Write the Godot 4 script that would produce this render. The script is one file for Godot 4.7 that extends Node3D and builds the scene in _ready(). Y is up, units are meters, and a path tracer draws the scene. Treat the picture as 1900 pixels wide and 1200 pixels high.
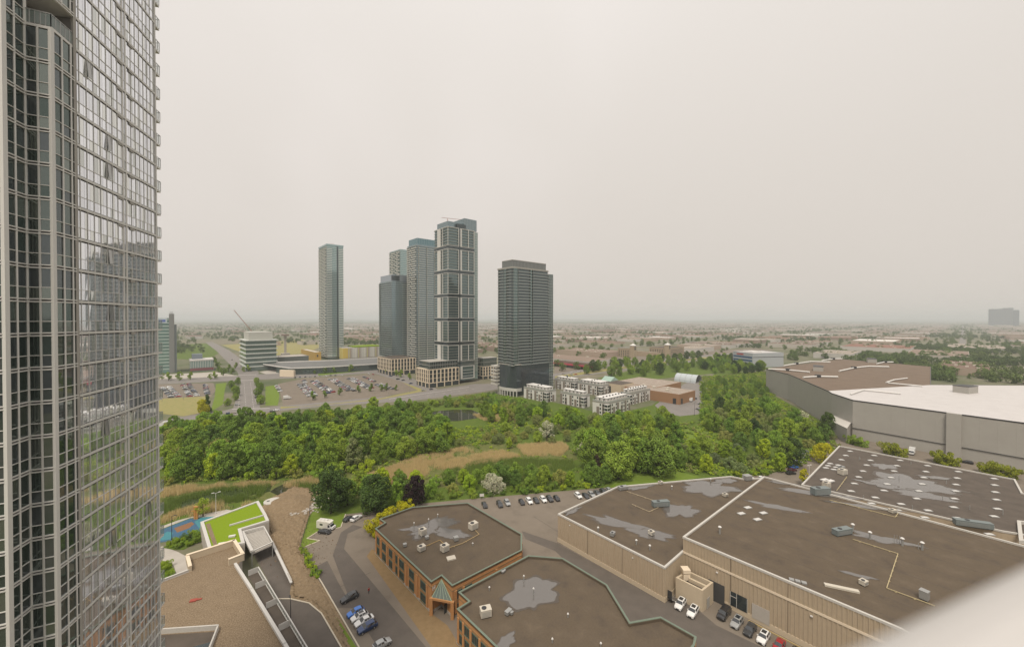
extends Node3D
# An overcast suburban view from a high balcony: glass tower, podium, warehouses, wetland park, condo towers, flat industrial land to the horizon.
# x runs right, z towards the viewer; the street grid is turned by GRID about y (local x = away to the right, local z = towards the viewer).

const GRID := 0.7169
const GU := Vector2(0.657, 0.754)
const GV := Vector2(0.754, -0.657)

var rng := RandomNumberGenerator.new()
var M := {}
var used := {}

class MB:
	var v := PackedVector3Array()
	var c := PackedColorArray()
	var n := PackedVector3Array()
	func tri(a, b, d):
		v.push_back(a); v.push_back(b); v.push_back(d)
	func quad(a, b, d, e):
		tri(a, b, d); tri(a, d, e)
	func box(lo: Vector3, hi: Vector3):
		var p := []
		for i in 8:
			p.append(Vector3(hi.x if i & 1 else lo.x, hi.y if i & 2 else lo.y, hi.z if i & 4 else lo.z))
		quad(p[0], p[2], p[3], p[1]); quad(p[4], p[5], p[7], p[6])
		quad(p[0], p[4], p[6], p[2]); quad(p[1], p[3], p[7], p[5])
		quad(p[2], p[6], p[7], p[3]); quad(p[0], p[1], p[5], p[4])
	func bar(a: Vector3, b: Vector3, w: float, h: float):
		# a beam from a to b, w wide and h high, its top at a.y / b.y plus h / 2
		var d := (b - a).normalized()
		var s := d.cross(Vector3.UP)
		s = (Vector3.RIGHT if s.length() < 0.01 else s.normalized())
		var t := s.cross(d).normalized() * h / 2
		s = s * w / 2
		var p := [a - s - t, a + s - t, a + s + t, a - s + t, b - s - t, b + s - t, b + s + t, b - s + t]
		quad(p[0], p[3], p[2], p[1]); quad(p[4], p[5], p[6], p[7])
		quad(p[3], p[7], p[6], p[2]); quad(p[0], p[1], p[5], p[4])
		quad(p[1], p[2], p[6], p[5]); quad(p[0], p[4], p[7], p[3])
	func tube(a: Vector3, b: Vector3, ra: float, rb: float, k := 7, caps := true):
		var d := (b - a).normalized()
		var s := d.cross(Vector3.RIGHT if absf(d.x) < 0.8 else Vector3.UP).normalized()
		var t := d.cross(s)
		for i in k:
			var e := s * cos(TAU * i / k) + t * sin(TAU * i / k)
			var f := s * cos(TAU * (i + 1) / k) + t * sin(TAU * (i + 1) / k)
			quad(a + e * ra, b + e * rb, b + f * rb, a + f * ra)
			if caps:
				tri(a, a + e * ra, a + f * ra); tri(b, b + f * rb, b + e * rb)
	func sheet(poly: PackedVector2Array, y: float):
		var t := Geometry2D.triangulate_polygon(poly)
		for i in t:
			v.push_back(Vector3(poly[i].x, y, poly[i].y))
	func walls(poly: PackedVector2Array, y0: float, y1: float):
		for i in poly.size():
			var a := poly[i]
			var b := poly[(i + 1) % poly.size()]
			quad(Vector3(a.x, y0, a.y), Vector3(b.x, y0, b.y), Vector3(b.x, y1, b.y), Vector3(a.x, y1, a.y))
	func prism(poly: PackedVector2Array, y0: float, y1: float):
		walls(poly, y0, y1); sheet(poly, y1); sheet(poly, y0)
	func rim(outer: PackedVector2Array, inner: PackedVector2Array, y0: float, y1: float):
		# a ring between two polygons of the same corner count
		walls(outer, y0, y1); walls(inner, y0, y1)
		for i in outer.size():
			var j := (i + 1) % outer.size()
			quad(Vector3(outer[i].x, y1, outer[i].y), Vector3(outer[j].x, y1, outer[j].y), Vector3(inner[j].x, y1, inner[j].y), Vector3(inner[i].x, y1, inner[i].y))
	func tint(col: Color):
		while c.size() < v.size():
			c.push_back(col)
	func mesh() -> ArrayMesh:
		var a := []
		a.resize(Mesh.ARRAY_MAX)
		a[Mesh.ARRAY_VERTEX] = v
		if c.size() == v.size(): a[Mesh.ARRAY_COLOR] = c
		if n.size() == v.size(): a[Mesh.ARRAY_NORMAL] = n
		var m := ArrayMesh.new()
		m.add_surface_from_arrays(Mesh.PRIMITIVE_TRIANGLES, a)
		return m

func pv(a: Array) -> PackedVector2Array:
	var o := PackedVector2Array()
	for i in range(0, a.size(), 2):
		o.push_back(Vector2(a[i], a[i + 1]))
	return o

func v3(p: Vector2, y: float) -> Vector3:
	return Vector3(p.x, y, p.y)

func numbered(called: String) -> String:
	var k: int = used.get(called, -1) + 1
	used[called] = k
	return called if k == 0 else "%s_%03d" % [called, k]

func tag(o: Node, label: String, category: String, group := "", kind := "") -> Node:
	if label: o.set_meta("label", label)
	if category: o.set_meta("category", category)
	if group: o.set_meta("group", group)
	if kind: o.set_meta("kind", kind)
	return o

func thing(called: String, label: String, category: String, at := Vector3.ZERO, turn := 0.0, group := "") -> Node3D:
	var o := Node3D.new()
	o.name = numbered(called)
	add_child(o)
	o.position = at
	o.rotation.y = turn
	tag(o, label, category, group)
	return o

func obj(called: String, mesh, mat: Material, parent: Node = null, at := Vector3.ZERO, turn := 0.0) -> MeshInstance3D:
	var o := MeshInstance3D.new()
	o.mesh = mesh.mesh() if mesh is MB else mesh
	o.material_override = mat
	o.name = called if parent else numbered(called)
	(parent if parent else self).add_child(o, true)
	o.position = at
	o.rotation.y = turn
	return o

func struct(called: String, mesh, mat: Material, label := "") -> MeshInstance3D:
	var o := obj(called, mesh, mat)
	tag(o, label, "", "", "structure")
	return o

func ground_sheet(called: String, poly: PackedVector2Array, y: float, mat: Material) -> MeshInstance3D:
	var b := MB.new()
	b.sheet(poly, y)
	return struct(called, b, mat)

func copy(o: Node3D, at: Vector3, turn: float, label := "", group := "") -> Node3D:
	var r: Node3D = o.duplicate()
	r.name = numbered(String(o.name).rstrip("0123456789").trim_suffix("_"))
	add_child(r)
	r.position = at
	r.rotation.y = turn
	tag(r, label, "", group)
	return r

func lin(r: float, g: float, b: float) -> Color:
	return Color(r, g, b).linear_to_srgb()

func plain(col: Color, rough := 0.8, metal := 0.0, spec := 0.5) -> StandardMaterial3D:
	var m := StandardMaterial3D.new()
	m.albedo_color = col
	m.roughness = rough
	m.metallic = metal
	m.metallic_specular = spec
	return m

func noise_tex(cols: Array, freq: float, sd: int, size := 512, kind := FastNoiseLite.TYPE_SIMPLEX_SMOOTH, octaves := 5, spots := []) -> NoiseTexture2D:
	var f := FastNoiseLite.new()
	f.seed = sd
	f.noise_type = kind
	f.frequency = freq
	f.fractal_octaves = octaves
	f.fractal_gain = 0.6
	var t := NoiseTexture2D.new()
	t.width = size
	t.height = size
	t.seamless = true
	t.noise = f
	var g := Gradient.new()
	var off := PackedFloat32Array()
	for i in cols.size():
		off.push_back(spots[i] if spots else float(i) / maxf(1, cols.size() - 1))
	g.offsets = off
	g.colors = PackedColorArray(cols)
	t.color_ramp = g
	return t

# a surface with a fine grain (tile metres) and, over it, coarse patches (patch metres) of the colours in over, whose alpha says how much they cover
func grain(cols: Array, tile: float, rough := 0.9, freq := 0.02, sd := 1, over := [], patch := 40.0, ofreq := 0.008, spots := []) -> StandardMaterial3D:
	var m := plain(Color.WHITE, rough)
	m.metallic_specular = 0.28
	m.albedo_texture = noise_tex(cols, freq, sd)
	m.uv1_triplanar = true
	m.uv1_world_triplanar = true
	m.uv1_scale = Vector3.ONE / tile
	if over:
		m.detail_enabled = true
		m.detail_blend_mode = BaseMaterial3D.BLEND_MODE_MIX
		m.detail_uv_layer = BaseMaterial3D.DETAIL_UV_2
		m.detail_albedo = noise_tex(over, ofreq, sd + 50, 512, FastNoiseLite.TYPE_SIMPLEX_SMOOTH, 5, spots)
		m.uv2_triplanar = true
		m.uv2_world_triplanar = true
		m.uv2_scale = Vector3.ONE / patch
	return m

func tones(r: float, g: float, b: float, spread := 0.25) -> Array:
	return [lin(r * (1 - spread), g * (1 - spread), b * (1 - spread)), lin(r, g, b), lin(minf(1, r * (1 + spread)), minf(1, g * (1 + spread)), minf(1, b * (1 + spread)))]

func inside(p: Vector2, poly: PackedVector2Array) -> bool:
	return Geometry2D.is_point_in_polygon(p, poly)

func inset(poly: PackedVector2Array, d: float) -> PackedVector2Array:
	# the same corners moved inwards by d (so that rim() can pair them)
	var area := 0.0
	var k := poly.size()
	for i in k:
		area += poly[i].cross(poly[(i + 1) % k])
	var s := 1.0 if area > 0 else -1.0
	var out := PackedVector2Array()
	for i in k:
		var e := (poly[i] - poly[(i + k - 1) % k]).normalized()
		var f := (poly[(i + 1) % k] - poly[i]).normalized()
		var ne := Vector2(-e.y, e.x) * s
		var nf := Vector2(-f.y, f.x) * s
		var m := (ne + nf).normalized()
		out.push_back(poly[i] + m * d / maxf(0.35, m.dot(ne)))
	return out

func grid_rect(c: Vector2, a: float, b: float) -> PackedVector2Array:
	# near corner c, a metres away-left along -GU, b metres away-right along GV
	return PackedVector2Array([c, c + GV * b, c + GV * b - GU * a, c - GU * a])

func _ready():
	rng.seed = 7
	# camera: 75 m up, almost level, wide lens
	var cam := Camera3D.new()
	cam.name = "camera"
	add_child(cam)
	cam.position = Vector3(0, 75, 0)
	cam.rotation_degrees.x = -0.6
	cam.keep_aspect = Camera3D.KEEP_HEIGHT
	var lens := CameraAttributesPhysical.new()
	lens.frustum_focal_length = 14.6
	lens.frustum_focus_distance = 260.0
	lens.frustum_near = 0.03
	lens.frustum_far = 60000.0
	lens.exposure_aperture = 2.0
	lens.exposure_multiplier = 1.0
	cam.attributes = lens
	cam.fov = rad_to_deg(2.0 * atan(600.0 / 730.0))
	cam.near = 0.03
	cam.far = 60000.0
	# overcast sky, a faint broad sun behind the cloud
	var w := WorldEnvironment.new()
	w.name = "air"
	var e := Environment.new()
	e.background_mode = Environment.BG_SKY
	var sky := Sky.new()
	var sm := ProceduralSkyMaterial.new()
	sm.sky_top_color = lin(0.735, 0.715, 0.705)
	sm.sky_horizon_color = lin(0.358, 0.329, 0.299)
	sm.sky_curve = 2.2
	sm.ground_horizon_color = lin(0.358, 0.329, 0.299)
	sm.ground_bottom_color = lin(0.06, 0.055, 0.05)
	sm.ground_curve = 0.02
	sm.sun_angle_max = 1.0
	sm.energy_multiplier = 1.0
	sm.sky_cover = cloud_cover()
	sky.sky_material = sm
	e.sky = sky
	e.tonemap_mode = Environment.TONE_MAPPER_LINEAR
	e.tonemap_exposure = 1.9
	e.fog_enabled = true
	e.fog_density = 0.00014
	e.fog_light_color = Color(0.89, 0.91, 0.91)
	e.sdfgi_enabled = true
	e.ssao_enabled = true
	e.ssil_enabled = true
	w.environment = e
	add_child(w)
	var sun := DirectionalLight3D.new()
	sun.name = "sun"
	sun.rotation_degrees = Vector3(-60, -14, 0)
	sun.light_energy = 0.5
	sun.light_angular_distance = 16.0
	sun.light_color = Color(1.0, 0.96, 0.9)
	sun.shadow_enabled = true
	add_child(sun)

	materials()
	ground()
	glass_tower()
	viewing_tower()
	podium()
	brick_buildings()
	warehouses()
	cold_store()
	condo_towers()
	middle_distance()
	far_land()
	vehicles()
	vegetation()
	small_things()

func cloud_cover() -> NoiseTexture2D:
	# very faint, broad unevenness of the cloud deck
	var t := noise_tex([Color(0.02, 0.018, 0.02, 0.0), Color(0.5, 0.49, 0.52, 0.24)], 0.0035, 5, 1024, FastNoiseLite.TYPE_SIMPLEX_SMOOTH, 4)
	t.height = 512
	return t

func materials():
	M.asphalt = grain(tones(0.185, 0.156, 0.125, 0.16), 5.0, 0.85, 0.06, 3, [lin(0.125, 0.106, 0.086) * Color(1, 1, 1, 0.7), lin(0.17, 0.145, 0.118) * Color(1, 1, 1, 0.15), lin(0.225, 0.19, 0.155) * Color(1, 1, 1, 0.65)], 60.0, 0.012)
	M.asphalt_dark = grain(tones(0.118, 0.102, 0.088, 0.16), 4.0, 0.85, 0.06, 4, [lin(0.085, 0.075, 0.066) * Color(1, 1, 1, 0.5), lin(0.14, 0.12, 0.105) * Color(1, 1, 1, 0.4)], 33.0, 0.012)
	M.road = grain(tones(0.2, 0.185, 0.175, 0.14), 6.0, 0.85, 0.05, 5, [lin(0.15, 0.14, 0.13) * Color(1, 1, 1, 0.5), lin(0.24, 0.22, 0.2) * Color(1, 1, 1, 0.4)], 80.0, 0.012)
	M.concrete = grain(tones(0.4, 0.37, 0.33, 0.12), 6.0, 0.85, 0.03, 6, [lin(0.3, 0.27, 0.24) * Color(1, 1, 1, 0.5), lin(0.45, 0.42, 0.38) * Color(1, 1, 1, 0.3)], 21.0, 0.012)
	M.kerb = grain(tones(0.5, 0.45, 0.36, 0.14), 3.0, 0.85, 0.03, 7)
	M.white_paint = grain(tones(0.5, 0.485, 0.46, 0.08), 5.0, 0.6, 0.02, 8)
	M.off_white = grain(tones(0.47, 0.45, 0.415, 0.1), 7.0, 0.7, 0.02, 9)
	M.grass = grain([lin(0.045, 0.075, 0.014), lin(0.085, 0.125, 0.02), lin(0.14, 0.175, 0.032)], 11.0, 0.95, 0.05, 10, [lin(0.06, 0.105, 0.016) * Color(1, 1, 1, 0.7), lin(0.09, 0.14, 0.02) * Color(1, 1, 1, 0.1), lin(0.17, 0.17, 0.06) * Color(1, 1, 1, 0.6)], 33.0, 0.014)
	M.lawn = grain([lin(0.08, 0.135, 0.015), lin(0.12, 0.18, 0.02), lin(0.15, 0.2, 0.028)], 5.0, 0.95, 0.05, 11, [lin(0.1, 0.16, 0.02) * Color(1, 1, 1, 0.5), lin(0.2, 0.24, 0.06) * Color(1, 1, 1, 0.4)], 29.0, 0.015)
	M.bright_grass = grain([lin(0.1, 0.17, 0.006), lin(0.17, 0.25, 0.01), lin(0.23, 0.3, 0.02)], 3.0, 0.95, 0.06, 12, [lin(0.09, 0.14, 0.01) * Color(1, 1, 1, 0.65), lin(0.18, 0.26, 0.01) * Color(1, 1, 1, 0.1), lin(0.27, 0.29, 0.05) * Color(1, 1, 1, 0.7)], 9.0, 0.035)
	M.dry_grass = grain([lin(0.2, 0.18, 0.07), lin(0.28, 0.24, 0.1), lin(0.36, 0.31, 0.15)], 6.0, 0.95, 0.05, 13, [lin(0.14, 0.18, 0.05) * Color(1, 1, 1, 0.7), lin(0.3, 0.25, 0.12) * Color(1, 1, 1, 0.2)], 38.0, 0.014)
	M.marsh = grain([lin(0.06, 0.085, 0.022), lin(0.11, 0.125, 0.035), lin(0.19, 0.17, 0.07)], 6.0, 0.95, 0.05, 14, [lin(0.055, 0.09, 0.02) * Color(1, 1, 1, 0.8), lin(0.11, 0.12, 0.04) * Color(1, 1, 1, 0.1), lin(0.25, 0.2, 0.1) * Color(1, 1, 1, 0.6)], 31.0, 0.016)
	M.dirt = grain(tones(0.21, 0.155, 0.095, 0.4), 9.0, 0.95, 0.05, 15, [lin(0.11, 0.078, 0.045) * Color(1, 1, 1, 0.85), lin(0.22, 0.16, 0.1) * Color(1, 1, 1, 0.1), lin(0.33, 0.26, 0.18) * Color(1, 1, 1, 0.8)], 17.0, 0.022)
	M.far_ground = grain([lin(0.08, 0.11, 0.042), lin(0.16, 0.155, 0.1), lin(0.25, 0.22, 0.18)], 420.0, 0.95, 0.02, 16, [lin(0.05, 0.08, 0.03) * Color(1, 1, 1, 0.85), lin(0.14, 0.13, 0.09) * Color(1, 1, 1, 0.3), lin(0.22, 0.17, 0.14) * Color(1, 1, 1, 0.7)], 2600.0, 0.012)
	M.water = plain(lin(0.035, 0.038, 0.022), 0.06, 0.0, 0.5)
	M.puddle = plain(lin(0.17, 0.158, 0.148), 0.05, 0.36, 0.7)
	M.damp = plain(lin(0.072, 0.058, 0.045), 0.45)
	M.roof_brown = grain(tones(0.104, 0.08, 0.055, 0.14), 9.0, 0.8, 0.03, 17, [lin(0.065, 0.052, 0.042) * Color(1, 1, 1, 0.75), lin(0.1, 0.08, 0.062) * Color(1, 1, 1, 0.1), lin(0.145, 0.112, 0.078) * Color(1, 1, 1, 0.7)], 55.0, 0.014)
	M.roof_grey = grain(tones(0.095, 0.08, 0.062, 0.1), 8.0, 0.8, 0.03, 18, [lin(0.07, 0.058, 0.05) * Color(1, 1, 1, 0.7), lin(0.13, 0.105, 0.09) * Color(1, 1, 1, 0.5)], 48.0, 0.014)
	M.gravel = grain([lin(0.06, 0.042, 0.026), lin(0.2, 0.15, 0.098), lin(0.4, 0.32, 0.23)], 15.0, 0.95, 0.075, 19, [lin(0.15, 0.11, 0.07) * Color(1, 1, 1, 0.35), lin(0.25, 0.19, 0.125) * Color(1, 1, 1, 0.3)], 25.0, 0.014)
	M.roof_white = grain(tones(0.52, 0.5, 0.495, 0.05), 14.0, 0.45, 0.02, 20, [lin(0.4, 0.375, 0.36) * Color(1, 1, 1, 0.5), lin(0.55, 0.52, 0.5) * Color(1, 1, 1, 0.2)], 75.0, 0.014)
	M.beige = grain(tones(0.4, 0.325, 0.235, 0.07), 11.0, 0.55, 0.02, 21, [lin(0.27, 0.2, 0.13) * Color(1, 1, 1, 0.55), lin(0.42, 0.34, 0.24) * Color(1, 1, 1, 0.0), lin(0.47, 0.39, 0.29) * Color(1, 1, 1, 0.45)], 26.0, 0.015)
	M.beige.uv2_scale = Vector3(1 / 5.0, 1 / 60.0, 1 / 5.0)
	M.beige_light = grain(tones(0.5, 0.42, 0.31, 0.06), 9.0, 0.6, 0.02, 22)
	M.panel_grey = grain(tones(0.37, 0.355, 0.325, 0.03), 20.0, 0.6, 0.02, 23, [lin(0.31, 0.29, 0.265) * Color(1, 1, 1, 0.5), lin(0.37, 0.355, 0.32) * Color(1, 1, 1, 0.4)], 60.0, 0.012)
	M.brick = grain([lin(0.32, 0.155, 0.062), lin(0.48, 0.25, 0.105), lin(0.56, 0.32, 0.145)], 1.6, 0.85, 0.12, 24, [lin(0.33, 0.165, 0.075) * Color(1, 1, 1, 0.4), lin(0.5, 0.265, 0.115) * Color(1, 1, 1, 0.3)], 19.0, 0.014)
	M.brick_brown = grain([lin(0.2, 0.115, 0.065), lin(0.3, 0.175, 0.1), lin(0.36, 0.215, 0.125)], 4.0, 0.85, 0.08, 25)
	M.green_trim = grain(tones(0.15, 0.185, 0.145, 0.12), 6.0, 0.5, 0.02, 26)
	M.paver = grain(tones(0.24, 0.165, 0.085, 0.2), 3.0, 0.9, 0.08, 27, [lin(0.17, 0.115, 0.06) * Color(1, 1, 1, 0.5), lin(0.28, 0.2, 0.11) * Color(1, 1, 1, 0.3)], 16.0, 0.015)
	M.cream = grain(tones(0.66, 0.56, 0.43, 0.07), 9.0, 0.75, 0.02, 28)
	M.dark_glass = plain(lin(0.13, 0.17, 0.165), 0.05, 0.75)
	M.window = plain(lin(0.07, 0.085, 0.09), 0.06, 0.6)
	M.black = plain(lin(0.035, 0.035, 0.036), 0.6)
	M.dark = plain(lin(0.03, 0.03, 0.032), 0.5)
	M.metal = plain(lin(0.34, 0.34, 0.33), 0.45, 0.4)
	M.unit = grain(tones(0.5, 0.46, 0.39, 0.12), 2.0, 0.5, 0.03, 29)
	M.teal_unit = grain(tones(0.17, 0.195, 0.195, 0.1), 3.0, 0.5, 0.03, 30)
	M.white = plain(lin(0.6, 0.585, 0.56), 0.55)
	M.blue_rubber = grain(tones(0.055, 0.12, 0.19, 0.3), 4.0, 0.9, 0.05, 31)
	M.teal_rubber = grain(tones(0.06, 0.2, 0.235, 0.25), 4.0, 0.9, 0.05, 32)
	M.orange_rubber = grain(tones(0.21, 0.115, 0.065, 0.25), 4.0, 0.9, 0.05, 33)
	M.bark = grain(tones(0.07, 0.055, 0.04, 0.3), 1.0, 0.95, 0.05, 34)
	M.frame = plain(lin(0.6, 0.59, 0.56), 0.45)
	M.ledge = plain(lin(0.56, 0.54, 0.525), 0.6)
	M.red = plain(lin(0.4, 0.03, 0.035), 0.5)
	M.yellow = plain(lin(0.42, 0.27, 0.06), 0.6)
	M.interior = plain(lin(0.2, 0.19, 0.18), 0.8)
	M.tyre = plain(lin(0.018, 0.018, 0.018), 0.85)
	M.rim = plain(lin(0.4, 0.4, 0.4), 0.35, 0.7)
	M.clear_glass = plain(Color(0.7, 0.8, 0.78, 0.22), 0.04, 0.0, 0.6)
	M.clear_glass.transparency = BaseMaterial3D.TRANSPARENCY_ALPHA

func ground():
	var b := MB.new()
	# the land to the horizon
	var far := PackedVector2Array([Vector2(-26000, 400), Vector2(26000, 400), Vector2(26000, -26000), Vector2(-26000, -26000)])
	b.sheet(far, -0.02)
	struct("ground", b, M.far_ground)
	# park
	ground_sheet("grassland", pv([-238.4, -262.91, -189.89, -294.16, -138.69, -325.83, -91.56, -351.02, -27.65, -402.89, 30.07, -365.12, 76, -307.45, 122.15, -342.2, 158.02, -397.02, 192.25, -412.02, 291.89, -559.98, 364.86, -559.98, 257.65, -383.08, 220.34, -262.91, 185.55, -215.95, 148.58, -196.43, 119.46, -177.2, 44.43, -161.38, -10.63, -154.49, -61.57, -144.21, -64.65, -130.32, -79.86, -128.77, -100.66, -152.32, -118.53, -130.32, -118.2, -107.08, -207.23, -177.2]), 0.0, M.grass)
	ground_sheet("marsh", pv([-160.91, -177.2, -117.25, -181.34, -87.14, -186.32, -60.66, -210.1, -29.02, -234.58, 32.66, -237.65, 36.39, -211.74, 15.54, -188.26, -12.47, -181.34, -31.19, -174.35, -65.39, -163.82, -80.12, -166.33, -88.46, -156.72, -108.23, -163.82, -132.84, -146.15]), 0.006, M.marsh)
	# foreground car park and lanes
	ground_sheet("car_park", pv([-29.21, -81.23, -34.93, -89.33, -54.45, -111.5, -69.25, -127.86, -65.21, -132.56, -70.27, -133.87, -67.72, -140.47, -61.85, -141.2, -64.09, -150.62, -48.92, -154.49, -39.4, -159.02, -13.57, -164.32, 48.45, -176.05, 87.61, -181.95, 122.13, -188.91, 135.45, -195.02, 152.84, -211.74, 167.93, -222.12, 201.47, -248.51, 223.95, -262.91, 238.72, -231.58, 258.5, -197.86, 291.26, -156.72, 166.64, -89.33, 70.71, -53.56, 10.37, -29.51, -7.99, -38.11]), 0.012, M.asphalt)
	ground_sheet("asphalt_patch", pv([-60.28, -137.61, -58.13, -143.07, -54.07, -141.2, -57.53, -136.92, -54.98, -127.86, -39.99, -111.5, -28.76, -99.2, -19.75, -89.33, -9.68, -77.7, -18.28, -77.7, -30.86, -89.33, -41.15, -101.06, -57.07, -124.33]), 0.018, M.asphalt_dark)
	ground_sheet("asphalt_patch", pv([-60.34, -117.31, -57.47, -121.53, -49.68, -111.5, -41.31, -101.44, -45.51, -101.44]), 0.018, M.asphalt_dark)
	ground_sheet("service_lane", pv([15.52, -130.95, 40.25, -103.78, 45.62, -106.65, 50.21, -95.68, 69.88, -77.7, 37.19, -59.54, 31.18, -77.7, 24.63, -104.99, 13.97, -126.66, 4.6, -133.54, 3.44, -138.67]), 0.018, M.asphalt_dark)
	ground_sheet("brick_walk", pv([-43.34, -125.78, -30.15, -110.36, -20.79, -99.75, -15.86, -95.68, -10.93, -87.87, -9.68, -77.7, -18.52, -89.33, -31.01, -104.99, -46.06, -123.76, -45.82, -127.86]), 0.022, M.paver)
	ground_sheet("access_road", pv([-70.92, -107.08, -62.76, -104.79, -59.58, -104.79, -53.69, -103.19, -48.66, -99.57, -43.99, -94.5, -39.25, -89.33, -26.44, -73.45, -28.92, -59.54, -43.72, -73.45, -69.94, -97.41]), 0.02, M.asphalt_dark)
	rough_earth(pv([-99.96, -154.49, -101.47, -163.82, -98.59, -176.05, -86.92, -175.48, -79.24, -159.02, -77.12, -148.15, -71.76, -133.54, -69.43, -127.86, -60.34, -117.31, -51.03, -107.5, -40.96, -95.68, -34.33, -87.16, -32.58, -81.23, -39.25, -89.33, -43.99, -94.5, -48.66, -99.57, -53.69, -103.19, -59.58, -104.79, -62.88, -110.36, -85.45, -136.92]))
	ground_sheet("lawn_strip", pv([-79.9, -159.02, -74.44, -154.49, -64.65, -151.46, -61.85, -141.2, -67.55, -140.1, -70.27, -133.87, -65.21, -132.56, -69.25, -127.86, -71.39, -133.54, -76.29, -147.35]), 0.02, M.lawn)
	ground_sheet("lawn_strip", pv([-45.61, -99.2, -43.31, -97.41, -35.01, -88.59, -29.65, -82.48, -31.93, -82.48, -36.14, -87.16]), 0.022, M.lawn)
	ground_sheet("lawn_strip", pv([43.18, -174.35, 54.76, -189.57, 80.46, -195.02, 89.7, -186.32, 77.34, -181.34]), 0.018, M.lawn)
	ground_sheet("lawn_strip", pv([113.78, -262.91, 136.27, -283.45, 134.88, -248.51, 123.64, -224.88, 103.28, -227.7]), 0.018, M.lawn)
	kerb_line([Vector3(-34.76, 0, -88.88), Vector3(-54.45, 0, -111.5), Vector3(-69.25, 0, -127.86), Vector3(-65.21, 0, -132.56), Vector3(-70.27, 0, -133.87), Vector3(-68.59, 0, -138.31)])
	kerb_line([Vector3(-63.3, 0, -140.1), Vector3(-61.85, 0, -141.2), Vector3(-64.09, 0, -150.62)])
	kerb_line([Vector3(-62.76, 0, -104.79), Vector3(-59.58, 0, -104.79), Vector3(-53.69, 0, -103.19), Vector3(-48.66, 0, -99.57), Vector3(-43.99, 0, -94.5), Vector3(-39.25, 0, -89.33), Vector3(-32.82, 0, -81.85)])
	# ponds
	ground_sheet("pond", pv([-71.31, -310.96, -65.93, -320.09, -49.21, -325.83, -33.55, -325.83, -24.34, -310.96, -26.96, -297.38, -39.76, -289.47, -57.35, -287.94]), 0.02, M.water)
	ground_sheet("pond", pv([-105.56, -174.35, -103.75, -179.54, -99.06, -177.78, -94.85, -168.92, -99.88, -166.85, -105.59, -170.52]), 0.02, M.water)
	ground_sheet("pond", pv([-142.28, -159.02, -134.83, -168.92, -118.31, -175.48, -108.49, -177.2, -105.59, -170.52, -117.25, -163.82, -130.2, -157.63, -133.33, -148.97]), 0.02, plain(lin(0.035, 0.05, 0.016), 0.25))
	# the arterial road beyond the park and the boulevard leading away from it
	ground_sheet("highway", pv([-237.5, -215.95, -238.4, -262.91, -232.12, -286.43, -203.01, -314.55, -155.04, -342.2, -93.97, -360.3, -28.06, -408.93, -21.94, -456.87, -43.88, -456.87, -85.46, -415.15, -120.94, -383.08, -155.38, -365.12, -214.11, -331.79, -246.21, -314.55, -261.03, -287.94, -273.18, -248.51]), 0.016, M.road)
	ground_sheet("highway", pv([-28.06, -408.93, 53.74, -489.66, 188.24, -596.7, 356.95, -723.07, 562.73, -873.29, 575.53, -932.9, 314.07, -763.48, 125.5, -610.03, -22.13, -460.73]), 0.016, M.road)
	ground_sheet("boulevard", pv([-238.55, -307.45, -235.98, -331.79, -320.69, -464.65, -391.75, -559.98, -715.63, -949.1, -1002.52, -1283.22, -1003.18, -1314.05, -683.1, -949.1, -361.02, -559.98, -302.2, -464.65, -213.2, -331.79, -194.29, -310.96]), 0.02, M.road)
	ground_sheet("side_street", pv([-443.39, -489.66, -365.54, -522.47, -345.34, -537.91, -268.85, -559.98, -204.61, -596.7, -146.14, -532.67, -79.84, -421.57, -86.99, -408.93, -143.16, -485.31, -195.71, -548.73, -269.24, -503.21, -336.59, -481.03, -410.32, -453.08]), 0.024, M.road)
	# parking lots across the road
	ground_sheet("commuter_car_park", pv([-272.7, -456.87, -264.37, -494.1, -191.86, -537.91, -139.83, -485.31, -101.24, -421.57, -128.74, -375.17, -183.23, -342.2, -199.67, -342.2]), 0.014, M.asphalt)
	ground_sheet("commuter_car_park", pv([-419.28, -449.34, -353.84, -464.65, -313.36, -415.15, -290.38, -377.77, -331.95, -355.59]), 0.014, M.asphalt)
	ground_sheet("verge", pv([-344.79, -456.87, -337.9, -464.65, -299.69, -408.93, -255.49, -346.55, -244.7, -318.22, -290.25, -383.08]), 0.026, M.lawn)
	ground_sheet("verge", pv([-275.6, -438.51, -269.45, -449.34, -227.15, -383.08, -204.37, -342.2, -215.18, -342.2]), 0.026, M.lawn)
	ground_sheet("verge", pv([-297.14, -318.22, -335.28, -370.08, -297.08, -383.08, -247.59, -321.98, -254.68, -304.02]), 0.02, M.dry_grass)
	ground_sheet("verge", pv([-199.52, -337.96, -180.96, -337.96, -127, -370.08, -99.71, -415.15, -138.6, -481.03, -184.48, -537.91, -147.07, -498.61, -83.89, -421.57, -125.3, -365.12, -158.01, -348.77, -194.7, -329.78]), 0.022, M.dry_grass)
	ground_sheet("plaza", pv([-347.04, -723.07, -247.88, -723.07, -190.5, -559.98, -268.85, -559.98, -325.65, -527.52, -361.02, -559.98]), 0.012, M.concrete)
	ground_sheet("verge", pv([-276.53, -559.98, -213.94, -623.96, -204.24, -583.93, -258.03, -522.47]), 0.026, M.lawn)
	ground_sheet("lane", pv([124.5, -342.2, 151.43, -383.08, 200.6, -456.87, 230.48, -494.1, 239.7, -485.31, 185.09, -383.08, 149.46, -310.96, 130.26, -304.02, 121.64, -316.37]), 0.02, M.road)
	ground_sheet("plaza_car_park", pv([54.35, -507.89, 79.32, -723.07, 166.32, -808.68, 275.38, -873.29, 440.13, -917.25, 629.17, -1019.93, 637.56, -949.1, 387.7, -785.43, 201.42, -638.55, 81.17, -537.91]), 0.012, M.asphalt)
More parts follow.
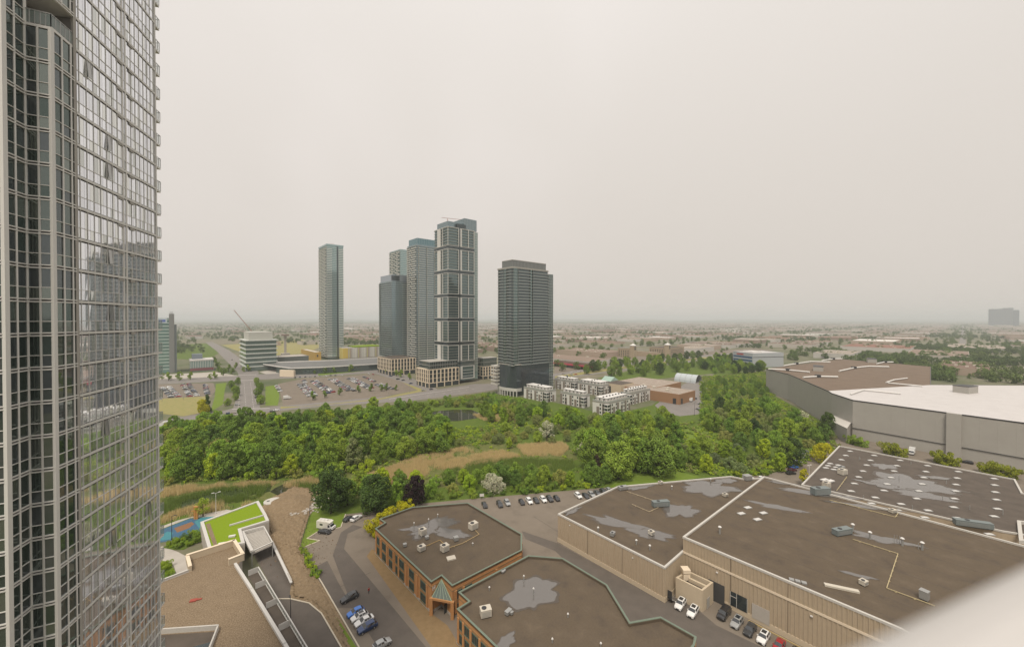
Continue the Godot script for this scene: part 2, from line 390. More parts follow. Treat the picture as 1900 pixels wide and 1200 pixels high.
	ground_sheet("verge", pv([56.8, -517.52, 118.87, -577.76, 203.8, -646.11, 371.6, -774.3, 415.2, -796.89, 371.69, -752.96, 194.61, -616.92, 54.73, -498.61]), 0.028, M.dry_grass)
	ground_sheet("verge", pv([108.08, -498.61, 186.21, -590.25, 352.29, -713.63, 551.12, -846.24, 394.48, -596.7, 289.8, -548.73, 209.03, -507.89, 149.17, -472.7]), 0.02, M.grass)
	ground_sheet("open_field", pv([-671.11, -752.96, -976.03, -1148.47, -953.77, -1253.8, -676.54, -917.25, -565.17, -723.07]), 0.01, M.grass)
	ground_sheet("open_field", pv([-850.09, -1148.47, -777.04, -1453.76, -550.98, -1148.47, -432.43, -808.68, -516.94, -785.43]), 0.01, M.dry_grass)
	ground_sheet("verge", pv([-413.75, -456.87, -362.99, -481.03, -379.74, -507.89, -365.54, -522.47, -422.47, -559.98, -474.96, -532.67]), 0.018, M.concrete)
	# boulevard and highway lane lines
	lane_line("lane_marking", [Vector3(-225.04, 0, -331.79), Vector3(-322.99, 0, -472.7)], 0.35, true)
	lane_line("lane_marking", [Vector3(-218.66, 0, -331.79), Vector3(-315.21, 0, -472.7)], 0.35, true)
	lane_line("lane_marking", [Vector3(-231.42, 0, -331.79), Vector3(-316.58, 0, -456.87)], 0.35, true)
	lane_line("lane_marking", [Vector3(-115.82, 0, -370.08), Vector3(-47.76, 0, -435.01)], 0.8, false)
	lane_line("lane_marking", [Vector3(-97.51, 0, -373.88), Vector3(-40.65, 0, -423.2)], 0.4, true)
	lane_line("lane_marking", [Vector3(-234.04, 0, -327.79), Vector3(-204.38, 0, -330.78)], 1.2, false)
	lane_line("lane_marking", [Vector3(-336.59, 0, -481.03), Vector3(-314.28, 0, -485.31)], 1.6, false)
	lane_line("lane_marking", [Vector3(-371.96, 0, -527.52), Vector3(-346.36, 0, -532.67)], 1.6, false)
	# cracks and sealed seams in the car park
	for s in [[Vector3(-42, 0, -115.8), Vector3(-48.12, 0, -109.69)], [Vector3(-27.58, 0, -96.02), Vector3(-32.91, 0, -91.61)], [Vector3(21.91, 0, -130.32), Vector3(8.21, 0, -148.97)], [Vector3(-58.28, 0, -143.44), Vector3(-51.71, 0, -150.21)]]:
		lane_line("tar_seam", s, 0.22, false, M.asphalt_dark, 0.024)

func kerb_line(p: Array):
	var b := MB.new()
	for i in p.size() - 1:
		b.bar(p[i] + Vector3(0, 0.06, 0), p[i + 1] + Vector3(0, 0.06, 0), 0.3, 0.15)
	struct("kerb", b, M.kerb)

func lane_line(called: String, p: Array, w: float, dashed: bool, mat: Material = null, y := 0.03):
	var b := MB.new()
	for i in p.size() - 1:
		var d: Vector3 = (p[i + 1] - p[i])
		var l := d.length()
		d /= l
		var s := d.cross(Vector3.UP) * w / 2
		var t := 0.0
		while t < l:
			var e := minf(l, t + (3.0 if dashed else l))
			var a: Vector3 = p[i] + d * t + Vector3(0, y, 0)
			var c: Vector3 = p[i] + d * e + Vector3(0, y, 0)
			b.quad(a - s, a + s, c + s, c - s)
			t += 9.0 if dashed else l
	struct(called, b, mat if mat else M.white_paint)


func rough_earth(poly: PackedVector2Array):
	# churned soil: a fine mesh with ruts and lumps, its edge lying flat on the ground
	var f := FastNoiseLite.new()
	f.seed = 12
	f.frequency = 0.16
	f.fractal_octaves = 4
	var g := FastNoiseLite.new()
	g.seed = 21
	g.frequency = 0.05
	var b := MB.new()
	b.sheet(poly, 0.012)
	var lo := poly[0]
	var hi := poly[0]
	for p in poly:
		lo = lo.min(p)
		hi = hi.max(p)
	var st := 0.5
	var rim_ := inset(poly, 0.9)
	var height := func(p: Vector2) -> float:
		if not inside(p, rim_): return 0.0
		# wheel ruts run along the strip
		var across := p.dot(GV) + 2.0 * g.get_noise_2d(p.x, p.y)
		var rut := absf(sin(across * 1.25)) * 0.16
		return 0.03 + maxf(0.0, rut + 0.4 * f.get_noise_2d(p.x * 3.0, p.y * 3.0) + 0.06)
	var x := lo.x
	while x < hi.x:
		var z := lo.y
		while z < hi.y:
			if inside(Vector2(x + st / 2, z + st / 2), rim_):
				var q := []
				for k in [Vector2(x, z), Vector2(x + st, z), Vector2(x + st, z + st), Vector2(x, z + st)]:
					q.append(v3(k, height.call(k)))
				b.quad(q[0], q[1], q[2], q[3])
			z += st
		x += st
	struct("bare_earth", b, M.dirt)

# ---------------------------------------------------------------- glass tower beside the viewer
const FLOOR := 2.9
const LEVEL := 76.6   # one floor band of the tower; the others lie FLOOR apart

func pane_quad(b: MB, a: Vector2, d: Vector2, nrm: Vector2, s0: float, s1: float, y0: float, y1: float):
	# one sheet of glass between s0 and s1 along d, each corner a few millimetres off plane as glazing sits
	var q := []
	for k in [[s0, y0], [s1, y0], [s1, y1], [s0, y1]]:
		var p: Vector2 = a + d * k[0] + nrm * rng.randf_range(-0.0012, 0.0012)
		q.append(v3(p, k[1]))
	b.quad(q[0], q[1], q[2], q[3])

func glass_tower():
	var t := thing("glass_tower", "tall residential tower with white framed glass curtain wall and zigzag bays", "tower", Vector3(-41, 0, -31))
	var off := Vector2(41, 31)
	var p0 := Vector2(-41.8, -30.66) + off
	var p1 := Vector2(-40.37, -31.35) + off
	var p2 := Vector2(-40.93, -33.2) + off
	var p3 := Vector2(-39.47, -33.9) + off
	var p4 := Vector2(-40.1, -36.2) + off
	var p5 := Vector2(-44.0, -48.7) + off
	var p6 := p5 + Vector2(-24, 7.4)
	var p7 := p0 + Vector2(-23, 8)
	var glass := []
	for g in [[0.16, 0.19, 0.18, 0.8], [0.1, 0.13, 0.12, 0.75], [0.21, 0.24, 0.22, 0.8], [0.13, 0.15, 0.155, 0.7], [0.27, 0.27, 0.25, 0.85]]:
		glass.append(plain(lin(g[0], g[1], g[2]), 0.02, g[3]))
	# structure behind the glass
	var core := MB.new()
	var outline := PackedVector2Array([p0, p1, p2, p3, p4, p5, p6, p7])
	var low := inset(outline, 0.22)
	core.prism(low, 0.0, 99.6)
	var recess := PackedVector2Array([low[0], low[1], low[2], low[2] + Vector2(-1.5, -0.9), low[4] + Vector2(-1.9, 0.3), low[4], low[5], low[6], low[7]])
	core.prism(recess, 99.6, 103.1)
	core.prism(low, 103.1, 150.0)
	obj("core", core, M.interior, t)
	var ds: float = (p5 - p4).length()
	var segs := [[p0, p1, [0.0, 0.5, 1.0]], [p1, p2, [0.0, 0.48, 1.0]], [p2, p3, [0.0, 0.5, 1.0]], [p3, p4, [0.0, 0.42, 0.82, 1.0]]]
	var n0 := -17
	var n1 := 25
	var frame_w: Material = M.frame
	var shapes := {}
	# bays: every pane a part of its own
	for si in 4:
		var a: Vector2 = segs[si][0]
		var d: Vector2 = segs[si][1] - a
		var l := d.length()
		d /= l
		var nrm := Vector2(-d.y, d.x)
		if nrm.dot(Vector2(1, 0.2)) < 0: nrm = -nrm
		for k in range(-12, 11):
			var y := LEVEL + FLOOR * k
			if si >= 2 and y > 99.0 and y < 102.0:
				continue
			var fr: Array = segs[si][2]
			for j in fr.size() - 1:
				for row in [[0.18, 1.1], [1.16, 2.74]]:
					var b := MB.new()
					pane_quad(b, a, d, nrm, fr[j] * l + 0.04, fr[j + 1] * l - 0.04, y + row[0], y + row[1])
					obj("pane", b, glass[rng.randi() % 4], t)
			var bars := MB.new()
			for yy in [y - 0.1, y + 0.14]:
				bars.bar(v3(a + nrm * 0.05, yy), v3(a + d * l + nrm * 0.05, yy), 0.12, 0.1)
			obj("floor_band", bars, frame_w, t)
			var tr := MB.new()
			tr.bar(v3(a + nrm * 0.04, y + 1.13), v3(a + d * l + nrm * 0.04, y + 1.13), 0.08, 0.06)
			obj("transom", tr, frame_w, t)
		var fr2: Array = segs[si][2]
		for j in range(1, fr2.size() - 1):
			for span in ([[40.0, 99.8], [102.7, 140.0]] if si >= 2 else [[40.0, 140.0]]):
				var mu := MB.new()
				mu.bar(v3(a + d * l * fr2[j] + nrm * 0.05, span[0]), v3(a + d * l * fr2[j] + nrm * 0.05, span[1]), 0.09, 0.12)
				obj("mullion", mu, frame_w, t)
	# corner pillars of the bays
	for c in [[p1, 0.3], [p2, 0.2], [p3, 0.26], [p4, 0.24], [p5, 0.16]]:
		var pil := MB.new()
		var q: Vector2 = c[0]
		pil.box(Vector3(q.x - c[1] / 2, 30, q.y - c[1] / 2), Vector3(q.x + c[1] / 2, 99.9 if c[0] == p3 else 145.0, q.y + c[1] / 2))
		obj("pillar", pil, M.panel_grey if c[0] == p4 else frame_w, t)
	# balcony cut into the bay
	var slab := MB.new()
	slab.prism(PackedVector2Array([p2, p3 + Vector2(0.1, 0), p4, recess[4], recess[3]]), 99.75, 99.98)
	var bal := obj("balcony", slab, frame_w, t)
	var soff := MB.new()
	soff.prism(PackedVector2Array([p2, p3 + Vector2(0.05, 0), p4, recess[4], recess[3]]), 102.5, 102.8)
	obj("soffit", soff, frame_w, t)
	var rail := MB.new()
	for r in [[p2, p3], [p3, p4]]:
		rail.bar(v3(r[0], 101.1), v3(r[1], 101.1), 0.07, 0.06)
		for j in 6:
			var q2: Vector2 = r[0].lerp(r[1], j / 5.0)
			rail.bar(v3(q2, 99.95), v3(q2, 101.08), 0.05, 0.05)
	obj("railing", rail, M.metal, bal)
	var rg := MB.new()
	for r in [[p2, p3], [p3, p4]]:
		rg.quad(v3(r[0], 100.05), v3(r[1], 100.05), v3(r[1], 101.05), v3(r[0], 101.05))
	obj("glass_guard", rg, M.clear_glass, bal)
	# long flat facade
	var a5 := p4
	var d5 := (p5 - p4).normalized()
	var n5 := Vector2(-d5.y, d5.x)
	if n5.x < 0: n5 = -n5
	var cols := []
	var f := 0.05
	var stops := [0.012, 0.045, 0.115, 0.185, 0.255, 0.325, 0.392, 0.455, 0.52, 0.56, 0.632, 0.692, 0.752, 0.812, 0.868, 0.922, 0.975, 0.995]
	var panes := MB.new()
	var open_at := {Vector2i(5, 5): 1, Vector2i(5, 4): 1, Vector2i(5, 1): 1, Vector2i(5, -1): 2, Vector2i(4, -5): 1, Vector2i(13, -9): 1, Vector2i(5, -9): 1, Vector2i(2, 7): 1}
	for k in range(n0, n1):
		var y := LEVEL + FLOOR * k
		for j in stops.size() - 1:
			var s0: float = stops[j] * ds + 0.035
			var s1: float = stops[j + 1] * ds - 0.035
			# each bay of glazing is split once more by a slim vertical joint
			var mid := lerpf(s0, s1, 0.62 if j % 2 else 0.4)
			for row in [[0.2, 1.1], [1.16, 2.68]]:
				var isopen: bool = open_at.has(Vector2i(j, k)) and row[0] > 1.0
				for h in [[s0, mid - 0.012], [mid + 0.012, s1]]:
					var tone := rng.randf_range(0.84, 1.04)
					var tint := Color(0.91 * tone, 0.93 * tone, 0.98 * tone)
					if rng.randf() < 0.2: tint = Color(0.78, 0.79, 0.77)
					if rng.randf() < 0.1: tint = Color(0.6, 0.62, 0.6)
					pane_quad(panes, a5, d5, n5, h[0], h[1], y + row[0], y + row[1])
					panes.tint(tint)
				if isopen:
					var ob := MB.new()
					var lean := 0.2
					s1 = s0 + 0.5
					var a1 := v3(a5 + d5 * s0 + n5 * 0.08, y + row[1])
					var b1 := v3(a5 + d5 * s1 + n5 * 0.08, y + row[1])
					var a2 := v3(a5 + d5 * s0 + n5 * lean, y + row[0] + 0.03)
					var b2 := v3(a5 + d5 * s1 + n5 * lean, y + row[0] + 0.03)
					for e in [[a1, b1], [a2, b2], [a1, a2], [b1, b2]]:
						ob.bar(e[0], e[1], 0.05, 0.05)
					ob.quad(a1, b1, b2, a2)
					obj("open_window", ob, plain(lin(0.4, 0.4, 0.39), 0.05, 0.6), t)
		var band := MB.new()
		band.bar(v3(a5 + n5 * 0.02, y + 0.02), v3(p5 + n5 * 0.02, y + 0.02), 0.1, 0.22)
		obj("floor_band", band, frame_w, t)
		var tr := MB.new()
		tr.bar(v3(a5 + n5 * 0.02, y + 1.13), v3(p5 + n5 * 0.02, y + 1.13), 0.05, 0.05)
		obj("transom", tr, frame_w, t)
		# small louvre vents under the bands
		var ve := MB.new()
		for s in [0.455, 0.6]:
			ve = MB.new()
			ve.bar(v3(a5 + d5 * ds * s + n5 * 0.07, y - 0.26), v3(a5 + d5 * ds * (s + 0.06) + n5 * 0.07, y - 0.26), 0.06, 0.22)
			obj("vent", ve, M.panel_grey, t)
		# corner balcony on the far side
		var e0 := p5 - n5 * 0.05
		var poly := PackedVector2Array([e0, e0 + d5 * 1.25, e0 + d5 * 1.25 - n5 * 4.5, e0 - n5 * 4.5])
		var sl := MB.new()
		sl.prism(poly, y - 0.12, y + 0.1)
		var bo := obj("balcony", sl, frame_w, t)
		var rl := MB.new()
		var c1 := e0 + d5 * 1.22
		rl.bar(v3(e0, y + 1.2), v3(c1, y + 1.2), 0.06, 0.05)
		rl.bar(v3(c1, y + 1.2), v3(c1 - n5 * 4.4, y + 1.2), 0.06, 0.05)
		for q3 in [e0 + d5 * 0.4, e0 + d5 * 0.8, c1, c1 - n5 * 1.5, c1 - n5 * 3]:
			rl.bar(v3(q3, y + 0.1), v3(q3, y + 1.2), 0.04, 0.04)
		obj("railing", rl, M.metal, bo)
		var gg := MB.new()
		gg.quad(v3(e0, y + 0.12), v3(c1, y + 0.12), v3(c1, y + 1.17), v3(e0, y + 1.17))
		gg.quad(v3(c1, y + 0.12), v3(c1 - n5 * 4.4, y + 0.12), v3(c1 - n5 * 4.4, y + 1.17), v3(c1, y + 1.17))
		obj("glass_guard", gg, M.clear_glass, bo)
	var gm := plain(Color.WHITE, 0.03, 0.84)
	gm.vertex_color_use_as_albedo = true
	obj("curtain_glazing", panes, gm, t).set_meta("kind", "stuff")
	for j in stops.size():
		var w := 0.2 if j == 9 or j == 8 else 0.038
		var mu := MB.new()
		mu.bar(v3(a5 + d5 * ds * stops[j] + n5 * 0.05, 30), v3(a5 + d5 * ds * stops[j] + n5 * 0.05, 148), w, 0.11) if false else mu.box(Vector3(-w / 2, 30, -0.06), Vector3(w / 2, 148, 0.02))
		var q4: Vector2 = a5 + d5 * ds * stops[j] + n5 * 0.03
		obj("mullion", mu, frame_w, t, v3(q4, 0), atan2(n5.x, n5.y))
	# the other sides, plain banded glass
	var back := MB.new()
	for k in range(0, 50):
		var y := 0.7 + FLOOR * k
		for e in [[p5, p6], [p6, p7], [p7, p0]]:
			var w2: Vector2 = (e[1] - e[0]).normalized()
			back.bar(v3(e[0] + w2 * 0.3, y), v3(e[1] - w2 * 0.3, y), 0.3, 0.9)
	obj("rear_spandrels", back, M.panel_grey, t)

# ---------------------------------------------------------------- the tower the viewer stands in
func viewing_tower():
	var t := thing("viewing_tower", "white balcony parapet of the tower that the picture is taken from", "tower", Vector3(0, 0, 3))
	var body := MB.new()
	body.box(Vector3(-19, 0, 1.0), Vector3(24, 79.5, 24))
	obj("core", body, M.concrete, t)
	var gl := MB.new()
	var bands := MB.new()
	for k in 27:
		var y := 1.2 + 2.9 * k
		gl.box(Vector3(-18.9, y + 0.5, 0.86), Vector3(23.9, y + 2.4, 0.99))
		bands.box(Vector3(-19.1, y - 0.35, 0.7), Vector3(24.1, y + 0.42, 0.98))
	obj("glazing", gl, M.dark_glass, t)
	obj("spandrels", bands, M.panel_grey, t)
	# rounded parapet just in front of the lens
	var d := Vector2(0.934, -0.357)
	var nn := Vector2(0.357, 0.934)
	var a := Vector2(0.117, -0.134) - Vector2(0, 3)
	var prof := []
	for i in 9:
		var an := PI * 0.5 * i / 8.0
		prof.append(Vector2(0.05 - 0.05 * sin(an), 74.870 + 0.05 * cos(an)))
	for i in 9:
		var an2 := PI * 0.5 * i / 8.0
		prof.push_front(Vector2(0.19 + 0.05 * sin(an2), 74.870 + 0.05 * cos(an2)))
	prof.append(Vector2(0.0, 73.7))
	prof.push_front(Vector2(0.24, 73.7))
	var b := MB.new()
	for i in prof.size() - 1:
		var q := []
		for s in [-1.6, 2.4]:
			for j in 2:
				q.append(v3(a + d * s + nn * prof[i + j].x, prof[i + j].y))
		b.quad(q[0], q[1], q[3], q[2])
	obj("balcony_parapet", b, M.ledge, t)
	var fl := MB.new()
	fl.prism(PackedVector2Array([a + d * -1.6 + nn * 0.02, a + d * 2.4 + nn * 0.02, Vector2(2.4, 0.9), Vector2(-1.6, 0.9)]), 73.5, 73.7)
	obj("balcony_floor", fl, M.concrete, t)

# ---------------------------------------------------------------- low podium with gravel roof, green roof and ramp
func podium():
	var h := 6.0
	var t := thing("podium", "low podium with a tan gravel roof and pale parapets beside the ramp", "building", Vector3(-81.26, 0, -107.08))
	var o := Vector2(t.position.x, t.position.z)
	var roof := pv([-100.95, -97.54, -92.12, -102.58, -88.24, -107, -92.95, -111.81, -84.85, -119.32, -77.75, -112.57, -77.03, -109.11, -66.18, -99.1, -47.92, -82.18, -34.62, -69.47, -40.29, -54.78, -73.13, -70.46])
	var rp := shifted(roof, -o)
	var b := MB.new()
	b.walls(rp, 0, h)
	obj("wall", b, M.concrete, t)
	b = MB.new()
	b.sheet(rp, h)
	obj("gravel_roof", b, M.gravel, t)
	# parapets
	for s in [[Vector3(-100.95, 6, -97.54), Vector3(-92.12, 6, -102.58), 0.5, 0.9], [Vector3(-92.12, 6, -102.58), Vector3(-88.24, 6, -107), 0.35, 0.6], [Vector3(-88.24, 6, -107), Vector3(-92.95, 6, -111.81), 0.7, 1.5], [Vector3(-92.95, 6, -111.81), Vector3(-84.85, 6, -119.32), 0.7, 1.7], [Vector3(-84.85, 6, -119.32), Vector3(-77.42, 6, -112.32), 0.7, 1.7], [Vector3(-77.42, 6, -112.32), Vector3(-79.51, 6, -109.84), 0.7, 1.7], [Vector3(-77.5, 6, -109.35), Vector3(-66.18, 6, -99.1), 0.55, 0.7], [Vector3(-66.18, 6, -99.1), Vector3(-47.92, 6, -82.18), 0.55, 0.7], [Vector3(-47.92, 6, -82.18), Vector3(-34.62, 6, -69.47), 0.55, 0.7]]:
		b = MB.new()
		var a3: Vector3 = s[0] - t.position
		var b3: Vector3 = s[1] - t.position
		var dd := (b3 - a3).normalized() * 0.2
		b.bar(a3 - dd + Vector3(0, s[3] / 2 - 0.1, 0), b3 + dd + Vector3(0, s[3] / 2 - 0.1, 0), s[2], s[3] + 0.2)
		var pp := obj("parapet", b, M.beige_light if s[3] > 1.0 else M.white_paint, t)
		b = MB.new()
		b.bar(a3 - dd + Vector3(0, s[3] + 0.05, 0), b3 + dd + Vector3(0, s[3] + 0.05, 0), s[2] + 0.12, 0.1)
		obj("coping", b, M.cream if s[3] > 1.0 else M.white_paint, pp)
	# terraces with pickets along the outer edge
	var e0: Vector3 = Vector3(-72.73, 6, -106.54) - t.position
	var e1: Vector3 = Vector3(-35, 6, -69.87) - t.position
	var u := (e1 - e0).normalized()
	var w := Vector3(u.z, 0, -u.x)
	if w.x < 0: w = -w
	e0 += w * 0.6
	e1 += w * 0.6
	var l := (e1 - e0).length()
	b = MB.new()
	b.quad(e0 + Vector3(0, -1.3, 0), e1 + Vector3(0, -1.3, 0), e1 + w * 2.4 + Vector3(0, -1.3, 0), e0 + w * 2.4 + Vector3(0, -1.3, 0))
	b.quad(e0 + w * 2.4 + Vector3(0, -1.3, 0), e1 + w * 2.4 + Vector3(0, -1.3, 0), e1 + w * 2.4 + Vector3(0, -6.0, 0), e0 + w * 2.4 + Vector3(0, -6.0, 0))
	var terrace := obj("terrace", b, M.roof_grey, t)
	b = MB.new()
	b.bar(e0 + w * 2.4 + Vector3(0, 0.2, 0), e1 + w * 2.4 + Vector3(0, 0.2, 0), 0.22, 0.14)
	b.bar(e0 + w * 2.4 + Vector3(0, -1.15, 0), e1 + w * 2.4 + Vector3(0, -1.15, 0), 0.22, 0.2)
	obj("top_rail", b, M.white_paint, terrace)
	for i in int(l / 1.1):
		b = MB.new()
		b.bar(e0 + u * (1.1 * i) + w * 2.4 + Vector3(0, -1.2, 0), e0 + u * (1.1 * i) + w * 2.4 + Vector3(0, 0.15, 0), 0.08, 0.08)
		obj("picket", b, M.white_paint, terrace)
	b = MB.new()
	b.quad(e0 + w * 2.35 + Vector3(0, -1.1, 0), e1 + w * 2.35 + Vector3(0, -1.1, 0), e1 + w * 2.35 + Vector3(0, 0.1, 0), e0 + w * 2.35 + Vector3(0, 0.1, 0))
	obj("glass_guard", b, M.clear_glass, terrace)
	for s in [0.0, 7.5, 17.5, 27.5]:
		b = MB.new()
		b.bar(e0 + u * s + Vector3(0, -0.5, 0), e0 + u * s + w * 2.4 + Vector3(0, -0.5, 0), 0.1, 1.5)
		obj("divider", b, M.white_paint, terrace)
		b = MB.new()
		b.quad(e0 + u * (s + 0.2) + w * 0.1 + Vector3(0, -1.28, 0), e0 + u * (s + 2.2) + w * 0.1 + Vector3(0, -1.28, 0), e0 + u * (s + 2.2) + w * 2.2 + Vector3(0, -1.28, 0), e0 + u * (s + 0.2) + w * 2.2 + Vector3(0, -1.28, 0))
		obj("paving", b, M.roof_grey, terrace)
	# court at the lower edge, its sunken part only painted dark
	b = MB.new()
	b.bar(Vector3(-78.03, 6, -85.59) - t.position + Vector3(0, 0.5, 0), Vector3(-65.45, 6, -86.79) - t.position + Vector3(0, 0.5, 0), 0.3, 1.2)
	b.bar(Vector3(-65.45, 6, -86.79) - t.position + Vector3(0, 0.5, 0), Vector3(-62.5, 6, -80.18) - t.position + Vector3(0, 0.5, 0), 0.3, 1.2)
	obj("court_parapet", b, M.off_white, t)
	b = MB.new()
	b.sheet(shifted(pv([-77.71, -85.23, -65.3, -86.27, -62.57, -80.13, -71.94, -78.85]), -o), h + 0.01)
	obj("court_floor", b, M.roof_grey, t)
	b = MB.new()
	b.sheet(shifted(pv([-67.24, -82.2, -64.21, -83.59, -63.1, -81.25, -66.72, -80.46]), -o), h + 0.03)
	obj("court_shade_patch", b, M.window, t)  # flat dark sheet on the roof, painting the shade of a recess
	# red drain cover left on the gravel
	b = MB.new()
	b.box(Vector3(-0.9, 0, -0.5), Vector3(0.5, 0.25, 0.5))
	b.box(Vector3(0.5, 0.05, -0.25), Vector3(1.5, 0.2, 0.25))
	tag(obj("red_pallet", b, plain(lin(0.3, 0.06, 0.04), 0.8), null, Vector3(-78.03, 6.01, -95.83), 0.35), "small red pallet lying on the tan gravel roof", "pallet")
	green_roof()
	ramp()
	playground()

func shifted(p: PackedVector2Array, d: Vector2) -> PackedVector2Array:
	var o := PackedVector2Array()
	for q in p:
		o.push_back(q + d)
	return o

func green_roof():
	var h := 5.0
	var t := thing("green_roof_pavilion", "pavilion with a vivid green grass roof and white edges", "building", Vector3(-100.61, 0, -140.47))
	var o := Vector2(t.position.x, t.position.z)
	var p := shifted(pv([-107.05, -134.24, -97.36, -150.18, -88.22, -140.19, -84.05, -135.31, -89.91, -129.76, -83.14, -121.63, -85.54, -120.76, -90.89, -117.12]), -o)
	var q := inset(p, 0.9)
	var b := MB.new()
	b.walls(p, 0, h)
	obj("wall", b, M.concrete, t)
	b = MB.new()
	b.rim(p, q, h, h + 0.55)
	obj("roof_edge", b, M.white_paint, t)
	b = MB.new()
	b.sheet(q, h + 0.2)
	obj("grass_roof", b, M.bright_grass, t)
	b = MB.new()
	b.bar(Vector3(-87.91, 5.4, -139.39) - t.position, Vector3(-95.5, 5.4, -132.07) - t.position, 0.5, 0.5)
	obj("divider", b, M.white_paint, t)
	b = MB.new()
	var strip := shifted(pv([-104.47, -133.31, -103.55, -134.02, -89.67, -119.39, -90.4, -118.82]), -o)
	b.sheet(strip, h + 0.24)
	obj("gravel_strip", b, M.gravel, t)
	for s in [Vector3(-89.96, 5.3, -121.11), Vector3(-89.8, 5.3, -125.34)]:
		b = MB.new()
		b.box(Vector3(-0.9, 0, -0.4), Vector3(0.9, 0.5, 0.4))
		obj("roof_vent", b, M.white, t, s - t.position, 0.4)

func ramp():
	var t := thing("ramp_cover", "slatted grey louvre roof over the garage ramp with white frame", "ramp cover", Vector3(-86.85, 0, -133.54))
	var c := [Vector3(-89.38, 4.6, -129.5), Vector3(-84.38, 4.6, -132.89), Vector3(-75.74, 4.6, -123.52), Vector3(-78.96, 4.6, -118.61)]
	for i in 4:
		c[i] -= t.position
	for i in 15:
		var f := (i + 0.5) / 15.0
		var b := MB.new()
		b.bar(c[0].lerp(c[3], f), c[1].lerp(c[2], f), 0.27, 0.12)
		obj("slat", b, M.off_white, t)
	var fr := MB.new()
	fr.bar(c[0], c[1], 0.5, 0.6)
	fr.bar(c[0], c[3], 0.8, 0.7)
	fr.bar(c[1], c[2], 0.3, 0.3)
	fr.bar(c[3], c[2], 0.3, 0.3)
	obj("frame", fr, M.white_paint, t)
	var b2 := MB.new()
	var v0: Vector3 = c[0] + Vector3(0, -1.0, 0)
	b2.quad(v0, c[1] + Vector3(0, -1, 0), c[2] + Vector3(0, -1, 0), c[3] + Vector3(0, -1, 0))
	obj("soffit", b2, M.concrete, t)
	for i in 4:
		var pb := MB.new()
		pb.tube(Vector3(c[i].x, 0, c[i].z), c[i], 0.15, 0.15, 8)
		obj("post", pb, M.metal, t)
	var w := thing("ramp_wall", "long white retaining wall along the garage ramp", "wall", Vector3(-71.25, 0, -120.18))
	var b3 := MB.new()
	b3.bar(Vector3(-78.59, 1.6, -128.16) - w.position, Vector3(-62.09, 1, -109.79) - w.position, 0.6, 0.25)
	obj("coping", b3, M.white_paint, w)
	b3 = MB.new()
	b3.bar(Vector3(-79.55, 0.7, -129.73) - w.position, Vector3(-62.6, 0.4, -110.68) - w.position, 0.45, 1.6)
	obj("wall", b3, M.concrete, w)
	ground_sheet("garage_ramp", pv([-84.49, -126.66, -79.74, -130.32, -62.68, -110.81, -59.99, -104.99, -62.88, -104.99]), 0.02, M.asphalt_dark)

func playground():
	ground_sheet("playground_surface", pv([-119.1, -130.95, -125.69, -138.67, -123.88, -142.31, -121.34, -147.35, -114.65, -148.15, -108.79, -142.31, -109.84, -138.67, -112.79, -134.2]), 0.03, M.blue_rubber)
	ground_sheet("playground_surface", pv([-117.8, -144.98, -117.92, -148.15, -113.64, -148.97, -108.14, -141.2, -110.69, -139.02]), 0.036, M.teal_rubber)
	ground_sheet("playground_surface", pv([-122.03, -134.2, -121.94, -138.31, -119.43, -137.61, -116.28, -133.54, -120.26, -132.23]), 0.036, M.teal_rubber)
	ground_sheet("playground_surface", pv([-121.51, -140.47, -118.8, -144.98, -116.56, -143.44, -116.09, -140.47, -117.92, -137.61]), 0.042, M.orange_rubber)
	ground_sheet("path", pv([-127.7, -140.47, -124.79, -146.15, -119.96, -150.21, -112.73, -154.49, -107.56, -153.18, -112.82, -148.97, -121.67, -147.75, -124.21, -142.69, -126.01, -139.02]), 0.024, M.concrete)
	ground_sheet("path", pv([-106.31, -116.81, -115.22, -126.66, -115.9, -129.39, -107.73, -126.07, -101.1, -122.64, -95.5, -115.8, -96.35, -112.66, -102.92, -118.86, -107.23, -121.53]), 0.024, M.concrete)
	ground_sheet("planting", pv([-115.08, -128.46, -114.08, -133.54, -110.41, -138.67, -105.24, -133.54, -106.99, -127.26, -110.49, -127.26]), 0.03, M.grass)
	ground_sheet("planting", pv([-101.51, -111.5, -108.91, -121.53, -106.42, -120.99, -100.24, -116.3, -98.21, -112.66]), 0.03, M.lawn)
	for s in [Vector3(-119.19, 0, -146.95), Vector3(-118.38, 0, -146.95)]:
		var t := thing("play_post", "tall orange wooden play post on the blue playground", "post", s, 0.3, "orange play posts")
		var b := MB.new()
		b.box(Vector3(-0.3, 0, -0.3), Vector3(0.3, 4.6, 0.3))
		b.box(Vector3(-0.36, 4.6, -0.36), Vector3(0.36, 4.8, 0.36))
		obj("post", b, plain(lin(0.45, 0.22, 0.06), 0.8), t)
		b = MB.new()
		b.box(Vector3(-1.2, 3.0, -0.1), Vector3(1.2, 3.25, 0.1))
		obj("cross_bar", b, plain(lin(0.45, 0.22, 0.06), 0.8), t)
	# lamp posts
	lamp_post(Vector3(-114.38, 0, -151.04), 8.0, 0.6, "white double headed lamp post beside the green roof", true)
	lamp_post(Vector3(-53.37, 0, -94.01), 7.5, 2.2, "slim dark lamp post standing in the access road", false)
	lamp_post(Vector3(-116, 0, -133.21), 8.0, 0.2, "slim dark lamp post at the playground edge", false)

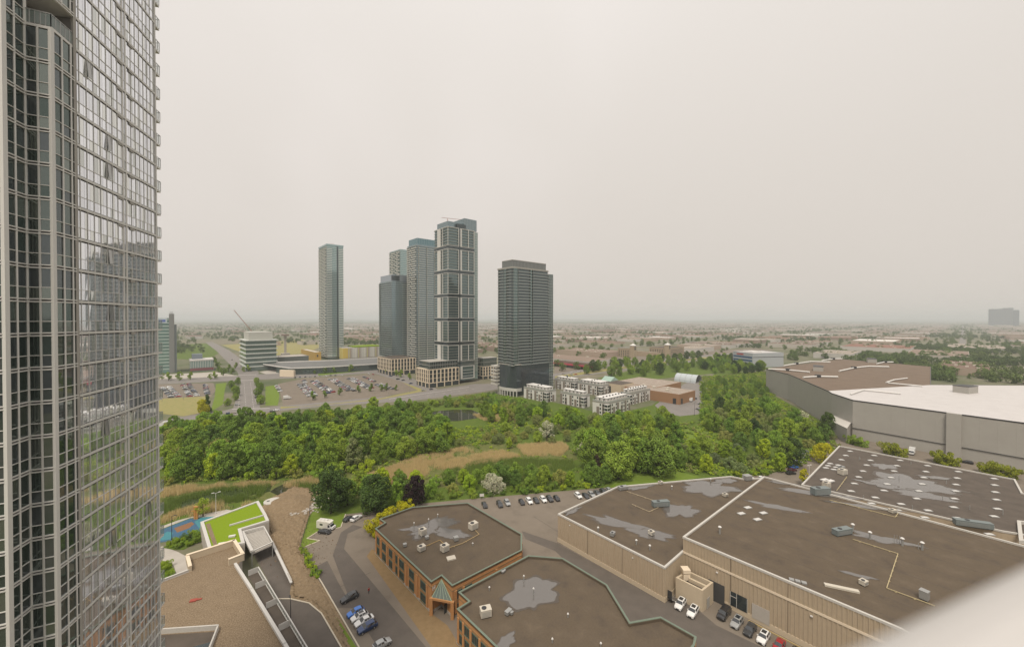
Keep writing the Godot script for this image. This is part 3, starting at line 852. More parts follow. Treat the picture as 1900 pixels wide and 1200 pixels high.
func lamp_post(at: Vector3, h: float, turn: float, label: String, pale: bool):
	var t := thing("lamp_post", label, "lamp post", at, turn)
	var m: Material = M.white if pale else M.dark
	var b := MB.new()
	b.tube(Vector3.ZERO, Vector3(0, h, 0), 0.11, 0.07)
	obj("pole", b, m, t)
	b = MB.new()
	b.tube(Vector3(0, 0, 0), Vector3(0, 0.5, 0), 0.2, 0.2)
	obj("base", b, m, t)
	for s in ([-1, 1] if pale else [1]):
		b = MB.new()
		b.bar(Vector3(0, h - 0.05, 0), Vector3(s * 1.2, h + 0.25, 0), 0.1, 0.1)
		obj("arm", b, m, t)
		b = MB.new()
		b.box(Vector3(s * 1.0 - 0.35, h + 0.16, -0.16), Vector3(s * 1.0 + 0.55, h + 0.3, 0.16))
		obj("lamp_head", b, m, t)

# ---------------------------------------------------------------- two-storey brick office blocks
func window_unit(parent: Node, at: Vector3, turn: float, w: float, h: float, panes: int, frame: Material, glass: Material, depth := 0.1):
	# a framed window: frame is the part, panes are its pieces; local x along the wall, +z outwards
	var b := MB.new()
	var t := 0.07
	b.box(Vector3(-w / 2, -h / 2, -0.02), Vector3(w / 2, -h / 2 + t, depth))
	b.box(Vector3(-w / 2, h / 2 - t, -0.02), Vector3(w / 2, h / 2, depth))
	for i in panes + 1:
		var x := -w / 2 + (w - t) * i / panes
		b.box(Vector3(x, -h / 2 + t, -0.02), Vector3(x + t, h / 2 - t, depth * 0.9))
	var o := obj("window", b, frame, parent, at, turn)
	for i in panes:
		var g := MB.new()
		var x0 := -w / 2 + (w - t) * i / panes + t
		var x1 := -w / 2 + (w - t) * (i + 1) / panes
		g.box(Vector3(x0, -h / 2 + t, 0.0), Vector3(x1, h / 2 - t, 0.03))
		obj("pane", g, glass, o)

func roof_unit(parent: Node, at: Vector3, s: Vector3, turn: float, mat: Material, fan := true):
	var b := MB.new()
	b.box(Vector3(-s.x / 2, 0.25, -s.z / 2), Vector3(s.x / 2, s.y, s.z / 2))
	b.box(Vector3(-s.x / 2 - 0.05, s.y, -s.z / 2 - 0.05), Vector3(s.x / 2 + 0.05, s.y + 0.08, s.z / 2 + 0.05))
	var o := obj("rooftop_unit", b, mat, parent, at, turn)
	b = MB.new()
	b.box(Vector3(-s.x / 2 + 0.1, 0, -s.z / 2 + 0.1), Vector3(s.x / 2 - 0.1, 0.25, s.z / 2 - 0.1))
	obj("curb", b, M.dark, o)
	if fan:
		b = MB.new()
		b.tube(Vector3(-s.x * 0.15, s.y + 0.08, 0), Vector3(-s.x * 0.15, s.y + 0.2, 0), minf(s.x, s.z) * 0.32, minf(s.x, s.z) * 0.32, 10)
		obj("fan", b, M.dark, o)
		for i in 4:
			b = MB.new()
			b.box(Vector3(-s.x * 0.4, 0.5 + (s.y - 0.7) * i / 4.0, s.z / 2 + 0.01), Vector3(s.x * 0.4, 0.58 + (s.y - 0.7) * i / 4.0, s.z / 2 + 0.05))
			obj("louvre", b, M.metal, o)

func roof_pipe(parent: Node, at: Vector3, h: float, r := 0.12, cap := true):
	var b := MB.new()
	b.tube(Vector3.ZERO, Vector3(0, h, 0), r, r, 8)
	var o := obj("vent_pipe", b, M.metal, parent, at)
	if cap:
		b = MB.new()
		b.tube(Vector3(0, h, 0), Vector3(0, h + 0.22, 0), r * 2.0, r * 1.2, 9)
		obj("cap", b, M.white, o)

func gas_line(parent: Node, p: Array, mat: Material):
	var b := MB.new()
	for i in p.size() - 1:
		b.bar(p[i] + Vector3(0, 0.2, 0), p[i + 1] + Vector3(0, 0.2, 0), 0.14, 0.14)
		var l: float = (p[i + 1] - p[i]).length()
		for k in int(l / 3.0):
			var q: Vector3 = p[i].lerp(p[i + 1], (k + 0.5) * 3.0 / l)
			b.box(q + Vector3(-0.15, 0.0, -0.15), q + Vector3(0.15, 0.13, 0.15))
	obj("gas_pipe", b, mat, parent)

func puddle(parent: Node, c: Vector3, o: Vector3, rx0: float, rz0: float, turn: float, sd: int, rag := 0.35):
	var rx := rx0 * 0.76
	var rz := rz0 * 0.76
	# still rain water with a wandering edge, lying on the roof
	var f := FastNoiseLite.new()
	f.seed = sd
	f.frequency = 0.9
	f.fractal_octaves = 2
	var k := 110
	var poly := PackedVector2Array()
	for i in k:
		var a := TAU * i / k
		var r := 1.0 + rag * 1.35 * f.get_noise_2d(cos(a) * 1.1, sin(a) * 1.1) + rag * 0.22 * f.get_noise_2d(cos(a) * 3.6 + 9, sin(a) * 3.6)
		poly.push_back(Vector2(cos(a) * rx * r, sin(a) * rz * r).rotated(-turn))
	var b := MB.new()
	b.sheet(poly, 0.0)
	var wet := PackedVector2Array()
	for i in k:
		var a := TAU * i / k
		wet.push_back(poly[i] * (1.08 + 0.16 * absf(f.get_noise_2d(cos(a) * 2.0 + 31, sin(a) * 2.0))) )
	var d := MB.new()
	d.sheet(wet, 0.0)
	var k2: int = parent.get_meta("puddles", 0)
	parent.set_meta("puddles", k2 + 1)
	obj("damp_patch", d, M.damp, parent, c - o + Vector3(0, 0.008 + 0.016 * k2, 0))
	obj("puddle", b, M.puddle, parent, c - o + Vector3(0, 0.016 + 0.016 * k2, 0))

func brick_building(called: String, label: String, top: PackedVector2Array, h: float) -> Node3D:
	var c := Vector2.ZERO
	for q in top: c += q
	c /= top.size()
	var t := thing(called, label, "office building", v3(c, 0))
	var p := shifted(top, -c)
	var b := MB.new()
	b.walls(p, 0, h)
	obj("wall", b, M.brick, t)
	b = MB.new()
	b.sheet(inset(p, 0.3), h - 0.55)
	obj("roof", b, M.roof_brown, t)
	b = MB.new()
	b.rim(p, inset(p, 0.45), h - 0.6, h + 0.004)
	obj("parapet", b, M.roof_brown, t)
	b = MB.new()
	var po := inset(p, -0.12)
	b.rim(po, inset(p, 0.34), h + 0.008, h + 0.13)
	obj("green_coping", b, M.green_trim, t)
	b = MB.new()
	b.rim(inset(p, -0.06), inset(p, 0.01), h - 1.5, h - 1.3)
	obj("string_course", b, M.paver, t)
	b = MB.new()
	b.rim(inset(p, -0.1), inset(p, 0.01), 0.0, 0.6)
	obj("plinth", b, M.concrete, t)
	return t

func facade_windows(t: Node3D, a: Vector2, b: Vector2, list: Array, h: float):
	# two storeys of windows between brick piers; list holds [centre as a share of the wall, width]
	var o := Vector2(t.position.x, t.position.z)
	var d := (b - a).normalized()
	var l := (b - a).length()
	var nrm := Vector2(-d.y, d.x)
	if nrm.dot((a + b) / 2 - o) < 0: nrm = -nrm
	var turn := atan2(nrm.x, nrm.y)
	for q in list:
		for y in [1.9, 5.1]:
			var p = a + d * l * q[0] + nrm * 0.03 - o
			var r := MB.new()
			r.box(Vector3(-q[1] / 2 - 0.15, -1.25, 0), Vector3(q[1] / 2 + 0.15, 1.2, 0.02))
			obj("window_surround", r, M.paver, t, v3(p, y), turn)
			window_unit(t, v3(p + nrm * 0.03, y), turn, q[1], 2.1, 4 if q[1] > 1.5 else 2, plain(lin(0.06, 0.12, 0.1), 0.5), M.window)
			var s := MB.new()
			s.box(Vector3(-q[1] / 2 - 0.2, -1.35, 0), Vector3(q[1] / 2 + 0.2, -1.2, 0.22))
			obj("sill", s, M.paver, t, v3(p, y), turn)
	for k in list.size() + 1:
		var f: float = (0.0 if k == 0 else list[k - 1][0]) * 0.5 + (1.0 if k == list.size() else list[k][0]) * 0.5
		var pb := MB.new()
		pb.box(Vector3(-0.35, 0.6, 0), Vector3(0.35, h - 1.5, 0.25))
		obj("brick_pier", pb, M.brick, t, v3(a + d * l * f - o, 0), turn)

func brick_buildings():
	var h := 8.0
	var A := pv([-43.79, -125.16, -20.61, -99.61, -18.45, -102.14, -15.04, -98.19, 2.81, -113.41, 3.03, -122, -16.13, -142.89, -35.55, -139.6, -44.47, -131.27, -41.87, -128.83])
	var t := brick_building("brick_office", "orange brick two-storey office with green roof edge, rooftop units and letter H at its entrance", A, h)
	facade_windows(t, A[0], A[1], [[0.06, 2.2], [0.19, 2.4], [0.33, 2.6], [0.435, 1.1], [0.53, 2.6], [0.7, 2.6], [0.885, 2.8]], h)
	facade_windows(t, A[3], A[4], [[0.08, 2.4], [0.2, 2.4]], h)
	facade_windows(t, A[4], A[5], [[0.5, 2.4]], h)
	var o := t.position
	# glazed gable over the entrance in the notch
	var e := (A[1] + A[3]) / 2
	var n2 := (e - A[2]).normalized()
	var s2 := Vector2(-n2.y, n2.x)
	var g := MB.new()
	var apex := v3(A[2] + n2 * 0.2, 7.2) - o
	var l0 := v3(A[1] + n2 * 0.6 - s2 * 0.0, 4.2) - o
	var r0 := v3(A[3] + n2 * 0.6, 4.2) - o
	g.tri(apex, l0, r0)
	var gab := obj("glass_canopy", g, plain(lin(0.11, 0.14, 0.12), 0.25, 0.3), t)
	g = MB.new()
	for q in [[apex, l0], [apex, r0], [l0, r0]]:
		g.bar(q[0], q[1], 0.16, 0.16)
	for i in 4:
		g.bar(apex.lerp(l0.lerp(r0, (i + 1) / 5.0), 0.05), l0.lerp(r0, (i + 1) / 5.0), 0.06, 0.06)
	obj("glazing_bars", g, plain(lin(0.3, 0.38, 0.27), 0.5), gab)
	g = MB.new()
	g.bar(l0, r0, 0.3, 0.5)
	obj("canopy_beam", g, M.brick, t)
	for q in [A[1] + n2 * 0.5, A[3] + n2 * 0.5]:
		g = MB.new()
		g.box(v3(q, 0) - o - Vector3(0.4, 0, 0.4), v3(q, 4.4) - o + Vector3(0.4, 0, 0.4))
		obj("entrance_pier", g, M.brick, t)
	g = MB.new()
	g.box(Vector3(-1.0, 0.03, 0), Vector3(1.0, 2.6, 0.06))
	var door := obj("entrance_door", g, M.window, t, v3(A[2].lerp(A[3], 0.5) + n2 * 0.1, 0) - o, atan2(n2.x, n2.y) + 0.75)
	g = MB.new()
	g.box(Vector3(-0.04, 0.03, 0.06), Vector3(0.04, 2.6, 0.12))
	obj("door_frame", g, M.metal, door)
	var tm := TextMesh.new()
	tm.text = "H"
	tm.font_size = 48
	tm.pixel_size = 0.03
	tm.depth = 0.08
	var hd := (A[1] - A[0]).normalized()
	var hn := Vector2(-hd.y, hd.x)
	var wd := (A[2] - A[1]).normalized()
	var wn := Vector2(-wd.y, wd.x)
	if wn.dot(n2) < 0: wn = -wn
	obj("letter_sign", tm, M.white, t, v3(A[1] + wd * 0.75 + wn * 0.1, 6.2) - o, atan2(wn.x, wn.y))
	# on the roof
	var ry := h - 0.55
	for u in [[Vector3(-28.04, 7.5, -122.6), Vector3(1.9, 1.9, 1.9)], [Vector3(-12.51, 7.5, -126.09), Vector3(2.6, 2.0, 2.0)], [Vector3(-19.64, 7.5, -113.99), Vector3(2.1, 1.8, 1.8)], [Vector3(-26.46, 7.5, -114.26), Vector3(2.0, 1.4, 1.6)]]:
		roof_unit(t, v3(Vector2(u[0].x, u[0].z), ry) - o, u[1], 0.72, M.unit)
	for u in [[Vector3(-17.1, 7.5, -119.3), Vector3(1.3, 1.2, 1.3)], [Vector3(-26.16, 7.5, -120.18), Vector3(1.0, 0.9, 1.0)], [Vector3(-31.86, 7.5, -116.17), Vector3(0.9, 0.9, 0.9)]]:
		roof_unit(t, v3(Vector2(u[0].x, u[0].z), ry) - o, u[1], 0.5, M.metal, false)
	for u in [Vector3(-27.71, 7.5, -129.79), Vector3(-25.27, 7.5, -132.97), Vector3(-31.94, 7.5, -127.41), Vector3(-11.74, 7.5, -116.73)]:
		roof_pipe(t, v3(Vector2(u.x, u.z), ry) - o, 1.3 if u.x < -24 else 0.7)
	g = MB.new()
	g.box(Vector3(-1.2, 0, -0.9), Vector3(1.2, 0.35, 0.9))
	obj("roof_hatch", g, M.unit, t, v3(Vector2(Vector3(-17.19, 7.5, -110.37).x, Vector3(-17.19, 7.5, -110.37).z), ry) - o, 0.4)
	var ph := Vector3(0, -0.02, 0)
	gas_line(t, [Vector3(-25.87, 7.5, -115.89) - o, Vector3(-22.03, 7.5, -119.3) - o, Vector3(-19.95, 7.5, -116.73) - o], plain(lin(0.35, 0.24, 0.1), 0.7))
	gas_line(t, [Vector3(-18.44, 7.5, -115.34) - o, Vector3(-14.91, 7.5, -117.57) - o, Vector3(-10.3, 7.5, -122.6) - o, Vector3(-11.69, 7.5, -124.8) - o], plain(lin(0.38, 0.28, 0.14), 0.7))
	puddle(t, Vector3(-25.28, 7.47, -127.47), o, 10.5, 5.2, 0.75, 3)
	puddle(t, Vector3(-19.53, 7.47, -123.27), o, 7.0, 3.5, -0.4, 8)
	puddle(t, Vector3(-31.28, 7.46, -126.16), o, 4.5, 1.8, 0.2, 5, 0.5)
	# second block
	var B := pv([-13.09, -95.85, -10.24, -92.71, -12.71, -90.28, -3.31, -79.8, 12.6, -60.62, 29.1, -72.56, 37.57, -80.2, 38.86, -82.26, 33.46, -87.81, 26.08, -86.24, 23.94, -98.59, 14.2, -109.56, 4.58, -110.81])
	var t2 := brick_building("brick_office", "orange brick two-storey office with green roof edge and one large puddle on its brown roof", B, h)
	o = t2.position
	facade_windows(t2, B[2], B[3], [[0.1, 1.6], [0.28, 2.8], [0.5, 2.8], [0.75, 2.8]], h)
	facade_windows(t2, B[3], B[4], [[0.1, 2.8], [0.25, 2.8], [0.4, 2.8]], h)
	roof_unit(t2, v3(Vector2(Vector3(-6.02, 7.5, -88.95).x, Vector3(-6.02, 7.5, -88.95).z), ry) - o, Vector3(2.4, 1.8, 1.8), 0.3, M.unit)
	for u in [[Vector3(-0.86, 7.5, -89.44), Vector3(1.6, 0.9, 0.9)], [Vector3(-2.3, 7.5, -104.22), Vector3(1.2, 0.6, 0.7)], [Vector3(-0.12, 7.5, -89.28), Vector3(0.7, 0.7, 0.7)]]:
		roof_unit(t2, v3(Vector2(u[0].x, u[0].z), ry) - o, u[1], 0.9, M.metal, false)
	for u in [Vector3(-5.64, 7.5, -97.34), Vector3(5.3, 7.5, -95.99), Vector3(12.7, 7.5, -88.47), Vector3(8.44, 7.5, -81.48), Vector3(18.33, 7.5, -80.39), Vector3(3.06, 7.5, -100.77)]:
		roof_pipe(t2, v3(Vector2(u.x, u.z), ry) - o, 1.4 if u.x > 3 and u.x < 8 else 0.8)
	puddle(t2, Vector3(4.66, 7.47, -96.41), o, 8.5, 6.5, 0.6, 14, 0.26)
	puddle(t2, Vector3(-1.13, 7.47, -81.79), o, 3.5, 1.5, 0.9, 17, 0.4)

# ---------------------------------------------------------------- beige metal-clad warehouses
func cladding(t: Node3D, a: Vector2, b: Vector2, y0: float, y1: float, o: Vector2, seam: float):
	# ribbed sheet: a flat wall sheet with real ribs, and a seam bar where the long sheets meet
	var d := (b - a).normalized()
	var l := (b - a).length()
	var nrm := Vector2(-d.y, d.x)
	if nrm.dot((a + b) / 2 - o) < 0: nrm = -nrm
	a -= o
	b -= o
	var r := MB.new()
	var s := 0.0
	while s < l - 0.4:
		var p := a + d * s
		var q := a + d * (s + 0.34)
		var p2 := p + d * 0.06 + nrm * 0.14
		var q2 := q - d * 0.06 + nrm * 0.14
		r.quad(v3(p, y0), v3(p2, y0), v3(p2, y1), v3(p, y1))
		r.quad(v3(p2, y0), v3(q2, y0), v3(q2, y1), v3(p2, y1))
		r.quad(v3(q2, y0), v3(q, y0), v3(q, y1), v3(q2, y1))
		s += 0.85
	obj("cladding_ribs", r, M.beige, t).set_meta("kind", "stuff")
	var k := seam
	while k < l:
		var sb := MB.new()
		sb.bar(v3(a + d * k + nrm * 0.06, y0), v3(a + d * k + nrm * 0.06, y1), 0.1, 0.14)
		obj("cladding_seam", sb, plain(lin(0.17, 0.13, 0.09), 0.8), t)
		k += seam

func warehouse(called: String, label: String, top: PackedVector2Array, h: float, ribs: Array, roofm: Material, trim: Material, base := 1.3) -> Node3D:
	var c := Vector2.ZERO
	for q in top: c += q
	c /= top.size()
	var t := thing(called, label, "warehouse", v3(c, 0))
	var p := shifted(top, -c)
	var b := MB.new()
	b.walls(p, 0, h)
	obj("wall", b, M.beige, t)
	b = MB.new()
	b.sheet(inset(p, 0.3), h - 0.35)
	obj("roof", b, roofm, t)
	b = MB.new()
	b.rim(inset(p, -0.14), inset(p, 0.42), h - 0.4, h + 0.12)
	obj("coping", b, trim, t)
	# lapped membrane seams
	b = MB.new()
	var inner := inset(p, 0.6)
	var lo := inner[0]
	var hi := inner[0]
	for q in inner:
		lo = lo.min(q)
		hi = hi.max(q)
	var s := -160.0
	while s < 160.0:
		for piece in Geometry2D.intersect_polyline_with_polygon(PackedVector2Array([GV * s - GU * 200, GV * s + GU * 200]), inner):
			b.bar(v3(piece[0], h - 0.345), v3(piece[1], h - 0.345), 0.14, 0.014)
		s += 7.3
	obj("roof_seams", b, plain(lin(0.075, 0.058, 0.046), 0.85), t).set_meta("kind", "stuff")
	for i in ribs:
		cladding(t, top[i], top[(i + 1) % top.size()], base, h - 0.42, c, 12.5)
	if base > 0:
		b = MB.new()
		b.rim(inset(p, -0.16), inset(p, 0.01), 0.0, base)
		obj("concrete_base", b, M.beige_light, t)
	return t

func at_y(p: Vector3, y: float) -> Vector3:
	return Vector3(p.x, y, p.z)

func skylight(parent: Node, at: Vector3, w: float, l: float, turn: float):
	var b := MB.new()
	b.box(Vector3(-w / 2 - 0.1, 0, -l / 2 - 0.1), Vector3(w / 2 + 0.1, 0.22, l / 2 + 0.1))
	var o := obj("skylight", b, M.metal, parent, at, turn)
	b = MB.new()
	var k := 4
	for i in k:
		for j in k:
			var q := []
			for c in [[i, j], [i + 1, j], [i + 1, j + 1], [i, j + 1]]:
				var x: float = c[0] * 2.0 / k - 1
				var z: float = c[1] * 2.0 / k - 1
				q.append(Vector3(x * w / 2, 0.22 + 0.3 * (1 - x * x) * (1 - z * z) + 0.02, z * l / 2))
			b.quad(q[0], q[1], q[2], q[3])
	obj("dome", b, plain(lin(0.5, 0.49, 0.47), 0.3), o)

func warehouses():
	# lower hall, nearest the trees
	var A := pv([15.57, -132.13, 40.51, -103.44, 48.52, -110.69, 105.16, -162.66, 96.13, -161.01, 91.85, -164.06, 41.52, -153.97])
	var t := warehouse("warehouse", "lower beige ribbed metal warehouse with three pale puddles on its brown roof", A, 9.3, [0, 1], M.roof_brown, M.off_white)
	var o := t.position
	var ry := 8.96
	roof_unit(t, at_y(Vector3(52.55, 9, -138.31), ry) - o, Vector3(6.0, 1.9, 1.8), 0.15, M.teal_unit)
	roof_unit(t, at_y(Vector3(43.08, 9, -151.97), ry) - o, Vector3(3.6, 1.3, 1.8), 0.3, M.metal)
	roof_unit(t, at_y(Vector3(42.78, 9, -119.88), ry) - o, Vector3(1.4, 1.2, 1.4), 0.5, M.unit)
	roof_unit(t, at_y(Vector3(30.73, 9, -119.28), ry) - o, Vector3(1.6, 1.1, 1.1), 0.9, M.metal)
	roof_unit(t, at_y(Vector3(79.53, 9, -145.93), ry) - o, Vector3(1.6, 1.1, 1.4), 0.4, M.unit)
	roof_unit(t, at_y(Vector3(59.6, 9, -156.96), ry) - o, Vector3(1.6, 1.1, 1.2), 0.4, M.unit)
	roof_unit(t, at_y(Vector3(96.91, 9, -161.2), ry) - o, Vector3(3.0, 1.9, 2.2), 0.2, M.metal, false)
	for u in [Vector3(36.51, 9, -114.68), Vector3(26.83, 9, -121.72), Vector3(80.74, 9, -159.05), Vector3(62.1, 9, -151.97), Vector3(39.51, 9, -111.98)]:
		roof_pipe(t, at_y(u, ry) - o, 1.3, 0.18)
	gas_line(t, [at_y(Vector3(43.98, 9, -150.06), ry) - o, at_y(Vector3(52, 9, -142.02), ry) - o], plain(lin(0.4, 0.33, 0.22), 0.7))
	gas_line(t, [at_y(Vector3(42.83, 9, -139.53), ry) - o, at_y(Vector3(47.06, 9, -134.04), ry) - o, at_y(Vector3(51.35, 9, -137.12), ry) - o], plain(lin(0.4, 0.33, 0.22), 0.7))
	puddle(t, Vector3(36.69, 8.96, -125.64), o, 13.5, 3.4, -0.55, 21, 0.4)
	puddle(t, Vector3(42.35, 8.96, -120.55), o, 8.0, 3.4, -0.3, 22, 0.45)
	puddle(t, Vector3(58.47, 8.96, -135.26), o, 8.0, 5.0, 0.2, 23, 0.4)
	puddle(t, Vector3(77.74, 8.96, -153.52), o, 11.0, 9.0, 0.2, 24, 0.45)
	puddle(t, Vector3(49.8, 8.96, -154.02), o, 7.5, 2.4, 0.3, 25, 0.4)
	puddle(t, Vector3(86.84, 8.96, -160.21), o, 7.0, 2.6, 0.2, 26, 0.4)
	puddle(t, Vector3(20.8, 8.96, -134.88), o, 5.0, 1.3, 0.75, 27, 0.45)
	# wall lights, a door and its steps
	for s in [[0.14, 7.6], [0.75, 7.6]]:
		var lb := MB.new()
		var q := A[0].lerp(A[1], s[0])
		var nn := (A[1] - A[0]).normalized()
		var nv := Vector2(-nn.y, nn.x)
		if nv.dot(A[2] - A[0]) > 0: nv = -nv
		lb.box(Vector3(-0.18, -0.1, 0), Vector3(0.18, 0.1, 0.25))
		obj("wall_lamp", lb, M.white, t, v3(q + nv * 0.1, s[1]) - o, atan2(nv.x, nv.y))
	# taller hall
	var B := pv([48.45, -110.59, 77.38, -77.49, 80.78, -65.61, 117.87, -82.1, 142.89, -99.66, 139.23, -106.35, 98.69, -153.31])
	var t2 := warehouse("warehouse", "taller beige ribbed metal warehouse with gas pipes across its wide brown roof", B, 13.5, [0, 1], M.roof_brown, M.off_white)
	o = t2.position
	ry = 13.16
	var d := (B[1] - B[0]).normalized()
	var nv := Vector2(-d.y, d.x)
	if nv.dot(B[6] - B[0]) > 0: nv = -nv
	var turn := atan2(nv.x, nv.y)
	var l := (B[2] - B[0]).length()
	var b := MB.new()
	b.bar(v3(B[0] + nv * 0.14, 9.3) - o, v3(B[0] + d * l + nv * 0.14, 9.3) - o, 0.12, 0.55)
	obj("pale_band", b, M.cream, t2)
	# dock opening painted dark, entrance glazing and a walled-up opening on the long wall
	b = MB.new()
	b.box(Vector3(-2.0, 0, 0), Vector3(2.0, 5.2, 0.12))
	var dock := obj("dark_dock_panel", b, plain(lin(0.05, 0.05, 0.05), 0.7), t2, v3(wall_point(B[0], d, Vector3(55.71, 3, -104.88)), 0.0) + v3(nv * 0.14, 0) - o, turn)  # dark panel whose colour stands in for the unlit dock interior
	b = MB.new()
	b.box(Vector3(-2.0, 0, 0), Vector3(2.0, 3.6, 0.1))
	var win := obj("entrance_glazing", b, M.window, t2, v3(wall_point(B[0], d, Vector3(58.35, 2.5, -99.94)), 1.2) + v3(nv * 0.14, 0) - o, turn)
	b = MB.new()
	for x in [-2.0, -0.5, 1.95]:
		b.box(Vector3(x - 0.05, 0, 0.1), Vector3(x + 0.05, 3.6, 0.18))
	b.box(Vector3(-2, 2.4, 0.1), Vector3(-0.5, 2.5, 0.17))
	obj("frame", b, M.off_white, win)
	b = MB.new()
	b.box(Vector3(-1.9, 0, 0), Vector3(1.9, 3.6, 0.1))
	obj("wall_patch", b, M.concrete, t2, v3(wall_point(B[0], d, Vector3(61.17, 2.5, -95.89)), 0.8) + v3(nv * 0.14, 0) - o, turn)
	for s in [Vector3(54.88, 8, -103.9), Vector3(68.27, 8, -88.62)]:
		b = MB.new()
		b.box(Vector3(-0.22, -0.12, 0), Vector3(0.22, 0.12, 0.3))
		obj("wall_lamp", b, M.white, t2, v3(wall_point(B[0], d, s), 8.0) + v3(nv * 0.14, 0) - o, turn)
	b = MB.new()
	b.bar(v3(B[0] + d * 17 + nv * 1.0, 0.1) - o, v3(B[0] + d * 60 + nv * 1.0, 0.1) - o, 0.35, 0.25)
	obj("yellow_kerb", b, plain(lin(0.33, 0.25, 0.12), 0.8), t2)
	roof_unit(t2, at_y(Vector3(95.04, 13.2, -112.53), ry) - o, Vector3(5.6, 1.7, 1.7), 0.25, M.teal_unit)
	roof_unit(t2, at_y(Vector3(81.92, 13.2, -90.94), ry) - o, Vector3(1.5, 1.1, 1.2), 0.4, M.unit)
	roof_unit(t2, at_y(Vector3(121.83, 13.2, -125.16), ry) - o, Vector3(1.9, 1.1, 1.3), 0.2, M.unit)
	roof_unit(t2, at_y(Vector3(109.08, 13.2, -138.33), ry) - o, Vector3(6.0, 2.4, 2.2), 0.1, M.teal_unit)
	roof_unit(t2, at_y(Vector3(91.1, 13.2, -86.18), ry) - o, Vector3(1.4, 2.0, 1.4), 0.5, M.metal, false)
	for u in [Vector3(59.99, 13.2, -112.82), Vector3(99.64, 13.2, -114.26), Vector3(100.82, 13.2, -110.03), Vector3(106.77, 13.2, -106.87), Vector3(110.12, 13.2, -104.86)]:
		roof_pipe(t2, at_y(u, ry) - o, 2.0, 0.25)
	for u in [Vector3(106.6, 13.2, -108.96), Vector3(107.09, 13.2, -108.69), Vector3(107.58, 13.2, -108.43), Vector3(109.37, 13.2, -105.11)]:
		roof_pipe(t2, at_y(u, ry) - o, 1.8, 0.06, false)
	for u in [Vector3(73, 13.2, -124.46), Vector3(77.42, 13.2, -128.4), Vector3(80.25, 13.2, -124.81), Vector3(75.83, 13.2, -120.76)]:
		skylight(t2, at_y(u, ry) - o, 2.2, 1.2, 0.3)
	b = MB.new()
	b.box(Vector3(-3.2, 0, -0.5), Vector3(3.2, 0.4, 0.5))
	obj("roof_curb", b, M.unit, t2, at_y(Vector3(75.7, 13.2, -89.65), ry) - o, -0.4)
	b = MB.new()
	for i in 3:
		b.box(Vector3(-1.6 + i * 1.2, 0, -0.5), Vector3(-0.6 + i * 1.2, 0.35, 0.5))
	obj("roof_vent", b, M.metal, t2, at_y(Vector3(67.31, 13.2, -92.07), ry) - o, -0.5)
	var pm := plain(lin(0.42, 0.35, 0.2), 0.7)
	gas_line(t2, [at_y(Vector3(95.73, 13.2, -109.76), ry) - o, at_y(Vector3(101.72, 13.2, -102.92), ry) - o, at_y(Vector3(86.09, 13.2, -89.65), ry) - o, at_y(Vector3(91.08, 13.2, -84.06), ry) - o], pm)
	gas_line(t2, [at_y(Vector3(108.64, 13.2, -133.78), ry) - o, at_y(Vector3(119.69, 13.2, -122.08), ry) - o, at_y(Vector3(123.9, 13.2, -125.16), ry) - o], pm)
	puddle(t2, Vector3(87.52, 13.16, -129.22), o, 9.0, 2.2, -0.5, 31, 0.4)
	puddle(t2, Vector3(104.68, 13.16, -110.11), o, 9.0, 2.6, -0.5, 32, 0.4)
	puddle(t2, Vector3(83.86, 13.16, -94.27), o, 4.0, 0.9, -0.5, 33, 0.35)
	puddle(t2, Vector3(107.34, 13.16, -139.28), o, 14.0, 2.4, -0.35, 34, 0.35)
	puddle(t2, Vector3(117.41, 13.16, -129.22), o, 12.0, 1.8, -0.35, 35, 0.4)
	puddle(t2, Vector3(102.24, 13.16, -148.04), o, 6.0, 1.5, -0.4, 36, 0.4)
	# blockwork enclosure standing in the corner between the halls
	var en := thing("loading_enclosure", "roofless beige block enclosure in the corner between the two warehouses", "enclosure", v3(A[1], 0) + v3(d * 2.0, 0) * 0.0)
	o = en.position
	var ux := d
	var ring := pv([44.14, -105.28, 48.85, -100.02, 53.31, -103.32, 48.66, -108.24])
	var rs := shifted(ring, -Vector2(o.x, o.z))
	b = MB.new()
	b.rim(rs, inset(rs, 0.5), 0, 5.5)
	obj("block_wall", b, M.beige_light, en)
	b = MB.new()
	b.sheet(inset(rs, 0.45), 3.2)
	obj("inner_floor", b, M.roof_grey, en)
	b = MB.new()
	b.bar(v3(rs[0].lerp(rs[3], 0.5) + ux * 2.0, 5.0), v3(rs[1].lerp(rs[2], 0.5), 5.0), 0.6, 0.9)
	obj("cross_wall", b, M.beige_light, en)
	b = MB.new()
	var q0 := rs[0].lerp(rs[3], 0.55) + ux * 0.9
	b.box(v3(q0, 4.6) - Vector3(0.9, 0, 0.9), v3(q0, 6.2) + Vector3(0.9, 0, 0.9))
	b.box(v3(q0, 6.45) - Vector3(1.0, 0, 1.0), v3(q0, 7.4) + Vector3(1.0, 0, 1.0))
	b.box(v3(q0, 6.2) - Vector3(0.7, 0, 0.7), v3(q0, 6.45) + Vector3(0.7, 0, 0.7))
	obj("chimney", b, M.cream, en)
	b = MB.new()
	b.box(Vector3(-0.8, 0, 0), Vector3(0.8, 2.6, 0.08))
	obj("door", b, M.panel_grey, en, v3(rs[1].lerp(rs[2], 0.5) + ux * 0.05, 0.05), atan2(ux.x, ux.y))
	# back hall with rows of skylights
	var C := pv([115.8, -156.45, 171.03, -204.66, 207.82, -161.74, 193.93, -148.65, 197.44, -142.02, 167.52, -114.68, 152.97, -122.03])
	var t3 := warehouse("warehouse", "flat dark brown warehouse roof dotted with rows of white skylights", C, 9.0, [], M.roof_grey, M.off_white, 0.0)
	o = t3.position
	ry = 8.66
	for r in skylight_spots():
		skylight(t3, Vector3(r.x, ry, r.y) - o, 2.1, 1.0, -0.2)
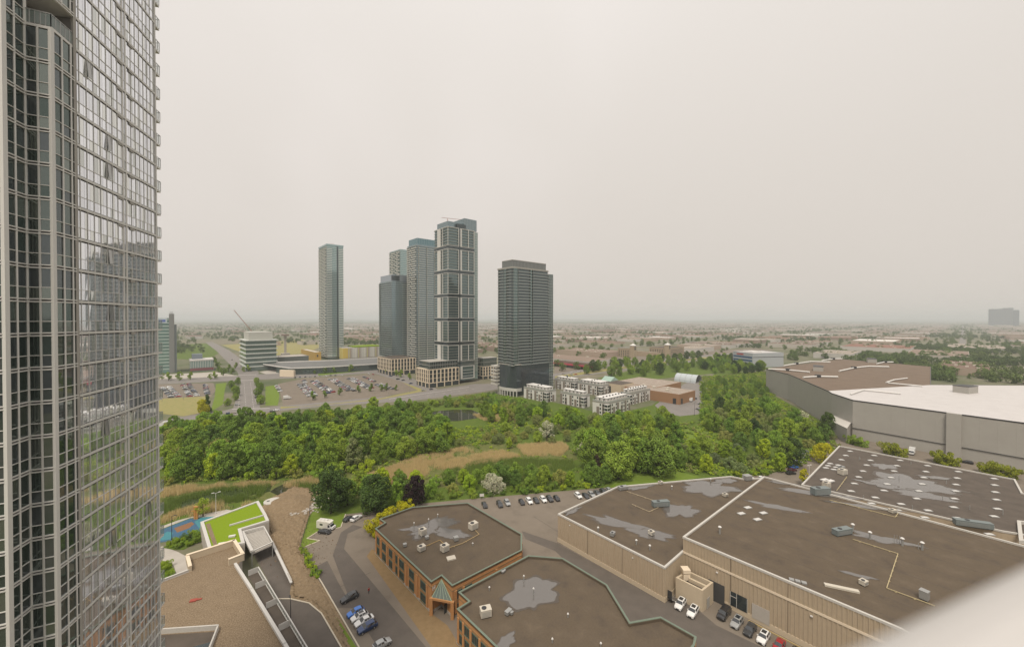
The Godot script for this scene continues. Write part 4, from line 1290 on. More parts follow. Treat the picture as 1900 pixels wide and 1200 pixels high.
	roof_unit(t3, at_y(Vector3(141.53, 8.7, -167.58), ry) - o, Vector3(3.0, 2.2, 2.2), 0.3, M.unit)
	roof_unit(t3, at_y(Vector3(145.63, 8.7, -173.02), ry) - o, Vector3(2.4, 1.4, 1.6), 0.3, M.metal)
	roof_unit(t3, at_y(Vector3(124.25, 8.7, -154.62), ry) - o, Vector3(2.2, 2.0, 2.0), 0.3, M.unit)
	roof_unit(t3, at_y(Vector3(147.55, 8.7, -125.15), ry) - o, Vector3(9.0, 1.9, 1.8), -0.35, M.teal_unit)
	roof_unit(t3, at_y(Vector3(128.56, 8.7, -160.84), ry) - o, Vector3(3.2, 0.6, 1.6), 0.3, M.white, false)
	roof_unit(t3, at_y(Vector3(129.91, 8.7, -159.77), ry) - o, Vector3(3.0, 0.6, 1.6), 0.3, M.white, false)
	for u in [Vector3(164.08, 8.7, -185.02), Vector3(164.33, 8.7, -185.02), Vector3(182.21, 8.7, -178.82), Vector3(161.25, 8.7, -163.03), Vector3(175.06, 8.7, -157.67), Vector3(158.03, 8.7, -143.52), Vector3(159.82, 8.7, -136.57), Vector3(166.74, 8.7, -132.78), Vector3(129.77, 8.7, -144.38), Vector3(139.89, 8.7, -136.57)]:
		roof_pipe(t3, at_y(u, ry) - o, 1.5, 0.1, false)
	gas_line(t3, [at_y(Vector3(140.92, 8.7, -164.71), ry) - o, at_y(Vector3(125.47, 8.7, -151.21), ry) - o], pm)
	puddle(t3, Vector3(161.12, 8.66, -159.34), o, 17.0, 12.0, -0.45, 41, 0.42)
	puddle(t3, Vector3(155.23, 8.66, -148.03), o, 10.0, 5.0, -0.5, 42, 0.4)
	puddle(t3, Vector3(167.9, 8.66, -176.95), o, 6.0, 4.5, 0.1, 43, 0.5)
	puddle(t3, Vector3(147.7, 8.67, -156.72), o, 8.0, 3.0, -0.6, 44, 0.5)
	puddle(t3, Vector3(177.81, 8.66, -164.24), o, 6.0, 2.0, -0.3, 45, 0.5)
	# raised well at the right end
	b = MB.new()
	var w8 := shifted(pv([164.81, -127.58, 170.35, -125.57, 159.62, -114.68, 150.31, -115.8]), -Vector2(o.x, o.z))
	b.rim(w8, inset(w8, 0.8), 8.6, 9.6)
	obj("roof_well", b, M.off_white, t3)

func wall_point(a: Vector2, d: Vector2, s: Vector3) -> Vector2:
	# the point of the wall line through a along d that lies nearest to s
	return a + d * (Vector2(s.x, s.z) - a).dot(d)

func skylight_spots() -> PackedVector2Array:
	return pv([169.94, -196.86, 162.47, -190.61, 155.45, -184.74, 176.35, -190.61, 168.52, -184.03, 161.2, -177.89, 153.26, -170.91, 145.69, -164.46, 138.21, -157.95, 130.89, -150.98, 125.12, -145.92, 182.43, -184.03, 174.26, -177.23, 166.89, -170.91, 158.72, -163.9, 150.97, -157.44, 144.02, -151.46, 135.15, -145.48, 129.44, -140.77, 188.15, -177.23, 180.12, -170.3, 172.47, -163.9, 165.05, -157.44, 157.07, -150.98, 149.66, -144.6, 139.69, -140.36, 134.04, -135.97, 194.18, -170.3, 185.82, -163.34, 178.11, -156.92, 171.2, -150.98, 163.6, -144.6, 155.9, -137.93, 144.3, -135.59, 138.12, -130.77, 200.64, -162.78, 193.03, -156.41, 185.41, -150.04, 178.05, -143.73, 169.82, -136.75, 162.23, -131.49, 148.52, -130.41, 153.29, -125.62, 147.31, -120.55, 146.19, -179.89, 143.06, -177.23, 140.02, -174.65, 148.24, -177.89, 145.11, -175.28, 142.08, -172.76])

# ---------------------------------------------------------------- big grey cold store behind the warehouses
func cold_store():
	var h := 24.0
	# footprint follows the street grid except for the cut corner facing the viewer
	var A := pv([262.68, -405.75, 257.91, -365.78, 225.71, -280.17, 221.34, -271.95, 215.74, -248.28, 238.42, -214.89, 241.52, -210.37, 252.83, -193.75, 279.15, -155.03, 569.98, -251.65, 397.14, -303.06, 326.2, -305.55, 452.74, -424.3, 422.46, -505.06])
	var c := Vector2.ZERO
	for q in A: c += q
	c /= A.size()
	var t := thing("cold_store", "huge windowless grey panel building with brown and white flat roofs", "warehouse", v3(c, 0))
	var o := t.position
	var p := shifted(A, -c)
	var b := MB.new()
	b.walls(p, 0, h)
	obj("wall", b, M.panel_grey, t)
	b = MB.new()
	b.rim(inset(p, -0.15), inset(p, 0.3), h - 0.5, h + 0.1)
	obj("roof_edge", b, M.dark, t)
	var split := inset(p, 0.28)
	b = MB.new()
	b.sheet(PackedVector2Array([split[0], split[1], split[2], split[11], split[12], split[13]]), h)
	obj("brown_roof", b, grain(tones(0.15, 0.115, 0.088, 0.08), 30.0, 0.85, 0.03, 61, [lin(0.13, 0.095, 0.07) * Color(1, 1, 1, 0.6), lin(0.2, 0.15, 0.11) * Color(1, 1, 1, 0.5)], 90.0, 0.012), t)
	b = MB.new()
	b.sheet(PackedVector2Array([split[2], split[3], split[4], split[5], split[6], split[7], split[8], split[9], split[10], split[11]]), h)
	obj("white_roof", b, M.roof_white, t)
	# panel joints and a long cable tray along the wall
	for i in [0, 1, 3, 4, 5, 6, 7]:
		var a := p[i]
		var e := p[i + 1]
		var l := (e - a).length()
		var d := (e - a) / l
		var nv := Vector2(-d.y, d.x)
		if nv.dot((a + e) / 2) < 0: nv = -nv
		var k := 6.0
		while k < l - 2:
			b = MB.new()
			b.bar(v3(a + d * k + nv * 0.005, 0), v3(a + d * k + nv * 0.005, h - 0.5), 0.04, 0.04)
			obj("panel_joint", b, plain(lin(0.33, 0.315, 0.29), 0.8), t)
			k += 6.0
	b = MB.new()
	for i in [4, 5, 6, 7]:
		b.bar(v3(p[i] * 1.002, 6.4), v3(p[i + 1] * 1.002, 6.4), 0.35, 0.25)
	obj("cable_tray", b, M.dark, t)
	b = MB.new()
	var wd := (p[7] - p[4]).normalized()
	var wn := Vector2(-wd.y, wd.x)
	if wn.dot(p[5]) < 0: wn = -wn
	b.prism(PackedVector2Array([p[5], p[6], p[6] + wn * 1.6, p[5] + wn * 1.6]), 0, h + 0.12)
	obj("pilaster", b, M.panel_grey, t)
	b = MB.new()
	b.box(Vector3(-0.9, 0, 0), Vector3(0.9, 3.0, 0.1))
	obj("door", b, M.dark, t, v3(p[5].lerp(p[6], 0.3) + wn * 1.62, 0), atan2(wn.x, wn.y))
	# rooftop ducts: white flues meeting at dark fans
	for s in [[Vector3(259.25, 24, -397.08), Vector3(273.03, 24, -388.76), Vector3(283.05, 24, -373.13)], [Vector3(251.65, 24, -339.05), Vector3(269.12, 24, -345.36), Vector3(284.01, 24, -342.18)], [Vector3(293.87, 24, -424.3), Vector3(321.95, 24, -444.61), Vector3(355.41, 24, -466.97), Vector3(373.77, 24, -461.17)], [Vector3(317.58, 24, -380.79), Vector3(353.39, 24, -405.75), Vector3(380.89, 24, -419.5), Vector3(398.26, 24, -414.82)], [Vector3(413.41, 24, -444.61), Vector3(437.65, 24, -461.17), Vector3(447.77, 24, -461.17)], [Vector3(378.36, 24, -479.01), Vector3(407.23, 24, -498.28), Vector3(418.16, 24, -498.28)]]:
		for i in s.size() - 1:
			b = MB.new()
			b.tube(s[i] + Vector3(0, 0.9, 0) - o, s[i + 1] + Vector3(0, 0.9, 0) - o, 0.75, 0.75, 8)
			obj("duct", b, M.white, t)
		b = MB.new()
		var q: Vector3 = s[1] - o
		b.box(q + Vector3(-1.6, 0, -1.6), q + Vector3(1.6, 2.4, 1.6))
		obj("fan_box", b, M.dark, t)
	for s in [[Vector3(306.63, 24, -392.87), Vector3(16, 4.2, 8), 0.9], [Vector3(427.77, 24, -466.97), Vector3(18, 4.2, 8), 0.9], [Vector3(316.59, 24, -273.96), Vector3(12, 4.6, 8), 0.35]]:
		b = MB.new()
		b.box(Vector3(-s[1].x / 2, 0, -s[1].z / 2), Vector3(s[1].x / 2, s[1].y, s[1].z / 2))
		var pen := obj("plant_room", b, M.panel_grey, t, s[0] - o, s[2])
		b = MB.new()
		b.box(Vector3(-s[1].x / 2 - 0.1, s[1].y, -s[1].z / 2 - 0.1), Vector3(s[1].x / 2 + 0.1, s[1].y + 0.3, s[1].z / 2 + 0.1))
		obj("roof_edge", b, M.dark, pen)
	for s in [[Vector3(228.1, 24, -264.2), Vector3(250.7, 24, -280.17), Vector3(263.7, 24, -266.1)], [Vector3(298.77, 24, -313.29), Vector3(318.64, 24, -327.1), Vector3(338.34, 24, -335.98)], [Vector3(297.55, 24, -310.67), Vector3(309.32, 24, -295.81)]]:
		for i in s.size() - 1:
			b = MB.new()
			b.tube(s[i] + Vector3(0, 0.7, 0) - o, s[i + 1] + Vector3(0, 0.7, 0) - o, 0.55, 0.55, 8)
			obj("duct", b, M.white, t)
	# low annexe at the cut corner
	var an := thing("annexe", "small low grey annexe against the huge grey panel building", "building", Vector3(221.06, 0, -262.91))
	b = MB.new()
	b.prism(shifted(pv([207.08, -253.39, 202.59, -237.09, 228.22, -261.69, 231.49, -280.04]), -Vector2(an.position.x, an.position.z)), 0, 9)
	obj("wall", b, M.panel_grey, an)
	b = MB.new()
	b.prism(shifted(inset(pv([207.08, -253.39, 202.59, -237.09, 228.22, -261.69, 231.49, -280.04]), -0.2), -Vector2(an.position.x, an.position.z)), 9.01, 9.3)
	obj("roof", b, M.off_white, an)
	b = MB.new()
	b.box(Vector3(-0.9, 0, 0), Vector3(0.9, 3.2, 0.1))
	obj("door", b, M.dark, an, v3(Vector2(Vector3(216.96, 0, -255.51).x, Vector3(216.96, 0, -255.51).z), 0) - an.position, 0.7)

# ---------------------------------------------------------------- condominium towers
func slab_tower(called: String, label: String, T: Dictionary, y0: float, fl: float, glass: Material, slabm: Material, left: Dictionary, right: Dictionary, group := "") -> Node3D:
	# local x runs along the right-hand face (0..b), local z from -a to 0 along the left-hand face
	var t := thing(called, label, "tower", v3(T.c, 0), GRID, group)
	var a: float = T.a
	var b: float = T.b
	var h: float = T.h
	var m := MB.new()
	m.box(Vector3(0, y0, -a), Vector3(b, h, 0))
	obj("glass_wall", m, glass, t)
	var n := int((h - y0) / fl)
	var mul := MB.new()
	for side in [[right, true], [left, false]]:
		var st: Dictionary = side[0]
		var l: float = b if side[1] else a
		var k := int(l / st.get("step", 1.6))
		for i in k + 1:
			var s: float = l * i / k
			if side[1]: mul.box(Vector3(s - 0.06, y0, 0.0), Vector3(s + 0.06, h, 0.09))
			else: mul.box(Vector3(-0.09, y0, -s - 0.06), Vector3(0.0, h, -s + 0.06))
	obj("mullions", mul, M.metal, t).set_meta("kind", "stuff")
	var rails := MB.new()
	var shade := MB.new()
	for f in n + 1:
		var y := y0 + fl * f
		var ext_l: float = left.get("slab", 0.15)
		var ext_r: float = right.get("slab", 0.15)
		m = MB.new()
		m.box(Vector3(-ext_l, y - 0.14, -a - ext_l), Vector3(b + ext_r * 0.8, y + 0.14, ext_r))
		obj("floor_slab", m, slabm, t)
		if f == n: continue
		for side in [[right, true], [left, false]]:
			var st: Dictionary = side[0]
			var l: float = b if side[1] else a
			var ex: float = ext_r if side[1] else ext_l
			for z in st.get("zones", []):
				var s0: float = z[0] * l
				var s1: float = z[1] * l
				if z.size() > 2 and (f % 2 == 1) :
					s0 += z[2] * l
					s1 = minf(l, s1 + z[2] * l)
				var y1 = y + st.get("rail", 1.0)
				if side[1]:
					rails.box(Vector3(s0, y + 0.1, ex - 0.1), Vector3(s1, y1, ex - 0.02))
					shade.box(Vector3(s0, y + 0.1, 0.09), Vector3(s0 + 0.2, y + fl - 0.14, ex - 0.1))
				else:
					rails.box(Vector3(-ex + 0.02, y + 0.1, -s1), Vector3(-ex + 0.1, y1, -s0))
					shade.box(Vector3(-ex + 0.1, y + 0.1, -s1), Vector3(-0.09, y + fl - 0.14, -s1 + 0.2))
	if rails.v.size():
		obj("balustrades", rails, left.get("mat", M.metal), t).set_meta("kind", "stuff")
		obj("balcony_dividers", shade, left.get("mat", M.metal), t).set_meta("kind", "stuff")
	return t

func local_box(t: Node3D, called: String, lo: Vector3, hi: Vector3, mat: Material) -> MeshInstance3D:
	var m := MB.new()
	m.box(lo, hi)
	return obj(called, m, mat, t)

func cream_podium(label: String, T: Dictionary, h: float, nl: int, nr: int, setback: float):
	var t := thing("podium_block", label, "building", v3(T.c, 0), GRID)
	var a: float = T.a
	var b: float = T.b
	local_box(t, "glass_wall", Vector3(0.3, 0, -a + 0.3), Vector3(b - 0.3, h, -0.3), M.window)
	var sh := h * 0.28
	for y in [sh, h * 0.52, h * 0.76, h]:
		local_box(t, "floor_band", Vector3(0, y - (0.9 if y < h and y > sh else 0.8), -a) + Vector3(0, 0.5 if y < h and y > sh else 0.0, 0), Vector3(b, y, 0), M.cream)
	for i in nr + 1:
		var x := b * i / nr
		local_box(t, "fin", Vector3(maxf(0, x - 0.75), sh, -0.5), Vector3(minf(b, x + 0.75), h - 0.2, 0.06), M.cream)
		if i % 2 == 0: local_box(t, "column", Vector3(maxf(0.1, x - 0.6), 0, -0.9), Vector3(minf(b, x + 0.6), sh, -0.1), M.cream)
	for i in nl + 1:
		var z := -a * i / nl
		local_box(t, "fin", Vector3(-0.06, sh, maxf(-a, z - 0.75)), Vector3(0.5, h - 0.2, minf(0, z + 0.75)), M.cream)
		if i % 2 == 0: local_box(t, "column", Vector3(0.1, 0, maxf(-a, z - 0.6)), Vector3(0.9, sh, minf(-0.1, z + 0.6)), M.cream)
	if setback > 0:
		local_box(t, "upper_storeys", Vector3(2.5, h, -a + 2), Vector3(b - 1, h + setback, -2.5), M.dark_glass)
		for k in 3:
			local_box(t, "floor_band", Vector3(2.3, h + setback * k / 2.0 - 0.2 + (0.4 if k == 0 else 0.0), -a + 1.8), Vector3(b - 0.8, h + setback * k / 2.0 + 0.2 + (0.2 if k == 0 else 0.0), -2.3), M.panel_grey)
		for i in nr * 2:
			local_box(t, "fin", Vector3(2.5 + (b - 3.6) * i / (nr * 2.0), h + 0.6, -2.5), Vector3(2.7 + (b - 3.6) * i / (nr * 2.0), h + setback - 0.3, -2.38), M.metal)
	else:
		local_box(t, "roof", Vector3(0.6, h - 0.1, -a + 0.6), Vector3(b - 0.6, h + 0.05, -0.6), M.roof_grey)

func condo_towers():
	var teal := plain(lin(0.3, 0.42, 0.42), 0.08, 0.65)
	var bluish := plain(lin(0.215, 0.295, 0.325), 0.08, 0.65)
	var darkg := plain(lin(0.1, 0.14, 0.135), 0.08, 0.6)
	var pale := plain(lin(0.5, 0.5, 0.46), 0.6)
	var greyw := plain(lin(0.34, 0.36, 0.34), 0.6)
	var railg := plain(lin(0.25, 0.29, 0.27), 0.3, 0.2)
	# slender tower standing apart
	var T: Dictionary = {"c": Vector2(-340.09, -723.07), "a": 50.51, "b": 29.03, "h": 210.77}
	var t := slab_tower("condo_tower", "slender pale green tower standing alone with white checkered balconies", T, 6, 3.2, teal, pale, {"slab": 1.5, "zones": [[0.0, 0.32, 0.15], [0.42, 0.8, 0.15]], "rail": 1.5, "mat": pale}, {"slab": 0.5, "zones": [[0.0, 0.3], [0.72, 1.0]], "step": 2.2})
	local_box(t, "recess", Vector3(T.b * 0.6, 6, 0.05), Vector3(T.b * 0.68, T.h, 0.62), M.window)  # dark strip set proud of the wall, painting the shade of a recess
	local_box(t, "base", Vector3(1, 0, -T.a + 1), Vector3(T.b - 1, 6, -1), M.dark_glass)
	local_box(t, "roof_screen", Vector3(-0.8, T.h + 0.15, -T.a - 0.8), Vector3(T.b + 0.5, T.h + 3.0, 0.5), teal)
	roof_crane(t, Vector3(T.b * 0.4, T.h + 3, -T.a * 0.4), 10.0)
	# tower farthest back
	T = {"c": Vector2(-194.94, -686.72), "a": 44.02, "b": 14.42, "h": 197.38}
	t = slab_tower("condo_tower", "pale balcony tower half hidden behind two nearer towers", T, 6, 3.2, teal, pale, {"slab": 1.5, "zones": [[0.0, 0.3, 0.15], [0.42, 0.8, 0.15]], "rail": 1.5, "mat": pale}, {"slab": 0.4, "zones": [], "step": 2.2})
	# dark blue-green tower on the left of the cluster
	T = {"c": Vector2(-174.88, -571.71), "a": 44.13, "b": 35.24, "h": 130.82}
	t = slab_tower("condo_tower", "dark blue-green glass tower rising from a cream podium", T, 20, 3.2, bluish, greyw, {"slab": 1.7, "zones": [[0.0, 0.95]], "rail": 0.5, "mat": railg}, {"slab": 0.35, "zones": [[0.45, 1.0]], "rail": 0.9})
	local_box(t, "roof_screen", Vector3(0.5, T.h + 0.15, -T.a + 3), Vector3(T.b - 0.5, T.h + 9.5, -0.5), plain(lin(0.3, 0.34, 0.38), 0.15, 0.5))
	local_box(t, "plant_screen", Vector3(0.3, T.h + 1.0, -2.2), Vector3(T.b * 0.35, T.h + 8.0, -0.3), M.window)
	cream_podium("cream gridded podium under the dark blue-green tower", {"c": Vector2(-160.55, -522.47), "a": 46.08, "b": 35.45, "h": 30.13}, 22.0, 9, 8, 0.0)
	# wide banded tower
	T = {"c": Vector2(-135.19, -559.98), "a": 29.84, "b": 42.57, "h": 182.44}
	t = slab_tower("condo_tower", "wide glass tower striped with white floor lines and a blue-green crown", T, 10, 3.2, bluish, pale, {"slab": 1.5, "zones": [[0.0, 0.5, 0.1], [0.6, 0.95]], "rail": 1.2, "mat": pale}, {"slab": 1.3, "zones": [[0.05, 0.3], [0.36, 0.6], [0.66, 0.95]], "rail": 0.7})
	local_box(t, "crown", Vector3(0.8, T.h + 0.15, -T.a + 3), Vector3(T.b - 0.8, T.h + 8.6, -0.8), plain(lin(0.14, 0.24, 0.27), 0.08, 0.6))
	for i in 12:
		local_box(t, "crown_fin", Vector3(0.8 + (T.b - 1.8) * i / 11.0, T.h + 0.3, -0.8), Vector3(0.95 + (T.b - 1.8) * i / 11.0, T.h + 8.4, -0.66), M.metal)
	tall_tower()
	dark_tower()

func roof_crane(t: Node3D, at: Vector3, l: float):
	var m := MB.new()
	m.tube(at, at + Vector3(0, 3, 0), 0.3, 0.3, 6)
	m.bar(at + Vector3(-l * 0.3, 3, 0), at + Vector3(l * 0.7, 5, 0), 0.35, 0.35)
	obj("roof_crane", m, plain(lin(0.3, 0.1, 0.06), 0.7), t)

func tall_tower():
	var white := plain(lin(0.55, 0.54, 0.51), 0.6)
	var glass := plain(lin(0.17, 0.24, 0.25), 0.08, 0.6)
	var teal := plain(lin(0.32, 0.43, 0.4), 0.08, 0.65)
	var T: Dictionary = {"c": Vector2(-72.76, -449.34), "a": 29.97, "b": 41.91, "h": 180.82}
	var t := thing("condo_tower", "tallest tower with white framed stacks of balconies and a small crane on top", "tower", v3(T.c, 0), GRID)
	var a: float = T.a
	var b: float = T.b
	var h: float = T.h
	local_box(t, "glass_wall", Vector3(0, 3, -a), Vector3(b * 0.86, h, 0), glass)
	local_box(t, "glass_wall", Vector3(b * 0.86, 3, -a), Vector3(b, h - 1, -0.8), teal)
	var fl := 3.15
	var y0 := 22.0
	var breaks := [22.0, 60.0, 86.0, 112.0, 138.0, 164.0]
	# white frames: one box of frame members per stack between two recessed belts
	var n := int((h - y0) / fl)
	var rails := MB.new()
	for f in n + 1:
		var y := y0 + fl * f
		var m := MB.new()
		m.box(Vector3(-1.2, y - 0.15, -a - 0.5), Vector3(b * 0.845, y + 0.15, 1.25))
		obj("floor_slab", m, plain(lin(0.3, 0.31, 0.29), 0.6), t)
		rails.box(Vector3(-1.15, y + 0.15, -a * 0.32), Vector3(-1.07, y + 1.2, 1.1))
		rails.box(Vector3(-1.0, y + 0.15, 1.1), Vector3(b * 0.3, y + 1.2, 1.18))
		rails.box(Vector3(b * 0.42, y + 0.15, 1.1), Vector3(b * 0.83, y + 1.2, 1.18))
		m = MB.new()
		m.box(Vector3(b * 0.86, y - 0.1, -a - 0.3), Vector3(b + 0.9, y + 0.1, -0.6))
		obj("floor_slab", m, white, t)
	obj("balustrades", rails, plain(lin(0.15, 0.19, 0.18), 0.15, 0.4), t).set_meta("kind", "stuff")
	var tops := []
	var k := 0
	var y := h
	while y > y0 + 6:
		tops.append(y)
		y -= 27.6 if k else 25.0
		k += 1
	for i in tops.size():
		var yt: float = tops[i]
		var yb: float = (tops[i + 1] if i + 1 < tops.size() else y0 + 1.0) + 3.4
		# left face: pale solid pier
		local_box(t, "pale_pier", Vector3(-1.35, yb, -a * 0.74), Vector3(0.1, yt, -a * 0.5), white)
		# frames of the right face
		for s in [[-1.32, -0.8], [b * 0.31, b * 0.33], [b * 0.375, b * 0.425], [b * 0.635, b * 0.655], [b * 0.832, b * 0.85]]:
			local_box(t, "frame_post", Vector3(s[0], yb, 0.9), Vector3(s[1], yt, 1.35), white)
		local_box(t, "frame_post", Vector3(-1.36, yb, -a * 0.36), Vector3(-1.0, yt, -a * 0.33), white)
		for yy in [yb, yt - 0.5]:
			local_box(t, "frame_beam", Vector3(-1.4, yy, 1.0), Vector3(b * 0.33, yy + 0.5, 1.4), white)
			local_box(t, "frame_beam", Vector3(b * 0.375, yy, 1.0), Vector3(b * 0.85, yy + 0.5, 1.4), white)
			local_box(t, "frame_beam", Vector3(-1.42, yy, -a * 0.98), Vector3(-1.0, yy + 0.5, 0.99), white)
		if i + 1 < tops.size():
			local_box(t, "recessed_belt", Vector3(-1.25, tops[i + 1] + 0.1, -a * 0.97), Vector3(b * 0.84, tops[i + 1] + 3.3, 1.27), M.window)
	local_box(t, "dark_gap_strip", Vector3(b * 0.335, y0, 1.0), Vector3(b * 0.37, h - 2, 1.31), M.window)  # dark strip over the slab edges, its colour standing in for a shaded gap
	for s in 10:
		local_box(t, "mullion", Vector3(b * 0.86 + (b * 0.14) * s / 9.0 - 0.07, 12, -0.8), Vector3(b * 0.86 + b * 0.14 * s / 9.0 + 0.07, h - 1, -0.68), M.metal)
	# base with its own framed block
	for s in [[b * 0.375, b * 0.44], [b * 0.82, b * 0.85]]:
		local_box(t, "frame_post", Vector3(s[0], 5, 0.9), Vector3(s[1], 20, 1.35), white)
	for yy in [5.0, 19.5]:
		local_box(t, "frame_beam", Vector3(b * 0.375, yy, 1.0), Vector3(b * 0.85, yy + 0.8, 1.4), white)
	for yy in [8.0, 11.5, 15.0]:
		local_box(t, "floor_slab", Vector3(b * 0.44, yy, 0.0), Vector3(b * 0.82, yy + 0.3, 1.2), greyish())
	# crown
	var cr := plain(lin(0.2, 0.26, 0.28), 0.1, 0.55)
	local_box(t, "crown", Vector3(b * 0.05, h, -a + 2), Vector3(b * 0.62, h + 7.5, -4), cr)
	local_box(t, "crown", Vector3(b * 0.55, h, -a + 1), Vector3(b * 0.97, h + 13.5, -1.2), cr)
	local_box(t, "crown_screen", Vector3(b * 0.3, h, -4.0), Vector3(b * 0.6, h + 5.5, -1.0), M.window)
	for i in 9:
		local_box(t, "crown_fin", Vector3(b * 0.55 + b * 0.42 * i / 8.0 - 0.08, h + 0.1, -1.2), Vector3(b * 0.55 + b * 0.42 * i / 8.0 + 0.08, h + 13.2, -1.08), M.metal)
	roof_crane(t, Vector3(b * 0.2, h + 10, -a * 0.5), 26.0)
	local_box(t, "crane_base", Vector3(b * 0.2 - 0.5, h + 7.5, -a * 0.5 - 0.5), Vector3(b * 0.2 + 0.5, h + 10, -a * 0.5 + 0.5), M.dark)
	cream_podium("cream gridded corner podium with shops below the tallest tower", {"c": Vector2(-90.49, -428.19), "a": 29.41, "b": 39.19, "h": 20}, 20.0, 7, 8, 8.0)
	cream_podium("cream podium half hidden between the tallest tower and the dark tower", {"c": Vector2(-36.28, -489.66), "a": 18.26, "b": 25.12, "h": 16.14}, 16.0, 3, 6, 10.0)

func greyish() -> Material:
	if not M.has("slabgrey"): M.slabgrey = plain(lin(0.4, 0.41, 0.39), 0.6)
	return M.slabgrey

func dark_tower():
	var glass := plain(lin(0.092, 0.128, 0.145), 0.08, 0.55)
	var railm := plain(lin(0.17, 0.2, 0.2), 0.35, 0.2)
	var T: Dictionary = {"c": Vector2(1.04, -380.4), "a": 21.43, "b": 48.01, "h": 124.62}
	var y0 := 30.0
	var t := slab_tower("condo_tower", "dark grey-green glass tower banded with balconies, nearest to the park", T, y0, 2.95, glass, greyish(), {"slab": 1.4, "zones": [[0.05, 0.38], [0.62, 1.0]], "rail": 1.15, "mat": railm}, {"slab": 1.4, "zones": [[0.12, 0.46], [0.54, 0.98]], "rail": 1.15, "step": 1.5})
	var a: float = T.a
	var b: float = T.b
	# glazed corner and slots between the balcony stacks
	for s in [[0.0, 0.1], [0.46, 0.5]]:
		local_box(t, "glazed_bay", Vector3(b * s[0], y0, 0.1), Vector3(b * s[1], T.h, 1.3), plain(lin(0.14, 0.19, 0.185), 0.08, 0.6))
	local_box(t, "dark_slot", Vector3(b * 0.5, y0, 0.1), Vector3(b * 0.54, T.h - 1, 0.3), glass)
	local_box(t, "glazed_bay", Vector3(-1.3, y0, -a * 0.6), Vector3(-0.1, T.h, -a * 0.42), plain(lin(0.12, 0.16, 0.155), 0.08, 0.6))
	# lower wing on the right
	local_box(t, "wing", Vector3(b + 1.5, 3, -a), Vector3(b * 1.2, T.h - 2, -1.5), glass)
	local_box(t, "wing_glazing", Vector3(b * 1.05, 3, -1.5), Vector3(b * 1.2, T.h - 2, -1.2), plain(lin(0.16, 0.2, 0.195), 0.08, 0.6))
	for f in int((T.h - 8) / 2.95):
		local_box(t, "floor_slab", Vector3(b * 1.03, 6 + 2.95 * f, -a), Vector3(b * 1.2 + 1.3, 6.18 + 2.95 * f, -1.0), greyish())
	for i in 4:
		local_box(t, "mullion", Vector3(b * (1.05 + 0.05 * i) - 0.1, 3, -1.2), Vector3(b * (1.05 + 0.05 * i) + 0.1, T.h - 2, -1.05), M.metal)
	# penthouse
	local_box(t, "penthouse", Vector3(0.6, T.h, -a + 4), Vector3(b * 0.98, T.h + 8.0, -1.5), plain(lin(0.16, 0.17, 0.165), 0.2, 0.3))
	local_box(t, "parapet", Vector3(-1.3, T.h + 0.14, -a - 1.2), Vector3(b * 1.0, T.h + 1.3, 1.2), M.panel_grey)
	local_box(t, "penthouse_coping", Vector3(0.4, T.h + 8.0, -a + 3.8), Vector3(b * 0.99, T.h + 8.5, -1.3), M.off_white)
	local_box(t, "roof_unit", Vector3(b * 0.15, T.h + 8.5, -a * 0.6), Vector3(b * 0.3, T.h + 9.8, -a * 0.4), M.dark)
	for i in 24:
		local_box(t, "penthouse_fin", Vector3(0.8 + (b * 0.96) * i / 24.0, T.h + 1.4, -1.5), Vector3(0.95 + b * 0.96 * i / 24.0, T.h + 7.9, -1.36), M.metal)
	# dark base with a rounded left wing
	local_box(t, "base", Vector3(2.0, 4, -a), Vector3(b * 1.02, y0, 1.3), plain(lin(0.075, 0.095, 0.108), 0.08, 0.5))
	var m := MB.new()
	for f in 8:
		m.box(Vector3(2.0, 6 + 3.1 * f, 1.3), Vector3(b * 1.02, 6.15 + 3.1 * f, 1.36))
	for i in 22:
		m.box(Vector3(2.0 + b * i / 22.0, 4, 1.3), Vector3(2.1 + b * i / 22.0, y0, 1.38))
	obj("base_mullions", m, M.dark, t).set_meta("kind", "stuff")
	local_box(t, "lobby", Vector3(4.0, 0, -a + 2), Vector3(b * 1.0, 4, 0.3), M.dark_glass)
	# curved wing: seven facets bulging to the left
	var poly := PackedVector2Array()
	var back := 26.0
	for i in 9:
		var f := i / 8.0
		poly.push_back(Vector2(-sin(f * PI) * 3.0 - f * 2.0 + 2.0, -f * back + 3.0))
	poly.push_back(Vector2(8, -back + 3))
	poly.push_back(Vector2(8, 3))
	m = MB.new()
	m.prism(poly, 8.0, y0 + 0.6)
	obj("curved_wing", m, plain(lin(0.08, 0.1, 0.112), 0.08, 0.5), t)
	m = MB.new()
	m.prism(inset(poly, -0.5), y0 + 0.6, y0 + 1.2)
	obj("wing_roof_edge", m, M.panel_grey, t)
	m = MB.new()
	m.prism(inset(poly, -0.3), 5.0, 8.0)
	obj("white_soffit", m, M.white_paint, t)
	for i in 9:
		var q := poly[i]
		local_box(t, "white_column", Vector3(q.x - 0.4, 0, q.y - 0.4), Vector3(q.x + 0.4, 7.9, q.y + 0.4), M.white_paint)
	for f in 6:
		m = MB.new()
		m.box(Vector3(-5.5, 9.5 + 3.5 * f, -back - 2.0), Vector3(2.0, 11.2 + 3.5 * f, -back + 6.5))
		obj("white_balcony", m, M.off_white, t)

